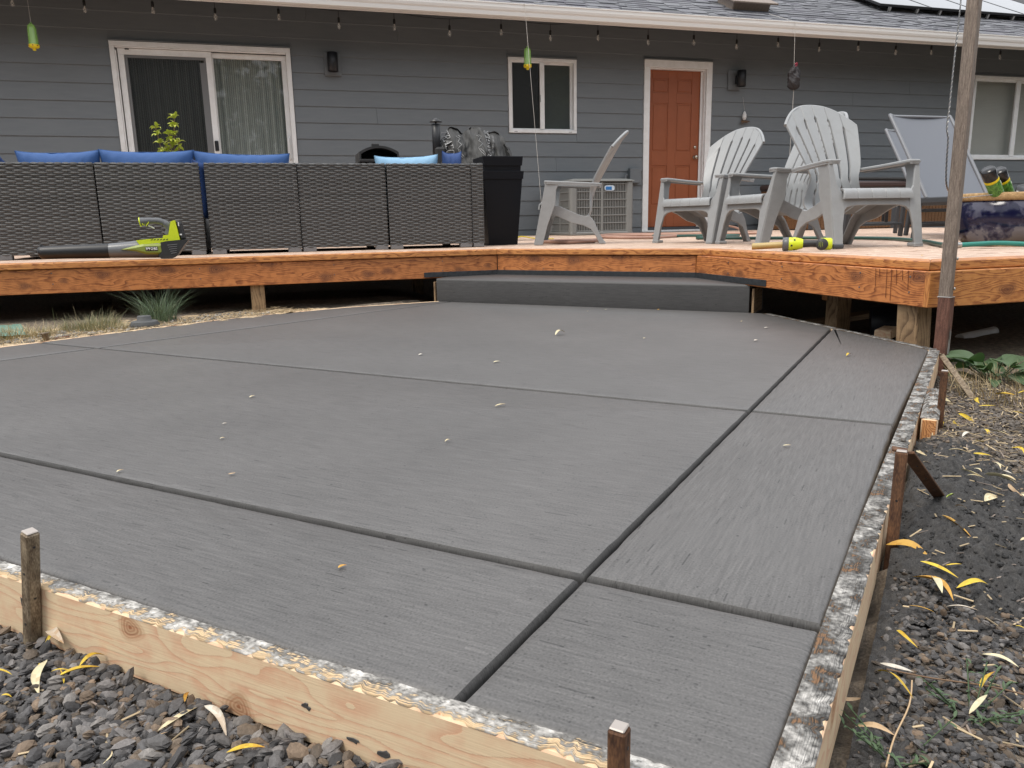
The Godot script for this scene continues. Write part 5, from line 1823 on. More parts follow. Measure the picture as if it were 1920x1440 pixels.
		var rl := PackedVector2Array([Vector2(0.235, 0.305), Vector2(0.12, 0.287), Vector2(0.0, 0.232), Vector2(-0.075, 0.205), Vector2(-0.112, 0.212), Vector2(-0.150, 0.165), Vector2(-0.190, 0.07), Vector2(-0.226, 0.014), Vector2(-0.240, 0.0), Vector2(-0.188, 0.0), Vector2(-0.166, 0.05), Vector2(-0.125, 0.108), Vector2(-0.07, 0.137), Vector2(0.02, 0.158), Vector2(0.12, 0.205), Vector2(0.235, 0.240)])
		extrude(st, rl, 0.016, Transform3D(Basis(Vector3(0, 0, 1), Vector3(0.02 * s, 1, 0), Vector3(-1, 0, 0)), Vector3(0.196 * s, 0, 0.0)), 0.003)
		# inner flange of the rear leg
		var rf := PackedVector2Array([Vector2(-0.104, 0.205), Vector2(-0.150, 0.150), Vector2(-0.200, 0.05), Vector2(-0.232, 0.0), Vector2(-0.222, 0.0), Vector2(-0.185, 0.055), Vector2(-0.138, 0.145), Vector2(-0.092, 0.200)])
		extrude(st, rf, 0.060, Transform3D(Basis(Vector3(0, 0, 1), Vector3(0.02 * s, 1, 0), Vector3(-1, 0, 0)), Vector3(0.170 * s, 0, 0.0)), 0.002)
		put("rear_leg", st, M.resin, o)
		# arm
		st = mb()
		var am := PackedVector2Array([Vector2(0.212, 0.204), Vector2(0.218, 0.220), Vector2(0.240, 0.226), Vector2(0.280, 0.223), Vector2(0.296, 0.212), Vector2(0.298, 0.190), Vector2(0.288, 0.05), Vector2(0.272, -0.10), Vector2(0.246, -0.185), Vector2(0.206, -0.205), Vector2(0.188, -0.19), Vector2(0.196, -0.10), Vector2(0.212, 0.02), Vector2(0.213, 0.12)])
		for i in am.size(): am[i].x *= s
		extrude(st, am, 0.018, Transform3D(Basis(Vector3.RIGHT, Vector3(0, 0.06, 1).normalized(), Vector3(0, -1, 0.06).normalized()), Vector3(0, 0.448, 0)), 0.005)
		# skirt along its outer edge
		var sk: Array = []
		for q in [Vector2(0.222, 0.218), Vector2(0.280, 0.219), Vector2(0.293, 0.20), Vector2(0.284, 0.05), Vector2(0.268, -0.10), Vector2(0.242, -0.18)]: sk.append(Vector3(q.x * s, 0.442 + q.y * 0.06, q.y))
		for i in sk.size() - 1: bar(st, sk[i], sk[i + 1], 0.006, 0.022, Vector3.UP, 0.002)
		put("arm", st, M.resin, o)
	return o

func build_chairs() -> void:
	var c := make_chair("grey resin armchair nearest the camera, facing forward left of the loungers")
	c.position = Vector3(3.175, 0.001, 5.955)
	c.rotation.y = -0.055
	again(c, Vector3(3.102, 0.001, 4.611), -1.243, "grey resin armchair directly in front of the orange door, turned to the left")
	again(c, Vector3(3.207, 0.001, 5.288), -1.634, "grey resin armchair half hidden behind the nearest armchair, facing left")
	again(c, Vector3(2.284, 0.001, 4.000), -1.979, "grey resin armchair in front of the air conditioner, seen from its side")

# ---------------------------------------------------------------- wicker sofa, seen from behind
func weave(st: SurfaceTool, w: float, h: float, xf: Transform3D, seed_: int) -> void:
	# flat strands going over and under upright stakes
	var r := RandomNumberGenerator.new()
	r.seed = seed_
	var pitch := 0.0130
	var rows := int(h / pitch)
	var period := 0.088
	var seg := 0.0110
	var n := int(w / seg)
	st.set_smooth_group(1)
	for k in rows:
		var y0 := k * h / rows
		var hh := h / rows
		var ph := PI * k + r.randf_range(-0.16, 0.16)
		var amp := 0.0038 * r.randf_range(0.8, 1.15)
		var dy := r.randf_range(-0.0007, 0.0007)
		var tone := r.randf_range(0.72, 1.15)
		st.set_color(Color(tone, tone, tone))
		var prev: Array = []
		for i in n + 1:
			var x := w * float(i) / n - w * 0.5
			var s := sin(x * TAU / period + ph)
			var z := signf(s) * pow(absf(s), 0.7) * amp
			var cur: Array[Vector3] = [Vector3(x, y0 + hh * 0.03 + dy - s * 0.0012, z - 0.0030), Vector3(x, y0 + hh * 0.20 + dy - s * 0.0012, z), Vector3(x, y0 + hh * 0.80 + dy - s * 0.0012, z), Vector3(x, y0 + hh * 0.97 + dy - s * 0.0012, z - 0.0030)]
			if i > 0:
				for j in 3:
					var nn := Vector3(0, [-0.8, 0.0, 0.8][j], 1.0)
					quad(st, xf * prev[j], xf * cur[j], xf * cur[j + 1], xf * prev[j + 1], xf.basis * nn, Vector2(x, y0) * 5.0, Vector2(x, y0) * 5.0, Vector2(x, y0) * 5.0, Vector2(x, y0) * 5.0)
			prev = cur
	st.set_smooth_group(-1)

func make_sofa_module(w: float, label: String, sd := 7) -> Node3D:
	var o := thing("wicker_sofa_section", label, "sofa section", Vector3.ZERO, 0.0, "wicker sofa sections along the deck edge")
	var h := 0.562
	var st := mb()
	box(st, at(Vector3(0, 0.025 + h / 2, -0.055)), Vector3(w - 0.006, h - 0.004, 0.085), 0.008)
	box(st, at(Vector3(0, 0.025 + 0.12, -0.42)), Vector3(w - 0.01, 0.24, 0.62), 0.006)
	put("frame", st, M.wicker_dark, o)
	st = mb()
	weave(st, w, h, Transform3D(Basis.IDENTITY, Vector3(0, 0.027, -0.006)), sd)
	# the weave rolls over the top edge
	weave(st, w, 0.10, Transform3D(Basis(Vector3.RIGHT, Vector3(0, 0, -1), Vector3(0, 1, 0)), Vector3(0, 0.027 + h + 0.0015, -0.004)), sd + 50)
	for s in [-1.0, 1.0]: weave(st, 0.095, h, Transform3D(Basis(Vector3(0, 0, -s), Vector3.UP, Vector3(s, 0, 0)), Vector3(s * (w / 2), 0.027, -0.054)), 11)
	tag(put("weave", st, M.wicker, o), "", "", "", "stuff")
	for s in [-1.0, 1.0]:
		st = mb()
		box(st, at(Vector3(s * (w / 2 - 0.048), 0.016, -0.030)), Vector3(0.088, 0.032, 0.05), 0.003)
		put("foot", st, M.foot, o)
		st = mb()
		box(st, at(Vector3(s * (w / 2 - 0.048), 0.0125, -0.69)), Vector3(0.06, 0.025, 0.05), 0.003)
		put("foot", st, M.foot, o)
	return o

func build_sofa() -> void:
	var m := make_sofa_module(0.612, "dark wicker sofa section at the left edge of the photo")
	m.position = Vector3(-1.345, 0.0, 4.15)
	var z := 4.15
	m = make_sofa_module(0.612, "dark wicker sofa section behind the leaf blower", 27)
	m.position = Vector3(-0.724, 0.0, z)
	m = make_sofa_module(0.584, "dark wicker sofa section right of the wide blue gap", 37)
	m.position = Vector3(-0.092, 0.0, z)
	m = make_sofa_module(0.594, "dark wicker sofa section in front of the black pizza oven", 47)
	m.position = Vector3(0.502, 0.0, z - 0.004)
	m = make_sofa_module(0.604, "dark wicker sofa section at the right end beside the black planters", 57)
	m.position = Vector3(1.113, 0.0, z)
	# arm panel closing the right end
	var st := mb()
	box(st, at(Vector3(0.352, 0.309, -0.37)), Vector3(0.078, 0.566, 0.70), 0.008)
	put("arm_frame", st, M.wicker_dark, m)
	st = mb()
	weave(st, 0.088, 0.566, Transform3D(Basis.IDENTITY, Vector3(0.352, 0.025, -0.012)), 13)
	weave(st, 0.70, 0.566, Transform3D(Basis(Vector3(0, 0, -1), Vector3.UP, Vector3(1, 0, 0)), Vector3(0.396, 0.025, -0.365)), 15)
	weave(st, 0.088, 0.70, Transform3D(Basis(Vector3.RIGHT, Vector3(0, 0, -1), Vector3(0, 1, 0)), Vector3(0.352, 0.594, -0.012)), 16)
	tag(put("arm_weave", st, M.wicker, m), "", "", "", "stuff")
	st = mb()
	box(st, at(Vector3(0.352, 0.014, -0.035)), Vector3(0.08, 0.028, 0.05), 0.003)
	put("foot", st, M.foot, m)
	# cushions leaning on the inside of the back
	var ns := noise(68, 0.12, 3)
	var cs := [[-1.62, 0.30, 0.62, 0.0, "dark blue back cushion at the left edge of the photo", "navy_deep", -0.9], [-1.252, 0.480, 0.668, 0.02, "blue back cushion left of the yellow-green plant", "navy", 0.0], [-0.735, 0.575, 0.676, 0.0, "blue back cushion in front of the yellow-green plant", "navy", 0.0], [-0.146, 0.620, 0.664, -0.02, "blue back cushion below the right leaf of the sliding door", "navy", 0.0], [0.985, 0.46, 0.652, 0.03, "blue cushion painted pale as if over-exposed, in front of the covered smoker", "blue_overlit", 0.0], [1.315, 0.145, 0.682, 0.0, "small upright deep blue cushion at the right end of the sofa", "navy_deep", 0.0]]
	for c in cs:
		st = mb()
		var hh := 0.42
		var sz := Vector3(c[1], hh, 0.17)
		var b := Basis.from_euler(Vector3(0.16, c[6], c[3]))
		cushion(st, sz, Transform3D(b, Vector3.ZERO), ns, 0.006)
		var o := thing("back_cushion", c[4], "cushion", Vector3(c[0], float(c[2]) + 0.012 - hh * 0.5, 3.965), 0.0, "cushions on the wicker sofa")
		put("cover", st, M[c[5]], o)
		st = mb()
		var pts: Array = []
		for k in 65:
			var t := k / 16.0
			var side := int(t) % 4
			var f := -1.0 + 2.0 * (t - int(t))
			var q: Vector2 = [Vector2(f, 1), Vector2(1, -f), Vector2(-f, -1), Vector2(-1, f)][side]
			var e := pillow_edge(q, sz * 0.5)
			pts.append(b * Vector3(e.x, e.y, 0))
		tube(st, pts, 0.0030, 6, false)
		put("piping", st, M[c[5]], o)
	# seat cushion bulging into the wide gap
	var g := thing("seat_cushion", "blue seat cushion showing in the gap between two sofa sections", "cushion", Vector3(-0.40, 0.42, 3.99))
	st = mb()
	cushion(st, Vector3(0.30, 0.40, 0.12), Transform3D(Basis.from_euler(Vector3(0, 1.2, 0)), Vector3.ZERO), ns, 0.004)
	put("cover", st, M.navy_deep, g)
	# potted shrub behind the sofa
	var sh := thing("potted_shrub", "yellow-green leafy shrub standing behind the sofa at the sliding door", "plant", Vector3(-0.68, 0.0, 3.35))
	var r := RandomNumberGenerator.new()
	r.seed = 14
	st = mb()
	lathe(st, [[0.0, 0.0], [0.10, 0.0], [0.14, 0.30], [0.145, 0.32], [0.13, 0.32], [0.12, 0.28], [0.0, 0.28]], 20)
	put("pot", st, M.planter, sh)
	for stem in [[Vector3(-0.02, 0.28, 0), Vector3(0.075, 1.0, 0.0), 70], [Vector3(0.0, 0.28, 0.01), Vector3(-0.062, 0.925, 0.02), 48], [Vector3(0.01, 0.28, -0.01), Vector3(0.03, 0.88, 0.01), 46], [Vector3(0.0, 0.28, -0.01), Vector3(-0.01, 0.80, -0.02), 36], [Vector3(0.02, 0.28, -0.01), Vector3(0.09, 0.82, 0.03), 34]]:
		st = mb()
		var line := path3([stem[0], (stem[0] as Vector3).lerp(stem[1], 0.5) + Vector3(0.01, 0, 0.01), stem[1]], 6)
		tube(st, line, 0.004, 5)
		put("stem", st, M.twig, sh)
		for k: int in int(stem[2]):
			var q := 0.34 + 0.66 * pow(float(k) / stem[2], 0.9)
			var p: Vector3 = line[mini(int(q * (line.size() - 1)), line.size() - 1)]
			var a := k * 2.4 + r.randf()
			st = mb()
			leaf(st, r.randf_range(0.040, 0.062), r.randf_range(0.020, 0.027), 0.006, 0.012, Transform3D(Basis.from_euler(Vector3(r.randf_range(-1.1, 0.25), a, r.randfn() * 0.4)), p))
			put("leaf", st, M.lime_leaf, sh)

# A leaf along +z, cupped across and bent along.
func leaf(st: SurfaceTool, l: float, w: float, cup: float, bend: float, xf: Transform3D, curve := 0.0, n := 6, old := 0.0, r: RandomNumberGenerator = null) -> void:
	st.set_smooth_group(1)
	st.set_color(Color.WHITE)
	var prev: Array = []
	for i in n + 1:
		var t := float(i) / n
		var hw := w * 0.5 * pow(sin(PI * pow(t, 0.8)), 0.8)
		if i == n or i == 0: hw = w * 0.01
		var y := bend * sin(PI * t)
		var c := Vector3(curve * sin(PI * t), y, l * t)
		var cur: Array[Vector3] = [xf * (c + Vector3(-hw, cup * hw / (w * 0.5), 0)), xf * c, xf * (c + Vector3(hw, cup * hw / (w * 0.5), 0))]
		if i > 0:
			for j in 2:
				if r:
					var k := clampf(old * (t * t + 0.25) + r.randf_range(-0.25, 0.22), 0.0, 1.0)
					st.set_color(Color.WHITE.lerp(Color(0.62, 0.40, 0.22), k) * r.randf_range(0.86, 1.06))
				quad(st, prev[j], cur[j], cur[j + 1], prev[j + 1], xf.basis.y)
		prev = cur
	st.set_smooth_group(-1)
	st.set_color(Color.WHITE)

# ---------------------------------------------------------------- more things on the deck
func frustum(st: SurfaceTool, w0: float, w1: float, y0: float, y1: float, c := Vector3.ZERO) -> void:
	var a := w0 / 2
	var b := w1 / 2
	var q0 := [Vector3(-a, y0, -a) + c, Vector3(a, y0, -a) + c, Vector3(a, y0, a) + c, Vector3(-a, y0, a) + c]
	var q1 := [Vector3(-b, y1, -b) + c, Vector3(b, y1, -b) + c, Vector3(b, y1, b) + c, Vector3(-b, y1, b) + c]
	for i in 4:
		var j := (i + 1) % 4
		quad(st, q0[i], q0[j], q1[j], q1[i], (q0[i] + q0[j]) * 0.5 - c - Vector3(0, y0, 0))
	quad(st, q0[0], q0[1], q0[2], q0[3], Vector3.DOWN)

func build_planters() -> void:
	var o := thing("square_planter", "tall black square planter beside the sofa, the lower of two nested", "planter", Vector3(1.742, 0.0, 3.72))
	var st := mb()
	frustum(st, 0.235, 0.305, 0.0, 0.500)
	put("body", st, M.planter, o)
	st = mb()
	frustum(st, 0.318, 0.326, 0.500, 0.556)
	for s in [-1.0, 1.0]:
		box(st, at(Vector3(0, 0.556, s * 0.155)), Vector3(0.326, 0.006, 0.018), 0.002)
		box(st, at(Vector3(s * 0.155, 0.556, 0)), Vector3(0.018, 0.006, 0.292), 0.002)
	put("rim", st, M.planter, o)
	o = thing("square_planter", "black square planter nested in the top of another, seen above its rim", "planter", Vector3(1.742, 0.10, 3.72))
	st = mb()
	frustum(st, 0.225, 0.292, 0.0, 0.50)
	frustum(st, 0.306, 0.318, 0.500, 0.566)
	for s in [-1.0, 1.0]:
		box(st, at(Vector3(0, 0.566, s * 0.150)), Vector3(0.318, 0.006, 0.018), 0.002)
		box(st, at(Vector3(s * 0.150, 0.566, 0)), Vector3(0.018, 0.006, 0.282), 0.002)
	put("body", st, M.planter, o)

func build_ac() -> void:
	var o := thing("air_conditioner", "grey louvred air conditioner unit against the siding left of the orange door", "air conditioner", Vector3(3.855, 0.0, 0.56))
	var w := 0.82
	var d := 0.80
	var h := 0.665
	var st := mb()
	box(st, at(Vector3(0, h / 2, 0)), Vector3(w - 0.07, h - 0.03, d - 0.07), 0.004)
	put("coil", st, M.ac_dark, o)
	st = mb()
	for sx in [-1.0, 1.0]:
		for sz in [-1.0, 1.0]: box(st, at(Vector3(sx * (w / 2 - 0.045), h / 2 - 0.01, sz * (d / 2 - 0.045))), Vector3(0.09, h - 0.03, 0.09), 0.022)
	box(st, at(Vector3(0, 0.02, 0)), Vector3(w, 0.04, d), 0.01)
	put("corner_panel", st, M.ac_case, o)
	st = mb()
	for k in 9:
		var t := k / 8.0
		box(st, at(Vector3(0, h - 0.03 + 0.030 * t * 0.9, 0)), Vector3(w + 0.02 - 0.14 * t * t, 0.006, d + 0.02 - 0.14 * t * t), 0.002)
	put("lid", st, M.ac_case, o)
	# louvres: front face (+z) and left face (-x)
	for face in 2:
		var span := (w if face == 0 else d) - 0.18
		var n := 30 if face == 0 else 26
		for k in n:
			st = mb()
			var u := -span / 2 + span * (k + 0.5) / n
			var p := Vector3(u, h / 2, d / 2 - 0.022) if face == 0 else Vector3(-w / 2 + 0.022, h / 2, u)
			box(st, at(p), Vector3(0.009, h - 0.09, 0.006) if face == 0 else Vector3(0.006, h - 0.09, 0.009), 0.001)
			put("louvre", st, M.ac_case, o)
		for k in 7:
			st = mb()
			var y := 0.05 + (h - 0.11) * k / 6.0
			var p := Vector3(0, y, d / 2 - 0.018) if face == 0 else Vector3(-w / 2 + 0.018, y, 0)
			box(st, at(p), Vector3(span + 0.01, 0.012, 0.008) if face == 0 else Vector3(0.008, 0.012, span + 0.01), 0.002)
			put("cross_rail", st, M.ac_case, o)
		st = mb()
		var pc := Vector3(0.0, h / 2 - 0.01, d / 2 - 0.016) if face == 0 else Vector3(-w / 2 + 0.016, h / 2 - 0.01, 0.0)
		box(st, at(pc), Vector3(0.034, h - 0.06, 0.010) if face == 0 else Vector3(0.010, h - 0.06, 0.034), 0.002)
		put("mid_rail", st, M.ac_case, o)
	st = mb()
	var pl := PackedVector2Array()
	for k in 24:
		var a := TAU * k / 24.0
		pl.append(Vector2(signf(cos(a)) * pow(absf(cos(a)), 0.6) * 0.066, signf(sin(a)) * pow(absf(sin(a)), 0.6) * 0.033))
	extrude(st, pl, 0.008, at(Vector3(0.095, h - 0.112, d / 2 - 0.006)), 0.002)
	var bd := put("badge", st, M.badge, o)
	st = mb()
	box(st, at(Vector3(0.082, h - 0.114, d / 2 - 0.001)), Vector3(0.080, 0.040, 0.004), 0.002)
	put("blue_field", st, M.badge_blue, bd)
	# conduit box and disconnect on the wall
	o = thing("electrical_disconnect", "small grey electrical box on the siding above the air conditioner", "electrical box", Vector3(4.70, 0.70, 0.03))
	st = mb()
	box(st, at(Vector3(0.02, 0.05, 0.02)), Vector3(0.16, 0.19, 0.07), 0.006)
	put("box", st, M.siding, o)
	st = mb()
	tube(st, path3([Vector3(-0.09, 0.06, 0.03), Vector3(-0.115, 0.05, 0.03), Vector3(-0.12, 0.0, 0.03), Vector3(-0.12, -0.5, 0.03)], 4), 0.012, 10)
	put("conduit", st, M.siding, o)

func words(text: String, size: float, called: String, m: Material, parent: Node, xf: Transform3D, warp = null, bold := true) -> void:
	var t := TextMesh.new()
	var f := SystemFont.new()
	f.font_names = PackedStringArray(["Droid Serif" if called == "cover_print" else "Droid Sans"])
	f.font_weight = 700 if bold else 400
	t.font = f
	t.text = text
	t.font_size = 32
	t.pixel_size = size / 32.0
	t.depth = 0.0015
	t.curve_step = 2.0
	var arrays := t.get_mesh_arrays()
	var v: PackedVector3Array = arrays[Mesh.ARRAY_VERTEX]
	for i in v.size():
		var p := xf * v[i]
		if warp: p = warp.call(p)
		v[i] = p
	arrays[Mesh.ARRAY_VERTEX] = v
	arrays[Mesh.ARRAY_NORMAL] = null
	arrays[Mesh.ARRAY_TANGENT] = null
	var am := ArrayMesh.new()
	am.add_surface_from_arrays(Mesh.PRIMITIVE_TRIANGLES, arrays)
	var st := SurfaceTool.new()
	st.create_from(am, 0)
	st.generate_normals()
	put_mesh(called, st.commit(), m, parent)

func build_smoker() -> void:
	var o := thing("covered_smoker", "smoker grill under a crumpled dark grey cover with white lettering, its black chimney sticking out", "smoker", Vector3(1.86, 0.0, 2.55))
	# cover: a draped sheet round an oval, with ridges at the top and folds down the sides
	var ns := noise(71, 0.9, 4)
	var top := func(x: float) -> float:
		# outline of the drape along x, from the photograph
		var k := [[-0.36, 0.80], [-0.30, 0.93], [-0.22, 1.035], [-0.16, 1.02], [-0.11, 0.985], [-0.02, 1.035], [0.05, 1.035], [0.12, 0.985], [0.20, 1.00], [0.26, 0.975], [0.33, 0.86], [0.39, 0.74]]
		for i in k.size() - 1:
			if x <= k[i + 1][0]:
				var t: float = (x - k[i][0]) / (k[i + 1][0] - k[i][0])
				return lerpf(k[i][1], k[i + 1][1], smoothstep(0.0, 1.0, clampf(t, 0, 1)))
		return 0.74
	var skin := func(u: float, v: float) -> Vector3:
		# u along x, v from the front hem over the top to the back hem
		var x := lerpf(-0.36, 0.39, u)
		var yt: float = top.call(x)
		var hem := 0.42
		var front := v < 0.5
		var s := (v * 2.0) if front else (2.0 - v * 2.0)     # 0 hem .. 1 ridge
		var dep := 0.27 * (1.0 - 0.35 * absf(u - 0.5) * 2.0)
		var y := lerpf(hem, yt, pow(s, 0.9))
		var z := dep * (1.0 - pow(s, 3.2))
		if not front: z = -z
		var fold := ns.get_noise_2d(x * 6.0, s * 1.1 + (0.0 if front else 8.0))
		var fine := ns.get_noise_3d(x * 22.0, y * 12.0, 4.0 + signf(z))
		z += (fold * 0.105 * sin(PI * clampf(s, 0.05, 0.93)) + 0.016 * sin(x * 34.0 + s * 5.0 + fold * 5.0) * s + fine * 0.005) * (1.0 if front else -1.0)
		y += fine * 0.007 * s
		return Vector3(x, y, z)
	var st := mb()
	# built row by row so that it faces outwards
	var nu := 120
	var nv := 90
	var pts: Array = []
	for i in nu + 1:
		var row: Array[Vector3] = []
		for j in nv + 1: row.append(skin.call(float(i) / nu, float(j) / nv))
		pts.append(row)
	st.set_smooth_group(1)
	for i in nu:
		for j in nv:
			var c: Vector3 = (pts[i][j] + pts[i + 1][j + 1]) * 0.5
			quad(st, pts[i][j], pts[i + 1][j], pts[i + 1][j + 1], pts[i][j + 1], Vector3(c.x * 0.3, (c.y - 0.6) * 0.6, c.z), Vector2(i, j) * 0.02, Vector2(i + 1, j) * 0.02, Vector2(i + 1, j + 1) * 0.02, Vector2(i, j + 1) * 0.02)
	st.set_smooth_group(-1)
	for e in [0, nu]:   # the closed ends
		for j in nv: tri(st, pts[e][j], pts[e][j + 1], Vector3(pts[e][0].x, 0.5, 0), Vector3(-1 if e == 0 else 1, 0, 0))
	put("cover", st, M.cover, o)
	# the print runs up the cloth
	var on := func(p: Vector3) -> Vector3:
		# p.x, p.y wanted on the front of the cover: find v there
		var u := clampf((p.x + 0.36) / 0.75, 0.0, 1.0)
		var lo := 0.0
		var hi := 0.5
		for k in 14:
			var mid := (lo + hi) * 0.5
			if (skin.call(u, mid) as Vector3).y < p.y: lo = mid
			else: hi = mid
		var q: Vector3 = skin.call(u, (lo + hi) * 0.5)
		return Vector3(p.x, p.y, q.z + 0.006 + p.z)
	for side in [[-0.262, -PI / 2 + 0.10, 0.845], [0.092, PI / 2 - 0.16, 0.850]]:
		var rot := Basis(Vector3(0, 0, 1), side[1])
		words("TRAEGER", 0.070, "cover_print", M.print, o, Transform3D(rot, Vector3(side[0], side[2], 0)), on, false)
		words("WOOD FIRED GRILLS", 0.021, "cover_print", M.print, o, Transform3D(rot, Vector3(side[0] + (-0.055 if side[1] < 0.0 else 0.055), side[2], 0)), on, false)
		# mountain and flame strokes of the emblem
		var ex: float = side[0] + (0.085 if side[1] < 0.0 else -0.085)
		var strokes := [[Vector2(-0.012, 0.10), Vector2(0.022, 0.075), Vector2(-0.008, 0.05), Vector2(0.020, 0.02), Vector2(-0.014, -0.01)], [Vector2(0.012, 0.11), Vector2(0.034, 0.09)], [Vector2(-0.02, -0.015), Vector2(-0.005, -0.06), Vector2(0.016, -0.095)], [Vector2(-0.006, -0.02), Vector2(0.008, -0.055), Vector2(0.026, -0.085)]]
		st = mb()
		for s in strokes:
			for i in s.size() - 1:
				for q in 5:
					var a: Vector2 = (s[i] as Vector2).lerp(s[i + 1], q / 5.0)
					var b: Vector2 = (s[i] as Vector2).lerp(s[i + 1], (q + 1) / 5.0)
					bar(st, on.call(Vector3(ex + a.x, side[2] + a.y, 0.0)), on.call(Vector3(ex + b.x, side[2] + b.y, 0.0)), 0.002, 0.004, Vector3.UP)
		put("cover_print", st, M.print, o)
	# seam down the middle
	st = mb()
	var sm: Array = []
	for k in 24: sm.append(on.call(Vector3(0.03, lerpf(0.50, 1.02, k / 23.0), -0.004)))
	tube(st, sm, 0.0045, 5)
	put("seam", st, M.cover, o)
	# chimney and what shows of the barrel
	st = mb()
	lathe(st, [[0.0, 0.78], [0.037, 0.78], [0.037, 1.052], [0.0, 1.052]], 22, at(Vector3(-0.36, 0, 0.04)))
	put("chimney", st, M.black, o)
	st = mb()
	lathe(st, [[0.008, 1.05], [0.008, 1.068], [0.058, 1.068], [0.058, 1.072], [0.006, 1.106], [0.0, 1.108]], 22, at(Vector3(-0.36, 0, 0.04)))
	put("chimney_cap", st, M.black, o)
	st = mb()
	box(st, at(Vector3(-0.335, 0.74, 0.03)), Vector3(0.10, 0.22, 0.16), 0.02)
	put("elbow", st, M.black_matte, o)
	for s in [[-0.28, 0.18], [0.28, 0.18], [-0.28, -0.18], [0.28, -0.18]]:
		st = mb()
		tube(st, [Vector3(s[0], 0, s[1]), Vector3(s[0], 0.5, s[1])], 0.018, 8)
		put("leg", st, M.black, o)

func build_oven() -> void:
	var o := thing("pizza_oven", "small black arched pizza oven with a wide open mouth behind the sofa", "pizza oven", Vector3(0.975, 0.70, 2.45))
	var st := mb()
	var outer := PackedVector2Array()
	var inner := PackedVector2Array()
	for k in 17:
		var q := -1.0 + 2.0 * k / 16.0
		outer.append(Vector2(q * 0.172, 0.158 - 0.052 * q * q))
	var shell := outer.duplicate()
	shell.append(Vector2(0.178, 0.035))
	shell.append(Vector2(-0.178, 0.035))
	# hollow arch: roof, cheeks, floor, back
	for k in 16:
		var a := outer[k]
		var b := outer[k + 1]
		var qd := PackedVector2Array([a, b, Vector2(b.x * 0.93, b.y - 0.020), Vector2(a.x * 0.93, a.y - 0.020)])
		extrude(st, qd, 0.34, at(Vector3(0, 0, 0)))
	for s in [-1.0, 1.0]:
		extrude(st, PackedVector2Array([Vector2(0.172 * s, 0.106), Vector2(0.160 * s, 0.086), Vector2(0.160 * s, 0.036), Vector2(0.178 * s, 0.036)]), 0.34, at(Vector3.ZERO))
	box(st, at(Vector3(0, 0.030, 0.004)), Vector3(0.356, 0.024, 0.36), 0.004)
	extrude(st, shell, 0.012, at(Vector3(0, 0, -0.166)))
	put("hood", st, M.black_matte, o)
	st = mb()
	box(st, at(Vector3(-0.005, 0.176, -0.04)), Vector3(0.068, 0.034, 0.05), 0.005)
	put("chimney", st, M.black_matte, o)
	for s in [[-0.13, 0.13], [0.13, 0.13], [-0.13, -0.13], [0.13, -0.13]]:
		st = mb()
		bar(st, Vector3(s[0], 0.02, s[1]), Vector3(s[0] * 1.1, -0.058, s[1] * 1.1), 0.022, 0.008, Vector3(0, 0, 1), 0.002)
		put("leg", st, M.steel, o)
	o = thing("oven_table", "plain dark side table under the pizza oven", "table", Vector3(0.975, 0.0, 2.45))
	st = mb()
	box(st, at(Vector3(0, 0.628, 0)), Vector3(0.50, 0.022, 0.46), 0.004)
	put("tabletop", st, M.charcoal, o)
	for s in [[-0.22, 0.2], [0.22, 0.2], [-0.22, -0.2], [0.22, -0.2]]:
		st = mb()
		tube(st, [Vector3(s[0], 0, s[1]), Vector3(s[0], 0.618, s[1])], 0.014, 8)
		put("leg", st, M.charcoal, o)

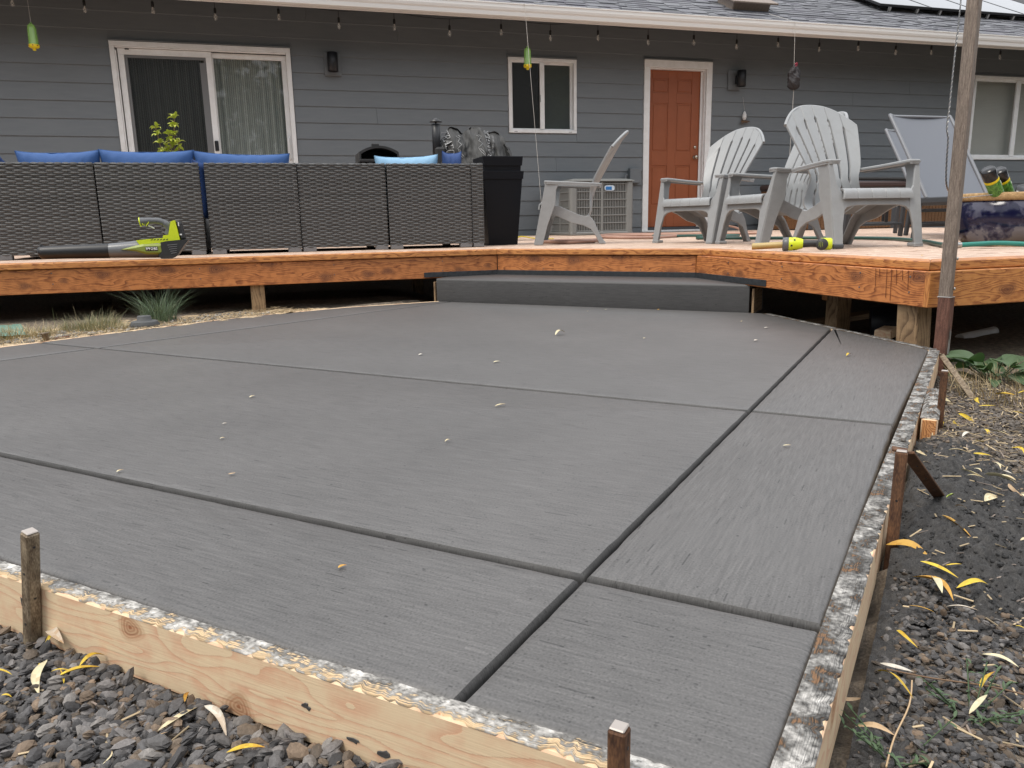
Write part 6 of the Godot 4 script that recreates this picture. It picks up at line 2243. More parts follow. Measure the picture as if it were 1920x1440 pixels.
func make_lounger(label: String) -> Node3D:
	# local +z runs to the foot; the back hinges at z = 0 and leans away
	var o := thing("sun_lounger", label, "sun lounger", Vector3.ZERO, 0.0, "grey sling sun loungers")
	var w := 0.59
	for s in [-1.0, 1.0]:
		var st := mb()
		bar(st, Vector3(s * (w / 2 - 0.018), 0.268, -0.85), Vector3(s * (w / 2 - 0.018), 0.268, 1.05), 0.026, 0.042, Vector3.UP, 0.006)
		put("side_rail", st, M.charcoal, o)
		for z in [-0.78, -0.06, 0.98]:
			st = mb()
			bar(st, Vector3(s * (w / 2 - 0.020), 0.25, z), Vector3(s * (w / 2 - 0.012), 0.0, z - 0.02), 0.034, 0.030, Vector3(0, 0, 1), 0.005)
			put("leg", st, M.charcoal, o)
		# back frame: tube that bends over at the top
		st = mb()
		tube(st, path3([Vector3(s * 0.278, 0.285, 0.0), Vector3(s * 0.278, 0.58, -0.19), Vector3(s * 0.278, 0.865, -0.385), Vector3(s * 0.272, 0.883, -0.402), Vector3(s * 0.258, 0.886, -0.405)], 6), 0.0135, 10)
		put("back_tube", st, M.frame_grey, o)
	for q in [[-0.78, 0.10], [-0.06, 0.10], [-0.06, 0.20], [0.98, 0.10], [-0.86, 0.268], [1.05, 0.268]]:
		var st := mb()
		bar(st, Vector3(-w / 2 + 0.03, q[1], q[0]), Vector3(w / 2 - 0.03, q[1], q[0]), 0.018, 0.022, Vector3.UP, 0.003)
		put("cross_bar", st, M.charcoal, o)
	var st := mb()
	tube(st, [Vector3(-0.272, 0.884, -0.404), Vector3(0.272, 0.884, -0.404)], 0.010, 10)
	put("top_bar", st, M.frame_grey, o)
	st = mb()
	sheet(st, 12, 20, func(u: float, v: float) -> Vector3:
		var sag := 0.018 * (1.0 - pow(2.0 * u - 1.0, 2.0))
		return Vector3(lerpf(-0.258, 0.258, u), lerpf(0.275, 0.886, v) - sag * 0.5, lerpf(0.008, -0.396, v) - sag * 0.8), Vector3(0, 0.5, 0.8), true, Vector2(1, 1))
	sheet(st, 12, 20, func(u: float, v: float) -> Vector3:
		var sag := 0.018 * (1.0 - pow(2.0 * u - 1.0, 2.0))
		return Vector3(lerpf(-0.258, 0.258, u), lerpf(0.275, 0.886, v) - sag * 0.5, lerpf(0.005, -0.399, v) - sag * 0.8), Vector3(0, -0.5, -0.8), true, Vector2(1, 1))
	put("back_sling", st, M.sling, o)
	st = mb()
	for q in [[0.0, 1.0], [-0.0025, -1.0]]:
		sheet(st, 12, 20, func(u: float, v: float) -> Vector3:
			var sag := 0.022 * (1.0 - pow(2.0 * u - 1.0, 2.0))
			return Vector3(lerpf(-0.262, 0.262, u), 0.282 - sag + float(q[0]), lerpf(0.02, 1.03, v)), Vector3(0, q[1], 0))
	put("seat_sling", st, M.sling, o)
	st = mb()
	box(st, at(Vector3(-0.10, 0.20, -0.55)), Vector3(0.024, 0.17, 0.018), 0.004)
	put("back_prop", st, M.black, o)
	return o

func build_loungers() -> void:
	var l := make_lounger("grey sling sun lounger with raised back standing between armchair and blue pot")
	l.position = Vector3(4.70, 0.0, 5.28)
	again(l, Vector3(5.42, 0.0, 4.46), 0.0, "grey sling sun lounger behind another, only its upper left corner showing")

func build_tub() -> void:
	var o := thing("hot_tub", "hot tub with brown vertical slats and dark cover behind the armchairs and loungers", "hot tub", Vector3(7.75, 0.0, 0.78))
	var w := 2.36
	var d := 1.06
	var st := mb()
	box(st, at(Vector3(0, 0.27, 0)), Vector3(w - 0.03, 0.53, d - 0.03), 0.01)
	put("cabinet", st, M.dark_wall, o)
	var n := 44
	for k in n:
		st = mb()
		box(st, at(Vector3(-w / 2 + w * (k + 0.5) / n, 0.265, d / 2)), Vector3(w / n - 0.006, 0.51, 0.016), 0.003, Vector2(1, 1), Vector2(k * 0.37, 0))
		put("slat", st, M.cedar, o)
	for k in 18:
		st = mb()
		box(st, at(Vector3(-w / 2, 0.265, -d / 2 + d * (k + 0.5) / 18.0)), Vector3(0.016, 0.51, d / 18.0 - 0.006), 0.003)
		put("slat", st, M.cedar, o)
	st = mb()
	for x in [-w / 2 + 0.02, 0.12, w / 2 - 0.02]: box(st, at(Vector3(x, 0.265, d / 2 + 0.004)), Vector3(0.085, 0.52, 0.022), 0.006)
	put("corner_post", st, M.charcoal, o)
	st = mb()
	box(st, at(Vector3(0, 0.565, 0.0)), Vector3(w + 0.05, 0.075, d + 0.05), 0.02)
	put("cover", st, M.tub_cover, o)
	st = mb()
	box(st, at(Vector3(0, 0.532, 0.0)), Vector3(w + 0.02, 0.03, d + 0.02), 0.008)
	put("shell_rim", st, M.charcoal, o)
	st = mb()
	tube(st, path3([Vector3(-0.62, 0.635, 0.50), Vector3(0.0, 0.632, 0.52), Vector3(0.5, 0.622, 0.54), Vector3(1.15, 0.615, 0.54)], 6), 0.022, 8)
	tube(st, [Vector3(0.55, 0.30, 0.58), Vector3(0.75, 0.63, 0.56)], 0.018, 8)
	put("cover_lifter", st, M.black_matte, o)
	st = mb()
	box(st, at(Vector3(1.02, 0.60, 0.56)), Vector3(0.20, 0.030, 0.01), 0.003)
	put("logo_plate", st, M.steel, o)

func build_pot() -> void:
	var c := Vector3(3.81, 0.0, 6.42)
	var o := thing("glazed_pot", "big round dark blue glazed pot with a tan rim on the deck", "pot", c)
	var st := mb()
	var prof := [[0.170, 0.012], [0.186, 0.020], [0.202, 0.036], [0.217, 0.060], [0.231, 0.095], [0.240, 0.135], [0.241, 0.165], [0.236, 0.20], [0.226, 0.222], [0.216, 0.238]]
	st.set_smooth_group(1)
	for i in prof.size() - 1:
		for k in 48:
			var a0 := TAU * k / 48.0
			var a1 := TAU * (k + 1) / 48.0
			var v0: float = 1.0 - (prof[i][1] - 0.012) / 0.226
			var v1: float = 1.0 - (prof[i + 1][1] - 0.012) / 0.226
			var p := func(a: float, j: int) -> Vector3: return Vector3(cos(a) * prof[j][0], prof[j][1], sin(a) * prof[j][0])
			quad(st, p.call(a0, i), p.call(a1, i), p.call(a1, i + 1), p.call(a0, i + 1), Vector3(cos(a0), 0, sin(a0)), Vector2(k / 48.0, 1.0 - v0), Vector2((k + 1) / 48.0, 1.0 - v0), Vector2((k + 1) / 48.0, 1.0 - v1), Vector2(k / 48.0, 1.0 - v1))
	put("body", st, M.glaze, o)
	st = mb()
	lathe(st, [[0.212, 0.236], [0.226, 0.238], [0.231, 0.246], [0.231, 0.268], [0.226, 0.276], [0.200, 0.278], [0.194, 0.272], [0.194, 0.20], [0.0, 0.195]], 48)
	put("rim", st, M.pot_rim, o)
	st = mb()
	box(st, turned(Vector3(0.02, 0.006, 0.02), Vector3(0, 0.3, 0)), Vector3(0.40, 0.012, 0.40), 0.003)
	put("saucer_tile", st, M.pot_rim, o)
	# two spray cans leaning in it
	for q in [[Vector3(-0.155, 0.250, 0.10), Vector3(-0.60, 0.70, 0.12), "left black-capped spray can leaning in the blue pot"], [Vector3(-0.025, 0.250, 0.05), Vector3(-0.60, 0.70, 0.12), "spray can with black cap leaning in the blue pot, the one behind to the right"]]:
		var cn := thing("spray_can", q[2], "spray can", c + (q[0] as Vector3), 0.0, "spray cans in the blue pot")
		var y: Vector3 = (q[1] as Vector3).normalized()
		var x := y.cross(Vector3(0, 0, 1)).normalized()
		var xf := Transform3D(Basis(x, y, x.cross(y)), Vector3.ZERO)
		st = mb()
		lathe(st, [[0.0, 0.0], [0.032, 0.0], [0.034, 0.006], [0.034, 0.112], [0.032, 0.116]], 28, xf)
		put("label_body", st, M.can_label, cn)
		st = mb()
		lathe(st, [[0.0345, 0.112], [0.0350, 0.114], [0.0350, 0.124], [0.0345, 0.126]], 28, xf)
		put("yellow_band", st, M.yellow, cn)
		st = mb()
		lathe(st, [[0.0335, 0.125], [0.0345, 0.128], [0.0345, 0.182], [0.032, 0.187], [0.0, 0.187]], 28, xf)
		put("cap", st, M.can_black, cn)
		st = mb()
		for k in 9: box(st, xf * turned(Vector3(sin(0.8 + k * 0.12) * 0.0348, 0.075 + 0.004 * (k % 3), cos(0.8 + k * 0.12) * 0.0348), Vector3(0, 0.8 + k * 0.12, 0)), Vector3(0.006, 0.016, 0.002))
		put("print", st, M.white, cn)
	var lid := thing("dark_bowl", "round black lid lying in the mouth of the blue pot", "lid", c + Vector3(-0.045, 0.262, 0.17))
	st = mb()
	lathe(st, [[0.0, -0.004], [0.062, -0.004], [0.066, 0.0], [0.064, 0.006], [0.0, 0.010]], 28, Transform3D(Basis.from_euler(Vector3(1.0, 0, 0.1)), Vector3.ZERO))
	put("disc", st, M.can_black, lid)

# ---------------------------------------------------------------- hoses, tools
func build_hoses() -> void:
	var o := thing("garden_hose", "dusty pink garden hose lying in loops in front of the air conditioner and orange door", "hose")
	var st := mb()
	var y := 0.014
	tube(st, path3([Vector3(2.46, y, 3.98), Vector3(2.15, y, 3.90), Vector3(2.10, y, 3.70), Vector3(2.32, y, 3.52), Vector3(2.62, y, 3.66), Vector3(2.44, y + 0.006, 4.02), Vector3(2.20, y, 4.10), Vector3(2.12, y, 3.86)], 10), 0.0135, 9)
	put("loop", st, M.hose_tan, o)
	st = mb()
	tube(st, path3([Vector3(2.62, y, 3.62), Vector3(2.9, y, 3.1), Vector3(3.2, y, 2.5), Vector3(3.75, y, 2.35), Vector3(3.80, y, 2.9), Vector3(3.30, y, 3.35), Vector3(2.92, y + 0.008, 3.45), Vector3(2.95, y + 0.010, 2.9), Vector3(3.5, y + 0.012, 2.2), Vector3(4.3, y, 2.3), Vector3(4.9, y, 2.8), Vector3(5.0, y, 2.4), Vector3(5.4, y, 1.6), Vector3(5.75, 0.05, 0.9), Vector3(5.85, 0.10, 0.3)], 10), 0.0135, 9)
	put("run", st, M.hose_tan, o)
	o = thing("garden_hose", "teal green garden hose crossing the deck under the armchairs to the blue pot", "hose")
	st = mb()
	tube(st, path3([Vector3(3.70, y, 2.6), Vector3(3.55, y, 2.95), Vector3(3.9, y, 3.1), Vector3(4.15, y, 3.4), Vector3(3.75, y, 3.75), Vector3(3.4, y, 3.95), Vector3(3.6, y, 4.35), Vector3(4.0, y, 4.9), Vector3(4.05, y, 5.35), Vector3(3.75, y, 5.95), Vector3(3.50, y, 6.30), Vector3(3.32, y, 6.54)], 10), 0.0125, 9)
	put("dark_run", st, M.hose_dark, o)
	st = mb()
	tube(st, path3([Vector3(3.302, y + 0.004, 6.632), Vector3(3.38, y + 0.008, 6.665), Vector3(3.50, y + 0.010, 6.70), Vector3(3.66, y, 6.78), Vector3(3.80, y, 6.90), Vector3(3.95, y, 7.10), Vector3(4.1, y, 7.3)], 10), 0.0125, 10)
	put("teal_run", st, M.hose_green, o)
	st = mb()
	tube(st, [Vector3(3.232, y + 0.004, 6.60), Vector3(3.246, y + 0.004, 6.607), Vector3(3.250, y + 0.004, 6.609), Vector3(3.296, y + 0.004, 6.63), Vector3(3.302, y + 0.004, 6.632), Vector3(3.312, y + 0.004, 6.637)], [0.0125, 0.0165, 0.0175, 0.0175, 0.0145, 0.0145], 16)
	put("coupling", st, M.steel, o)
	o = thing("yellow_cord", "thin yellow cord lying by the foot of the black planters", "cord")
	st = mb()
	tube(st, path3([Vector3(2.15, 0.006, 2.55), Vector3(2.30, 0.006, 2.35), Vector3(2.42, 0.03, 2.20), Vector3(2.55, 0.006, 2.3), Vector3(2.62, 0.006, 2.6)], 8), 0.006, 6)
	put("cord", st, M.yellow, o)

func build_blower() -> void:
	var o := thing("leaf_blower", "lime green and black cordless leaf blower lying on the deck edge", "leaf blower", Vector3(0, 0, 4.69))
	# measured along its side; x to the right, y up
	var st := mb()
	tube(st, [Vector3(-1.270, 0.052, 0), Vector3(-1.262, 0.054, 0), Vector3(-1.245, 0.055, 0), Vector3(-0.925, 0.056, 0), Vector3(-0.905, 0.056, 0)], [0.024, 0.034, 0.036, 0.043, 0.043], 22)
	put("nozzle_tube", st, M.black, o)
	st = mb()
	extrude(st, PackedVector2Array([Vector2(-1.262, 0.082), Vector2(-1.255, 0.102), Vector2(-1.225, 0.088)]), 0.008, Transform3D.IDENTITY, 0.002)
	put("tab", st, M.black, o)
	st = mb()
	tube(st, [Vector3(-0.907, 0.056, 0), Vector3(-0.90, 0.056, 0), Vector3(-0.82, 0.058, 0), Vector3(-0.73, 0.061, 0), Vector3(-0.64, 0.062, 0), Vector3(-0.60, 0.062, 0)], [0.041, 0.042, 0.046, 0.052, 0.055, 0.052], 24)
	put("grey_tube", st, M.tube_grey, o)
	# olive cone wedge on its side
	st = mb()
	extrude(st, PackedVector2Array([Vector2(-0.835, 0.062), Vector2(-0.76, 0.082), Vector2(-0.715, 0.090), Vector2(-0.612, 0.090), Vector2(-0.606, 0.040), Vector2(-0.625, 0.028), Vector2(-0.70, 0.030), Vector2(-0.76, 0.048)]), 0.118, Transform3D.IDENTITY, 0.012)
	put("olive_cone", st, M.olive, o)
	st = mb()
	extrude(st, PackedVector2Array([Vector2(-0.620, 0.098), Vector2(-0.585, 0.104), Vector2(-0.48, 0.112), Vector2(-0.468, 0.108), Vector2(-0.50, 0.070), Vector2(-0.535, 0.022), Vector2(-0.565, 0.004), Vector2(-0.625, 0.004), Vector2(-0.64, 0.020), Vector2(-0.618, 0.045)]), 0.124, Transform3D.IDENTITY, 0.014)
	put("motor_housing", st, M.tool_black, o)
	for k in 5:
		st = mb()
		bar(st, Vector3(-0.585 + k * 0.004, 0.080 - k * 0.012, 0.0628), Vector3(-0.530 - k * 0.002, 0.084 - k * 0.012, 0.0628), 0.003, 0.004, Vector3.UP, 0.001)
		put("vent_slot", st, M.tool_grey, o)
	# lime saddle
	st = mb()
	extrude(st, PackedVector2Array([Vector2(-0.752, 0.112), Vector2(-0.70, 0.117), Vector2(-0.607, 0.122), Vector2(-0.603, 0.138), Vector2(-0.575, 0.140), Vector2(-0.556, 0.215), Vector2(-0.540, 0.222), Vector2(-0.530, 0.222), Vector2(-0.514, 0.106), Vector2(-0.530, 0.100), Vector2(-0.60, 0.098), Vector2(-0.625, 0.090), Vector2(-0.735, 0.086)]), 0.090, Transform3D.IDENTITY, 0.010)
	put("lime_body", st, M.lime, o)
	for k in 6:
		st = mb()
		bar(st, Vector3(-0.672 + k * 0.0165, 0.1115, 0.0455), Vector3(-0.662 + k * 0.0165, 0.1165, 0.0455), 0.002, 0.004, Vector3(1, 0, 0))
		put("grille_slot", st, M.tool_black, o)
	# handle arching over
	st = mb()
	var hp := path3([Vector3(-0.724, 0.216, 0), Vector3(-0.70, 0.219, 0), Vector3(-0.668, 0.222, 0), Vector3(-0.625, 0.220, 0), Vector3(-0.590, 0.205, 0), Vector3(-0.572, 0.175, 0), Vector3(-0.580, 0.140, 0)], 6)
	var rad: Array = []
	for i in hp.size(): rad.append(lerpf(0.026, 0.0175, clampf(i / 14.0, 0, 1)) if i < 24 else 0.0205)
	tube(st, hp, rad, 16)
	put("handle", st, M.tool_grey, o)
	st = mb()
	tube(st, [Vector3(-0.7275, 0.2155, 0), Vector3(-0.722, 0.2162, 0)], 0.0268, 16)
	put("lime_cap", st, M.lime, o)
	st = mb()
	for q in [[-0.711, 0.208, -0.706, 0.200], [-0.703, 0.199, -0.699, 0.196], [-0.691, 0.192, -0.675, 0.216]]: bar(st, Vector3(q[0], q[1], 0.0255), Vector3(q[2], q[3], 0.0245), 0.003, 0.004)
	put("dial_mark", st, M.lime, o)
	st = mb()
	tube(st, path3([Vector3(-0.683, 0.194, 0), Vector3(-0.668, 0.189, 0), Vector3(-0.652, 0.178, 0)], 4), 0.004, 6)
	put("trigger", st, M.white, o)
	# battery
	st = mb()
	extrude(st, PackedVector2Array([Vector2(-0.533, 0.222), Vector2(-0.512, 0.220), Vector2(-0.506, 0.212), Vector2(-0.500, 0.205), Vector2(-0.486, 0.120), Vector2(-0.492, 0.112), Vector2(-0.512, 0.108)]), 0.082, Transform3D.IDENTITY, 0.008)
	put("battery", st, M.tool_black, o)
	st = mb()
	for q in [[-0.514, 0.200, 0.006, 0.022], [-0.507, 0.140, 0.012, 0.008]]: box(st, at(Vector3(q[0], q[1], 0.0412)), Vector3(q[2], q[3], 0.001))
	put("battery_mark", st, M.white, o)
	# name plate
	st = mb()
	box(st, at(Vector3(-0.671, 0.062, 0.0605)), Vector3(0.066, 0.024, 0.004), 0.003)
	var np := put("name_plate", st, M.black, o)
	words("RYOBI", 0.021, "name_print", M.white, np, at(Vector3(-0.671, 0.062, 0.0632)))

func build_saw() -> void:
	var o := thing("cordless_trimmer_tool", "lime green and black cordless tool with tan shaft lying at the edge of the deck", "power tool", Vector3(2.42, 0.0, 6.16), -0.62)
	var st := mb()
	tube(st, [Vector3(0.0, 0.024, 0), Vector3(0.004, 0.024, 0), Vector3(0.155, 0.031, 0)], [0.015, 0.0175, 0.0165], 14)
	put("tan_shaft", st, M.tan_tool, o)
	st = mb()
	tube(st, [Vector3(0.152, 0.034, 0), Vector3(0.156, 0.034, 0), Vector3(0.178, 0.035, 0), Vector3(0.182, 0.035, 0)], [0.030, 0.0345, 0.0355, 0.034], 20)
	put("collar", st, M.tool_grey, o)
	st = mb()
	tube(st, [Vector3(0.180, 0.035, 0), Vector3(0.186, 0.035, 0), Vector3(0.215, 0.036, 0), Vector3(0.238, 0.036, 0), Vector3(0.252, 0.036, 0)], [0.031, 0.0345, 0.033, 0.028, 0.023], 20)
	put("lime_head", st, M.lime, o)
	for k in 6:
		st = mb()
		var a := k * 0.9
		box(st, turned(Vector3(0.196 + 0.014 * (k % 2), 0.036 + cos(a) * 0.034, sin(a) * 0.034), Vector3(a, 0, 0)), Vector3(0.009, 0.002, 0.010), 0.0005)
		put("head_slot", st, M.tool_black, o)
	st = mb()
	tube(st, [Vector3(0.250, 0.036, 0), Vector3(0.29, 0.037, 0), Vector3(0.335, 0.036, 0)], [0.0195, 0.0175, 0.019], 16)
	put("grip", st, M.tool_black, o)
	st = mb()
	tube(st, [Vector3(0.330, 0.034, 0.0), Vector3(0.340, 0.034, 0.0), Vector3(0.385, 0.034, 0.0), Vector3(0.392, 0.034, 0)], [0.024, 0.031, 0.031, 0.025], 18)
	put("lime_tail", st, M.lime, o)
	st = mb()
	lathe(st, [[0.0, 0.0], [0.027, 0.0], [0.030, 0.004], [0.030, 0.022], [0.026, 0.026], [0.0, 0.026]], 22, Transform3D(Basis(Vector3(1, 0, 0), Vector3(-0.25, 0.1, 1).normalized(), Vector3(0, -1, 0.1)).orthonormalized(), Vector3(0.342, 0.032, 0.012)))
	put("battery", st, M.tool_black, o)
	st = mb()
	for q in [-0.008, 0.0, 0.008]: box(st, at(Vector3(0.336 + q, 0.034, 0.040)), Vector3(0.0025, 0.030 - absf(q), 0.001))
	put("battery_mark", st, M.olive, o)
	st = mb()
	box(st, turned(Vector3(0.42, 0.022, 0.0), Vector3(0, 0, 0)), Vector3(0.055, 0.024, 0.03), 0.006)
	put("tail_block", st, M.charcoal, o)

# ---------------------------------------------------------------- under the deck and beside the slab
func build_underdeck() -> void:
	var o := thing("upturned_pot", "dark plant pot with a pale rim lying on its side under the deck rim", "pot", Vector3(2.78, -0.335, 6.80))
	var st := mb()
	var xf := Transform3D(Basis.from_euler(Vector3(PI / 2 - 0.1, 0.9, 0)), Vector3.ZERO)
	lathe(st, [[0.0, -0.10], [0.10, -0.10], [0.125, 0.12], [0.115, 0.12], [0.0, 0.02]], 28, xf)
	put("body", st, M.planter, o)
	st = mb()
	lathe(st, [[0.118, 0.112], [0.132, 0.114], [0.134, 0.132], [0.118, 0.134], [0.116, 0.120]], 28, xf)
	put("rim", st, M.rust_grey, o)
	o = thing("teal_ball", "small teal ball under the deck rim beside the corner post", "ball", Vector3(2.72, -0.205, 6.93))
	st = mb()
	lathe(st, [[0.0, -0.03], [0.012, -0.0275], [0.0225, -0.02], [0.029, -0.008], [0.029, 0.008], [0.0225, 0.02], [0.012, 0.0275], [0.0, 0.03]], 18)
	put("ball", st, M.teal, o)
	o = thing("wood_scrap", "short scrap of timber lying under the deck beside the pot", "timber scrap", Vector3(2.62, -0.345, 6.93), 0.6)
	st = mb()
	box(st, at(Vector3.ZERO), Vector3(0.16, 0.04, 0.07), 0.004, Vector2(1.5, 5))
	put("block", st, M.fir, o)
	o = thing("long_board", "old board lying on the ground under the deck right of the step", "board", Vector3(3.0, -0.385, 6.2), 0.35)
	st = mb()
	box(st, at(Vector3.ZERO), Vector3(1.2, 0.03, 0.09), 0.003, Vector2(0.5, 5))
	put("board", st, M.post, o)
	o = thing("white_pipe", "length of white plastic pipe lying under the deck right of the pole", "pipe", Vector3(3.35, -0.43, 6.75), 0.25)
	st = mb()
	tube(st, [Vector3(-0.16, 0, 0), Vector3(0.16, 0.01, 0)], 0.024, 14)
	put("pipe", st, M.trim, o)
	# bits left of the slab
	o = thing("sprinkler_cap", "round grey stepped sprinkler valve cap beside the grass clump", "valve cap", Vector3(-0.650, -0.322, 5.44))
	st = mb()
	lathe(st, [[0.0, 0.0], [0.066, 0.0], [0.069, 0.004], [0.069, 0.026], [0.064, 0.032], [0.064, 0.036], [0.058, 0.040], [0.050, 0.042], [0.034, 0.043], [0.033, 0.062], [0.030, 0.066], [0.0, 0.066]], 26)
	put("cap", st, M.cap, o)
	for k in 16:
		st = mb()
		var a := TAU * k / 16.0
		box(st, turned(Vector3(sin(a) * 0.0688, 0.015, cos(a) * 0.0688), Vector3(0, a, 0)), Vector3(0.004, 0.022, 0.004), 0.001)
		put("rib", st, M.cap, o)
	o = thing("pipe_stub", "short grey pipe stub standing by the left form of the slab", "pipe", Vector3(-1.005, -0.34, 5.80))
	st = mb()
	lathe(st, [[0.0, 0.0], [0.014, 0.0], [0.013, 0.058], [0.019, 0.060], [0.020, 0.066], [0.0, 0.066]], 16, turned(Vector3.ZERO, Vector3(0, 0, 0.12)))
	put("stub", st, M.rust_grey, o)
	o = thing("rusty_pipe_end", "rusty brown pipe end lying beside the grey pipe stub", "pipe", Vector3(-0.955, -0.318, 5.76), 0.5)
	st = mb()
	tube(st, [Vector3(-0.03, 0, 0), Vector3(0.03, 0.004, 0)], 0.016, 14, false)
	lathe(st, [[0.0, 0.024], [0.0155, 0.024]], 14, turned(Vector3.ZERO, Vector3(0, 0, -PI / 2)))
	put("pipe", st, M.rust, o)
	o = thing("teal_mat", "edge of a teal green mat on the ground left of the dry grass", "mat", Vector3(-1.66, -0.330, 5.33), 0.3)
	st = mb()
	sheet(st, 30, 20, func(u: float, v: float) -> Vector3:
		return Vector3(lerpf(-0.5, 0.42, u), 0.012 + gn.get_noise_2d(u * 60.0, v * 60.0) * 0.008, lerpf(-0.28, 0.26, v)), Vector3.UP)
	put("cloth", st, M.teal, o)

# ---------------------------------------------------------------- leaves and plants
func fallen(label: String, group: String, x: float, y: float, z: float, yaw: float, l: float, kind: String, r: RandomNumberGenerator, wide := 0.15, flat := false) -> void:
	var st := mb()
	var tilt := Vector3(r.randfn() * 0.12, yaw, r.randfn() * 0.35)
	if flat: tilt = Vector3(-0.05, yaw, 0.0)
	leaf(st, l, l * wide * r.randf_range(0.8, 1.25), l * r.randf_range(0.0, 0.07), l * (r.randf_range(0.01, 0.08) if r.randf() < 0.75 else r.randf_range(0.1, 0.22)), Transform3D(Basis.from_euler(tilt), Vector3(x, y, z)), l * r.randf_range(-0.20, 0.20), 9, r.randf_range(0.0, 0.75), r)
	tag(put("fallen_leaf", st, M["leaf_" + kind]), label, "leaf", group)

func right_leaf(kind: String, word: String, x: float, z: float, yaw: float, l: float, r: RandomNumberGenerator) -> void:
	var run := (x - 0.929) * 0.736 - (z - 8.77) * 0.676
	var where: String = "on the gravel at the lower right corner"
	if run > 1.05: where = "on the straw near the foot of the pole"
	elif run > 0.6: where = "on the brown gravel beside the timber block"
	elif run > -0.05: where = "on the dark soil heap beside the right form"
	var size := "long" if l > 0.055 else ("short" if l < 0.035 else "slender")
	fallen("%s %s willow leaf lying %s" % [size, word, where], "willow leaves on the ground right of the slab", x, ground_y(x, z) + 0.021, z, yaw, l, kind, r)

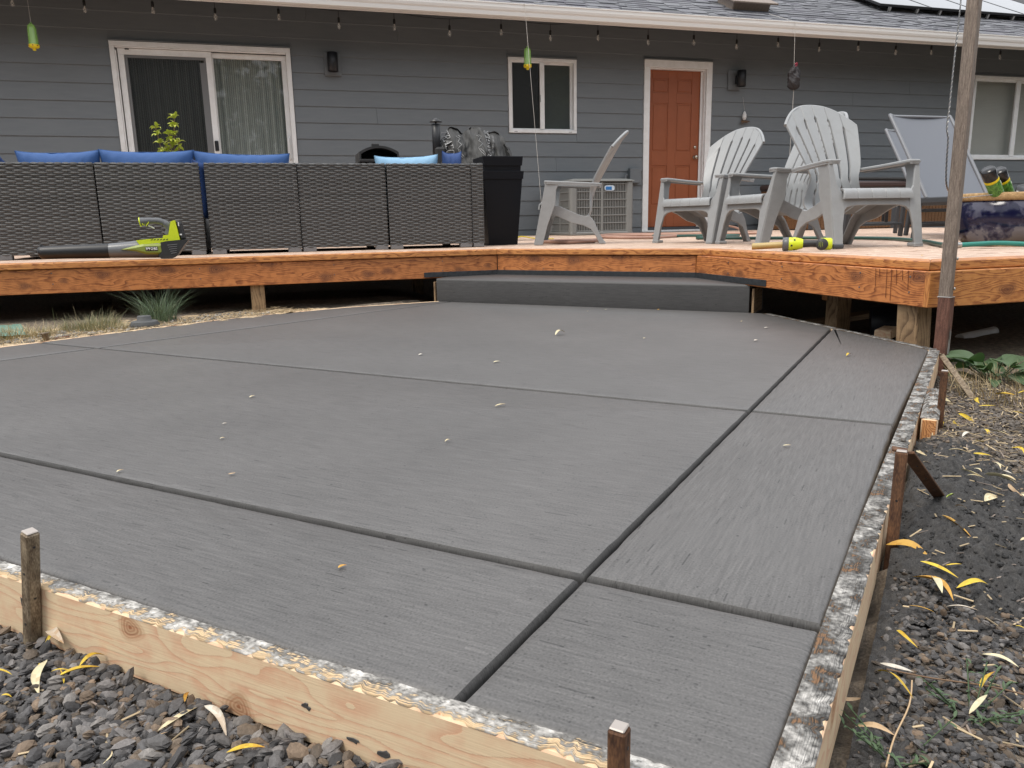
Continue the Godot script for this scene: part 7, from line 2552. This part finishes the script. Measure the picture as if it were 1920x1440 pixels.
func build_leaves() -> void:
	var r := RandomNumberGenerator.new()
	r.seed = 23
	var words_of := {"yellow": "yellow", "pale": "pale dry", "gold": "golden brown", "green": "pale green", "white": "whitish", "tan": "tan dry"}
	for q in [[0.874, 8.869, 0.03, 0.072, "gold"], [0.893, 8.887, -0.65, 0.077, "pale"], [0.823, 8.915, 0.58, 0.034, "gold"], [0.865, 8.940, 0.68, 0.039, "white"], [0.907, 8.849, 0.53, 0.054, "yellow"], [0.936, 8.868, 1.34, 0.026, "yellow"], [0.903, 8.920, 1.47, 0.054, "yellow"], [0.916, 8.770, 0.54, 0.067, "gold"], [1.048, 8.750, 0.52, 0.031, "gold"], [1.045, 8.753, -0.04, 0.065, "gold"], [1.107, 8.721, 0.24, 0.022, "tan"], [1.124, 8.687, 1.76, 0.023, "green"], [1.195, 8.704, 1.80, 0.044, "pale"], [1.338, 8.583, -0.07, 0.068, "pale"], [1.271, 8.595, 0.42, 0.032, "pale"], [0.771, 8.951, -0.26, 0.050, "yellow"], [0.680, 9.015, -0.14, 0.068, "yellow"], [0.602, 9.035, 1.61, 0.043, "tan"], [0.694, 9.004, 0.80, 0.039, "white"], [0.718, 9.115, 1.91, 0.046, "pale"], [0.765, 9.087, 1.96, 0.045, "yellow"], [0.932, 8.992, 0.76, 0.014, "yellow"], [0.583, 9.090, 0.60, 0.041, "tan"], [0.563, 9.075, -0.56, 0.030, "green"], [0.982, 8.712, 1.72, 0.023, "tan"], [0.832, 9.029, 0.43, 0.042, "pale"], [1.129, 8.831, 1.63, 0.025, "pale"], [1.346, 8.402, -0.52, 0.062, "pale"], [1.368, 8.457, 0.72, 0.041, "pale"], [1.421, 8.474, 1.29, 0.039, "yellow"], [1.493, 8.320, 0.72, 0.022, "pale"], [1.489, 8.382, 1.76, 0.050, "white"], [1.518, 8.390, -0.11, 0.029, "yellow"], [1.487, 8.432, 0.52, 0.042, "yellow"], [1.335, 8.553, -0.34, 0.030, "pale"], [1.336, 8.577, -0.01, 0.074, "pale"], [1.274, 8.575, 0.17, 0.051, "pale"], [1.432, 8.513, -0.42, 0.035, "pale"], [1.447, 8.536, -0.66, 0.047, "white"], [1.739, 8.220, -0.56, 0.049, "yellow"], [1.749, 8.224, -0.15, 0.081, "pale"], [1.660, 8.368, -0.35, 0.054, "yellow"], [1.478, 8.375, -0.26, 0.047, "tan"], [1.674, 8.142, -0.66, 0.061, "yellow"], [1.776, 8.095, -0.46, 0.054, "yellow"], [1.124, 8.687, 1.91, 0.031, "green"], [1.194, 8.704, 1.87, 0.054, "pale"], [1.378, 8.598, -0.40, 0.056, "tan"], [1.335, 8.661, -0.69, 0.046, "pale"], [1.030, 8.662, 1.83, 0.035, "yellow"], [1.897, 7.998, -0.10, 0.077, "yellow"], [2.083, 8.014, 0.21, 0.038, "yellow"], [2.044, 7.934, 0.95, 0.046, "yellow"], [2.155, 7.832, -0.78, 0.092, "yellow"], [2.206, 7.852, -0.28, 0.097, "yellow"], [2.057, 7.792, -0.60, 0.099, "pale"], [1.701, 8.115, -0.67, 0.071, "pale"]]:
		right_leaf(q[4], words_of[q[4]], q[0], q[1], q[2], q[3], r)
	for q in [[-0.346, 8.555, 0.47, 0.075, "white"], [-0.329, 8.640, 0.11, 0.075, "pale"], [-0.283, 8.678, 2.27, 0.036, "yellow"], [-0.306, 8.692, 1.78, 0.050, "yellow"], [-0.342, 8.598, 2.75, 0.030, "yellow"], [-0.362, 8.564, 2.97, 0.041, "yellow"], [-0.288, 8.616, 2.94, 0.023, "yellow"], [-0.166, 8.857, 2.59, 0.075, "pale"], [-0.094, 8.763, 0.53, 0.064, "pale"], [-0.143, 8.805, 2.99, 0.021, "gold"], [-0.091, 8.913, 1.38, 0.042, "yellow"], [-0.170, 8.869, 2.00, 0.017, "tan"], [-0.120, 8.820, 0.50, 0.057, "white"], [-0.360, 8.718, 1.37, 0.013, "yellow"], [0.038, 8.918, 1.08, 0.051, "pale"], [0.058, 8.936, 0.07, 0.025, "tan"]]:
		fallen("%s %s willow leaf lying on the gravel %s" % ["long" if q[3] > 0.045 else "short", words_of[q[4]], "at the lower left corner" if q[0] < -0.3 else "below the front form board"], "willow leaves on the gravel in front of the form", q[0], ground_y(q[0], q[1]) + 0.021, q[1], q[2], q[3], q[4], r, 0.17)
	for k in 16:
		var x := r.randf_range(-0.5, 0.25)
		var f := r.randf_range(0.02, 0.26)
		var z := 8.507 + (f + 0.698 * (x + 0.412)) / 0.716
		var kd: String = ["yellow", "gold", "pale", "yellow"][r.randi() % 4]
		fallen("thin curled %s willow leaf lying among the gravel %s" % [words_of[kd], "at the lower left corner" if x < -0.25 else "below the front form board"], "willow leaves on the gravel in front of the form", x, ground_y(x, z) + 0.017, z, r.randf() * TAU, r.randf_range(0.02, 0.045), kd, r, 0.09)
	var i := 0
	var kinds := ["pale", "pale", "white", "pale", "pale", "white", "pale", "pale", "gold", "pale", "yellow", "pale", "white", "white", "pale", "white", "gold", "pale", "tan", "pale"]
	for q in [[1.133, 6.642, 0.069], [1.432, 6.878, 0.017], [0.492, 6.902, 0.022], [0.710, 7.162, 0.028], [0.534, 7.795, 0.034], [-0.154, 7.720, 0.007], [-0.151, 7.865, 0.010], [-0.096, 7.426, 0.022], [0.054, 8.658, 0.014], [1.012, 8.368, 0.018], [1.886, 7.531, 0.037], [2.086, 6.589, 0.019], [2.054, 6.817, 0.021], [1.802, 7.108, 0.023], [1.597, 5.885, 0.014], [1.712, 5.859, 0.020], [1.968, 5.988, 0.025], [0.336, 8.079, 0.017], [-0.119, 8.150, 0.015], [-0.336, 8.055, 0.016]]:
		fallen("tiny %s leaf lying on the concrete slab" % words_of[kinds[i]], "small leaves on the concrete slab", q[0], SLAB + 0.0035, q[1], 1.85 + r.randfn() * 0.3, maxf(q[2], 0.012), kinds[i], r, 0.2 if q[2] > 0.03 else 0.4, true)
		i += 1
	# more leaves farther back on the right, and chips on the deck
	for k in 46:
		var x := r.randf_range(1.6, 3.2)
		var z := r.randf_range(7.5, 9.0)
		if dr(x, z) < 0.12: continue
		var kd: String = ["yellow", "yellow", "pale", "gold", "pale", "tan"][r.randi() % 6]
		right_leaf(kd, words_of[kd], x, z, r.randf() * TAU, r.randf_range(0.03, 0.07), r)
	for k in 34:
		var x := r.randf_range(1.5, 4.0)
		var z := r.randf_range(3.6, 7.2)
		if x < 2.45 and z > 4.6: x += 0.9
		var kd: String = ["pale", "tan", "gold", "tan"][r.randi() % 4]
		fallen("little %s leaf scrap lying on the deck boards" % words_of[kd], "leaf scraps on the deck boards", x, 0.003, z, r.randf() * TAU, r.randf_range(0.012, 0.035), kd, r, 0.35, true)

func blade(st: SurfaceTool, base: Vector3, lean: Vector3, l: float, w: float, droop: float, c: Color) -> void:
	var side := lean.cross(Vector3.UP)
	if side.length() < 0.01: side = Vector3.RIGHT
	side = side.normalized() * w * 0.5
	var prev: Array = []
	st.set_color(c)
	for i in 4:
		var t := i / 3.0
		var p := base + Vector3(0, l * t * (1.0 - droop * t * 0.5), 0) + lean * l * t * t
		var s := side * (1.0 - t * 0.92)
		var cur: Array[Vector3] = [p - s, p + s]
		if i > 0: quad(st, prev[0], prev[1], cur[1], cur[0], Vector3(lean.x, 0.4, lean.z + 0.2))
		prev = cur

func clump(called: String, label: String, c: Vector3, n: int, rad: float, l0: float, l1: float, spread: float, w: float, cols: Array, seed_: int, cat := "grass") -> void:
	var o := thing(called, label, cat, c)
	var r := RandomNumberGenerator.new()
	r.seed = seed_
	var st := mb()
	for k in n:
		var a := r.randf() * TAU
		var q := sqrt(r.randf()) * rad
		var x := cos(a) * q
		var z := sin(a) * q
		var lean := Vector3(cos(a + r.randfn() * 0.7), 0, sin(a + r.randfn() * 0.7)) * spread * r.randf_range(0.1, 1.2)
		var y := ground_y(c.x + x, c.z + z) - c.y
		var col: Color = cols[r.randi() % cols.size()]
		blade(st, Vector3(x, y, z), lean, r.randf_range(l0, l1), w * r.randf_range(0.6, 1.2), r.randf_range(0.1, 0.9), col * r.randf_range(0.7, 1.25))
	put("blades", st, M.grass, o)

func build_plants() -> void:
	var green := [Color(0.20, 0.26, 0.17), Color(0.07, 0.12, 0.06), Color(0.10, 0.16, 0.08), Color(0.14, 0.19, 0.12), Color(0.05, 0.085, 0.045)]
	var olive := [Color(0.20, 0.21, 0.11), Color(0.30, 0.26, 0.15), Color(0.15, 0.18, 0.09), Color(0.40, 0.33, 0.19)]
	var straw := [Color(0.46, 0.36, 0.20), Color(0.38, 0.27, 0.13), Color(0.52, 0.43, 0.27), Color(0.28, 0.2, 0.1)]
	clump("grass_clump", "clump of blue-green spiky grass under the deck rim left of the post", Vector3(-0.63, -0.33, 5.08), 460, 0.09, 0.08, 0.25, 0.95, 0.0028, green, 1)
	clump("grass_clump", "low olive grass tuft left of the spiky grass clump", Vector3(-0.93, -0.33, 5.26), 900, 0.15, 0.03, 0.11, 0.6, 0.0030, olive, 2)
	clump("grass_clump", "straw-coloured grass tuft nearest the left edge of the photo", Vector3(-1.22, -0.33, 5.45), 1100, 0.20, 0.02, 0.08, 0.7, 0.0030, olive + straw, 3)
	clump("grass_clump", "yellowing grass tuft between the olive tuft and the slab", Vector3(-0.80, -0.33, 5.40), 700, 0.15, 0.02, 0.06, 0.8, 0.0028, straw + olive, 4)
	clump("dry_grass", "dry straw-coloured grass beside the broad-leaved weed right of the pole", Vector3(2.42, -0.44, 7.86), 1500, 0.30, 0.02, 0.10, 1.0, 0.0026, straw, 5)
	clump("dry_grass", "dry golden grass at the right edge in front of the deck rim", Vector3(2.78, -0.44, 7.72), 420, 0.22, 0.04, 0.13, 0.8, 0.0030, straw + olive, 6)
	clump("grass_clump", "green grass tuft at the right edge by the deck rim", Vector3(2.80, -0.44, 7.86), 170, 0.09, 0.10, 0.26, 0.6, 0.0042, [Color(0.12, 0.20, 0.05), Color(0.18, 0.24, 0.08), Color(0.08, 0.14, 0.04)], 7)
	clump("dry_grass", "thin dry stalks standing in the dark under the deck rim right of the step", Vector3(2.60, -0.40, 6.55), 12, 0.06, 0.08, 0.20, 0.3, 0.0022, straw, 8)
	clump("dry_grass", "thin dry stalks rising before the dark under the deck at the left", Vector3(-1.02, -0.33, 5.02), 16, 0.18, 0.08, 0.15, 0.3, 0.0026, olive, 9)
	# broad-leaved weed
	var o := thing("broad_leaved_weed", "broad-leaved green weed growing at the foot of the pole", "weed", Vector3(2.47, -0.44, 7.62))
	var r := RandomNumberGenerator.new()
	r.seed = 31
	for k in 30:
		var st := mb()
		var a := k * 2.399 + r.randfn() * 0.2
		var up := r.randf_range(0.15, 1.1)
		var l := r.randf_range(0.075, 0.135)
		var base := Vector3(cos(a) * 0.02, 0.01, sin(a) * 0.02)
		var dir := Basis.from_euler(Vector3(-up, a, 0))
		var reach := r.randf_range(0.03, 0.11)
		var tip := base + dir * Vector3(0, 0, reach)
		tube(st, [base, (base + tip) * 0.5 + Vector3(0, 0.006, 0), tip], 0.0022, 5)
		leaf(st, l, l * r.randf_range(0.52, 0.7), l * 0.10, l * 0.10, Transform3D(Basis.from_euler(Vector3(-up * 0.5 + r.randf_range(0.0, 0.5), a, r.randfn() * 0.35)), tip), l * r.randf_range(-0.1, 0.1), 9)
		put("leaf", st, M.weed, o)
	# spindly weeds in the gravel at the lower right
	for q in [[Vector3(0.735, -0.42, 9.105), 11, "spindly green weed in the gravel at the lower right corner"], [Vector3(0.60, -0.42, 9.135), 7, "thin sprawling weed in the gravel beside the right form board"]]:
		var w := thing("spindly_weed", q[2], "weed", q[0])
		for k: int in int(q[1]):
			var st := mb()
			var a := r.randf() * TAU
			var line := path3([Vector3.ZERO, Vector3(cos(a) * 0.02, 0.03, sin(a) * 0.02), Vector3(cos(a) * 0.055, 0.045 + r.randf() * 0.03, sin(a) * 0.055)], 5)
			tube(st, line, 0.0009, 4)
			for j in 9:
				var p: Vector3 = line[mini(2 + j, line.size() - 1)]
				leaf(st, r.randf_range(0.007, 0.013), 0.0032, 0.0006, 0.001, Transform3D(Basis.from_euler(Vector3(r.randf_range(-0.8, 0.3), r.randf() * TAU, 0)), p), 0.0, 4)
			put("stem", st, M.weed, w)
	# twigs
	var tw := [[Vector3(-0.13, 0, 8.77), Vector3(-0.085, 0, 8.80), "pale broken twig on the gravel below the front form board", "leaf_tan"], [Vector3(0.055, 0, 9.06), Vector3(0.085, 0, 9.00), "reddish twig on the gravel by the front form board", "twig"], [Vector3(0.70, 0, 9.05), Vector3(0.56, 0, 9.16), "long thin dry stalk on the gravel right of the form", "leaf_tan"], [Vector3(0.83, 0, 9.12), Vector3(0.69, 0, 9.02), "thin grey stalk on the gravel at the lower right", "twig"]]
	for t in tw:
		var st := mb()
		var a: Vector3 = t[0]
		var b: Vector3 = t[1]
		a.y = ground_y(a.x, a.z) + 0.020
		b.y = ground_y(b.x, b.z) + 0.022
		tube(st, path3([a, a.lerp(b, 0.35) + Vector3(0.004, 0.004, 0.003), a.lerp(b, 0.7) + Vector3(-0.003, 0.002, 0.002), b], 4), 0.0010, 6)
		tag(put("twig", st, M[t[3]]), t[2], "twig")

# trees behind the photographer: the willow that shed the leaves, mirrored in the window panes
func build_trees() -> void:
	var first: Node3D
	for t in [[Vector3(-6.0, -0.45, 25.0), 8.5, 4.4, "tall willow tree standing behind the photographer on the left", 1], [Vector3(2.5, -0.45, 29.0), 10.0, 5.0, "broad green tree standing far behind the photographer", 2], [Vector3(-15.0, -0.45, 28.0), 9.5, 5.0, "dark green tree at the back of the yard on the left", 3], [Vector3(11.0, -0.45, 26.0), 8.5, 4.4, "dense green tree at the back of the yard on the right", 4], [Vector3(23.0, -0.45, 25.0), 6.0, 3.2, "small green tree at the far right of the back yard", 5]]:
		var o := thing("yard_tree", t[3], "tree", t[0], 0.0, "")
		var r := RandomNumberGenerator.new()
		r.seed = t[4]
		var st := mb()
		var h: float = t[1]
		tube(st, path3([Vector3.ZERO, Vector3(0.1, h * 0.3, 0.05), Vector3(-0.05, h * 0.7, 0.0)], 5), [0.32, 0.28, 0.26, 0.25, 0.24, 0.22, 0.20, 0.17, 0.14, 0.10, 0.06], 9)
		for k in 7:
			var a := k * 0.9
			tube(st, [Vector3(0.05, h * (0.3 + 0.05 * k), 0), Vector3(cos(a) * t[2] * 0.7, h * (0.5 + 0.05 * k), sin(a) * t[2] * 0.7)], [0.10, 0.03], 6)
		put("trunk", st, M.twig, o)
		st = mb()
		for k in 4600:
			var c := Vector3(r.randfn(), r.randfn() * 0.8, r.randfn()).normalized() * pow(r.randf(), 0.4)
			var p := Vector3(c.x * t[2], h * 0.56 + c.y * h * 0.50, c.z * t[2])
			p += Vector3(sin(p.y * 2.0 + p.x), sin(p.x * 1.7), cos(p.z * 1.9)) * 0.45
			var s := r.randf_range(0.18, 0.42)
			var b := Basis.from_euler(Vector3(r.randf() * 6.0, r.randf() * 6.0, r.randf() * 6.0))
			var g := r.randf_range(0.6, 1.3)
			st.set_color(Color(0.055 * g, 0.085 * g, 0.03 * g))
			quad(st, p + b * Vector3(-s, -s * 0.35, 0), p + b * Vector3(s * 0.2, -s * 0.45, 0), p + b * Vector3(s, s * 0.3, 0), p + b * Vector3(-s * 0.3, s * 0.4, 0), b.z)
		put("crown", st, M.foliage, o)
		first = o
	# unseen trees added round the yard to darken the wall under the eave
	var k := 0
	for p in [[-26.0, 22.0, 0.4, 1.15, "tree in the belt at the left back of the yard"], [-24.0, 12.0, 1.2, 1.25, "tree in the belt along the left side of the yard"], [-25.0, 3.0, 2.0, 1.1, "tree in the belt left of the house"], [18.0, 31.0, 3.1, 1.3, "tree in the belt behind the small right-hand tree"], [30.0, 20.0, 4.0, 1.5, "tree in the belt along the right side of the yard"], [32.0, 8.0, 5.0, 1.5, "tree in the belt right of the house"], [-10.0, 34.0, 0.9, 1.6, "tall tree farthest back on the left"]]:
		var c := again(first, Vector3(p[0], -0.45, p[1]), p[2], "unseen added light-blocking " + p[4])
		c.scale = Vector3.ONE * float(p[3]) * 1.4
		k += 1

# ---------------------------------------------------------------- scene
func _ready() -> void:
	var cam := Camera3D.new()
	cam.name = "camera"
	cam.position = Vector3(0.0, 0.175, 9.706)
	cam.rotation = Vector3(-0.208572, -0.296144, -0.019535)
	cam.fov = 53.283
	cam.near = 0.05
	cam.far = 400.0
	add_child(cam)
	cam.make_current()
	var env := Environment.new()
	env.background_mode = Environment.BG_SKY
	var sky := Sky.new()
	var sm := ProceduralSkyMaterial.new()
	sm.sky_top_color = Color(0.97, 0.98, 1.0)
	sm.sky_horizon_color = Color(0.76, 0.78, 0.80)
	sm.sky_curve = 0.25
	sm.ground_bottom_color = Color(0.30, 0.29, 0.28)
	sm.ground_horizon_color = Color(0.62, 0.63, 0.63)
	sky.sky_material = sm
	env.sky = sky
	env.tonemap_mode = Environment.TONE_MAPPER_LINEAR
	env.tonemap_exposure = 1.75
	env.sdfgi_enabled = true
	env.ssao_enabled = true
	env.ssil_enabled = true
	var we := WorldEnvironment.new()
	we.name = "environment"
	we.environment = env
	add_child(we)
	var sun := DirectionalLight3D.new()
	sun.name = "overcast_sun"
	sun.light_energy = 0.5
	sun.light_angular_distance = 24.0
	sun.light_color = Color(1.0, 0.975, 0.94)
	sun.shadow_enabled = true
	sun.rotation_degrees = Vector3(-60.0, -68.0, 0.0)
	add_child(sun)

	make_materials()
	M.wicker.vertex_color_use_as_albedo = true
	build_ground()
	build_slab()
	build_step()
	build_deck()
	build_house()
	build_forms()
	build_pole()
	build_tub()
	build_ac()
	build_sofa()
	build_oven()
	build_smoker()
	build_planters()
	build_loungers()
	build_chairs()
	build_pot()
	build_hoses()
	build_blower()
	build_saw()
	build_hangings()
	build_underdeck()
	build_trees()
	build_gravel()
	build_plants()
	build_leaves()
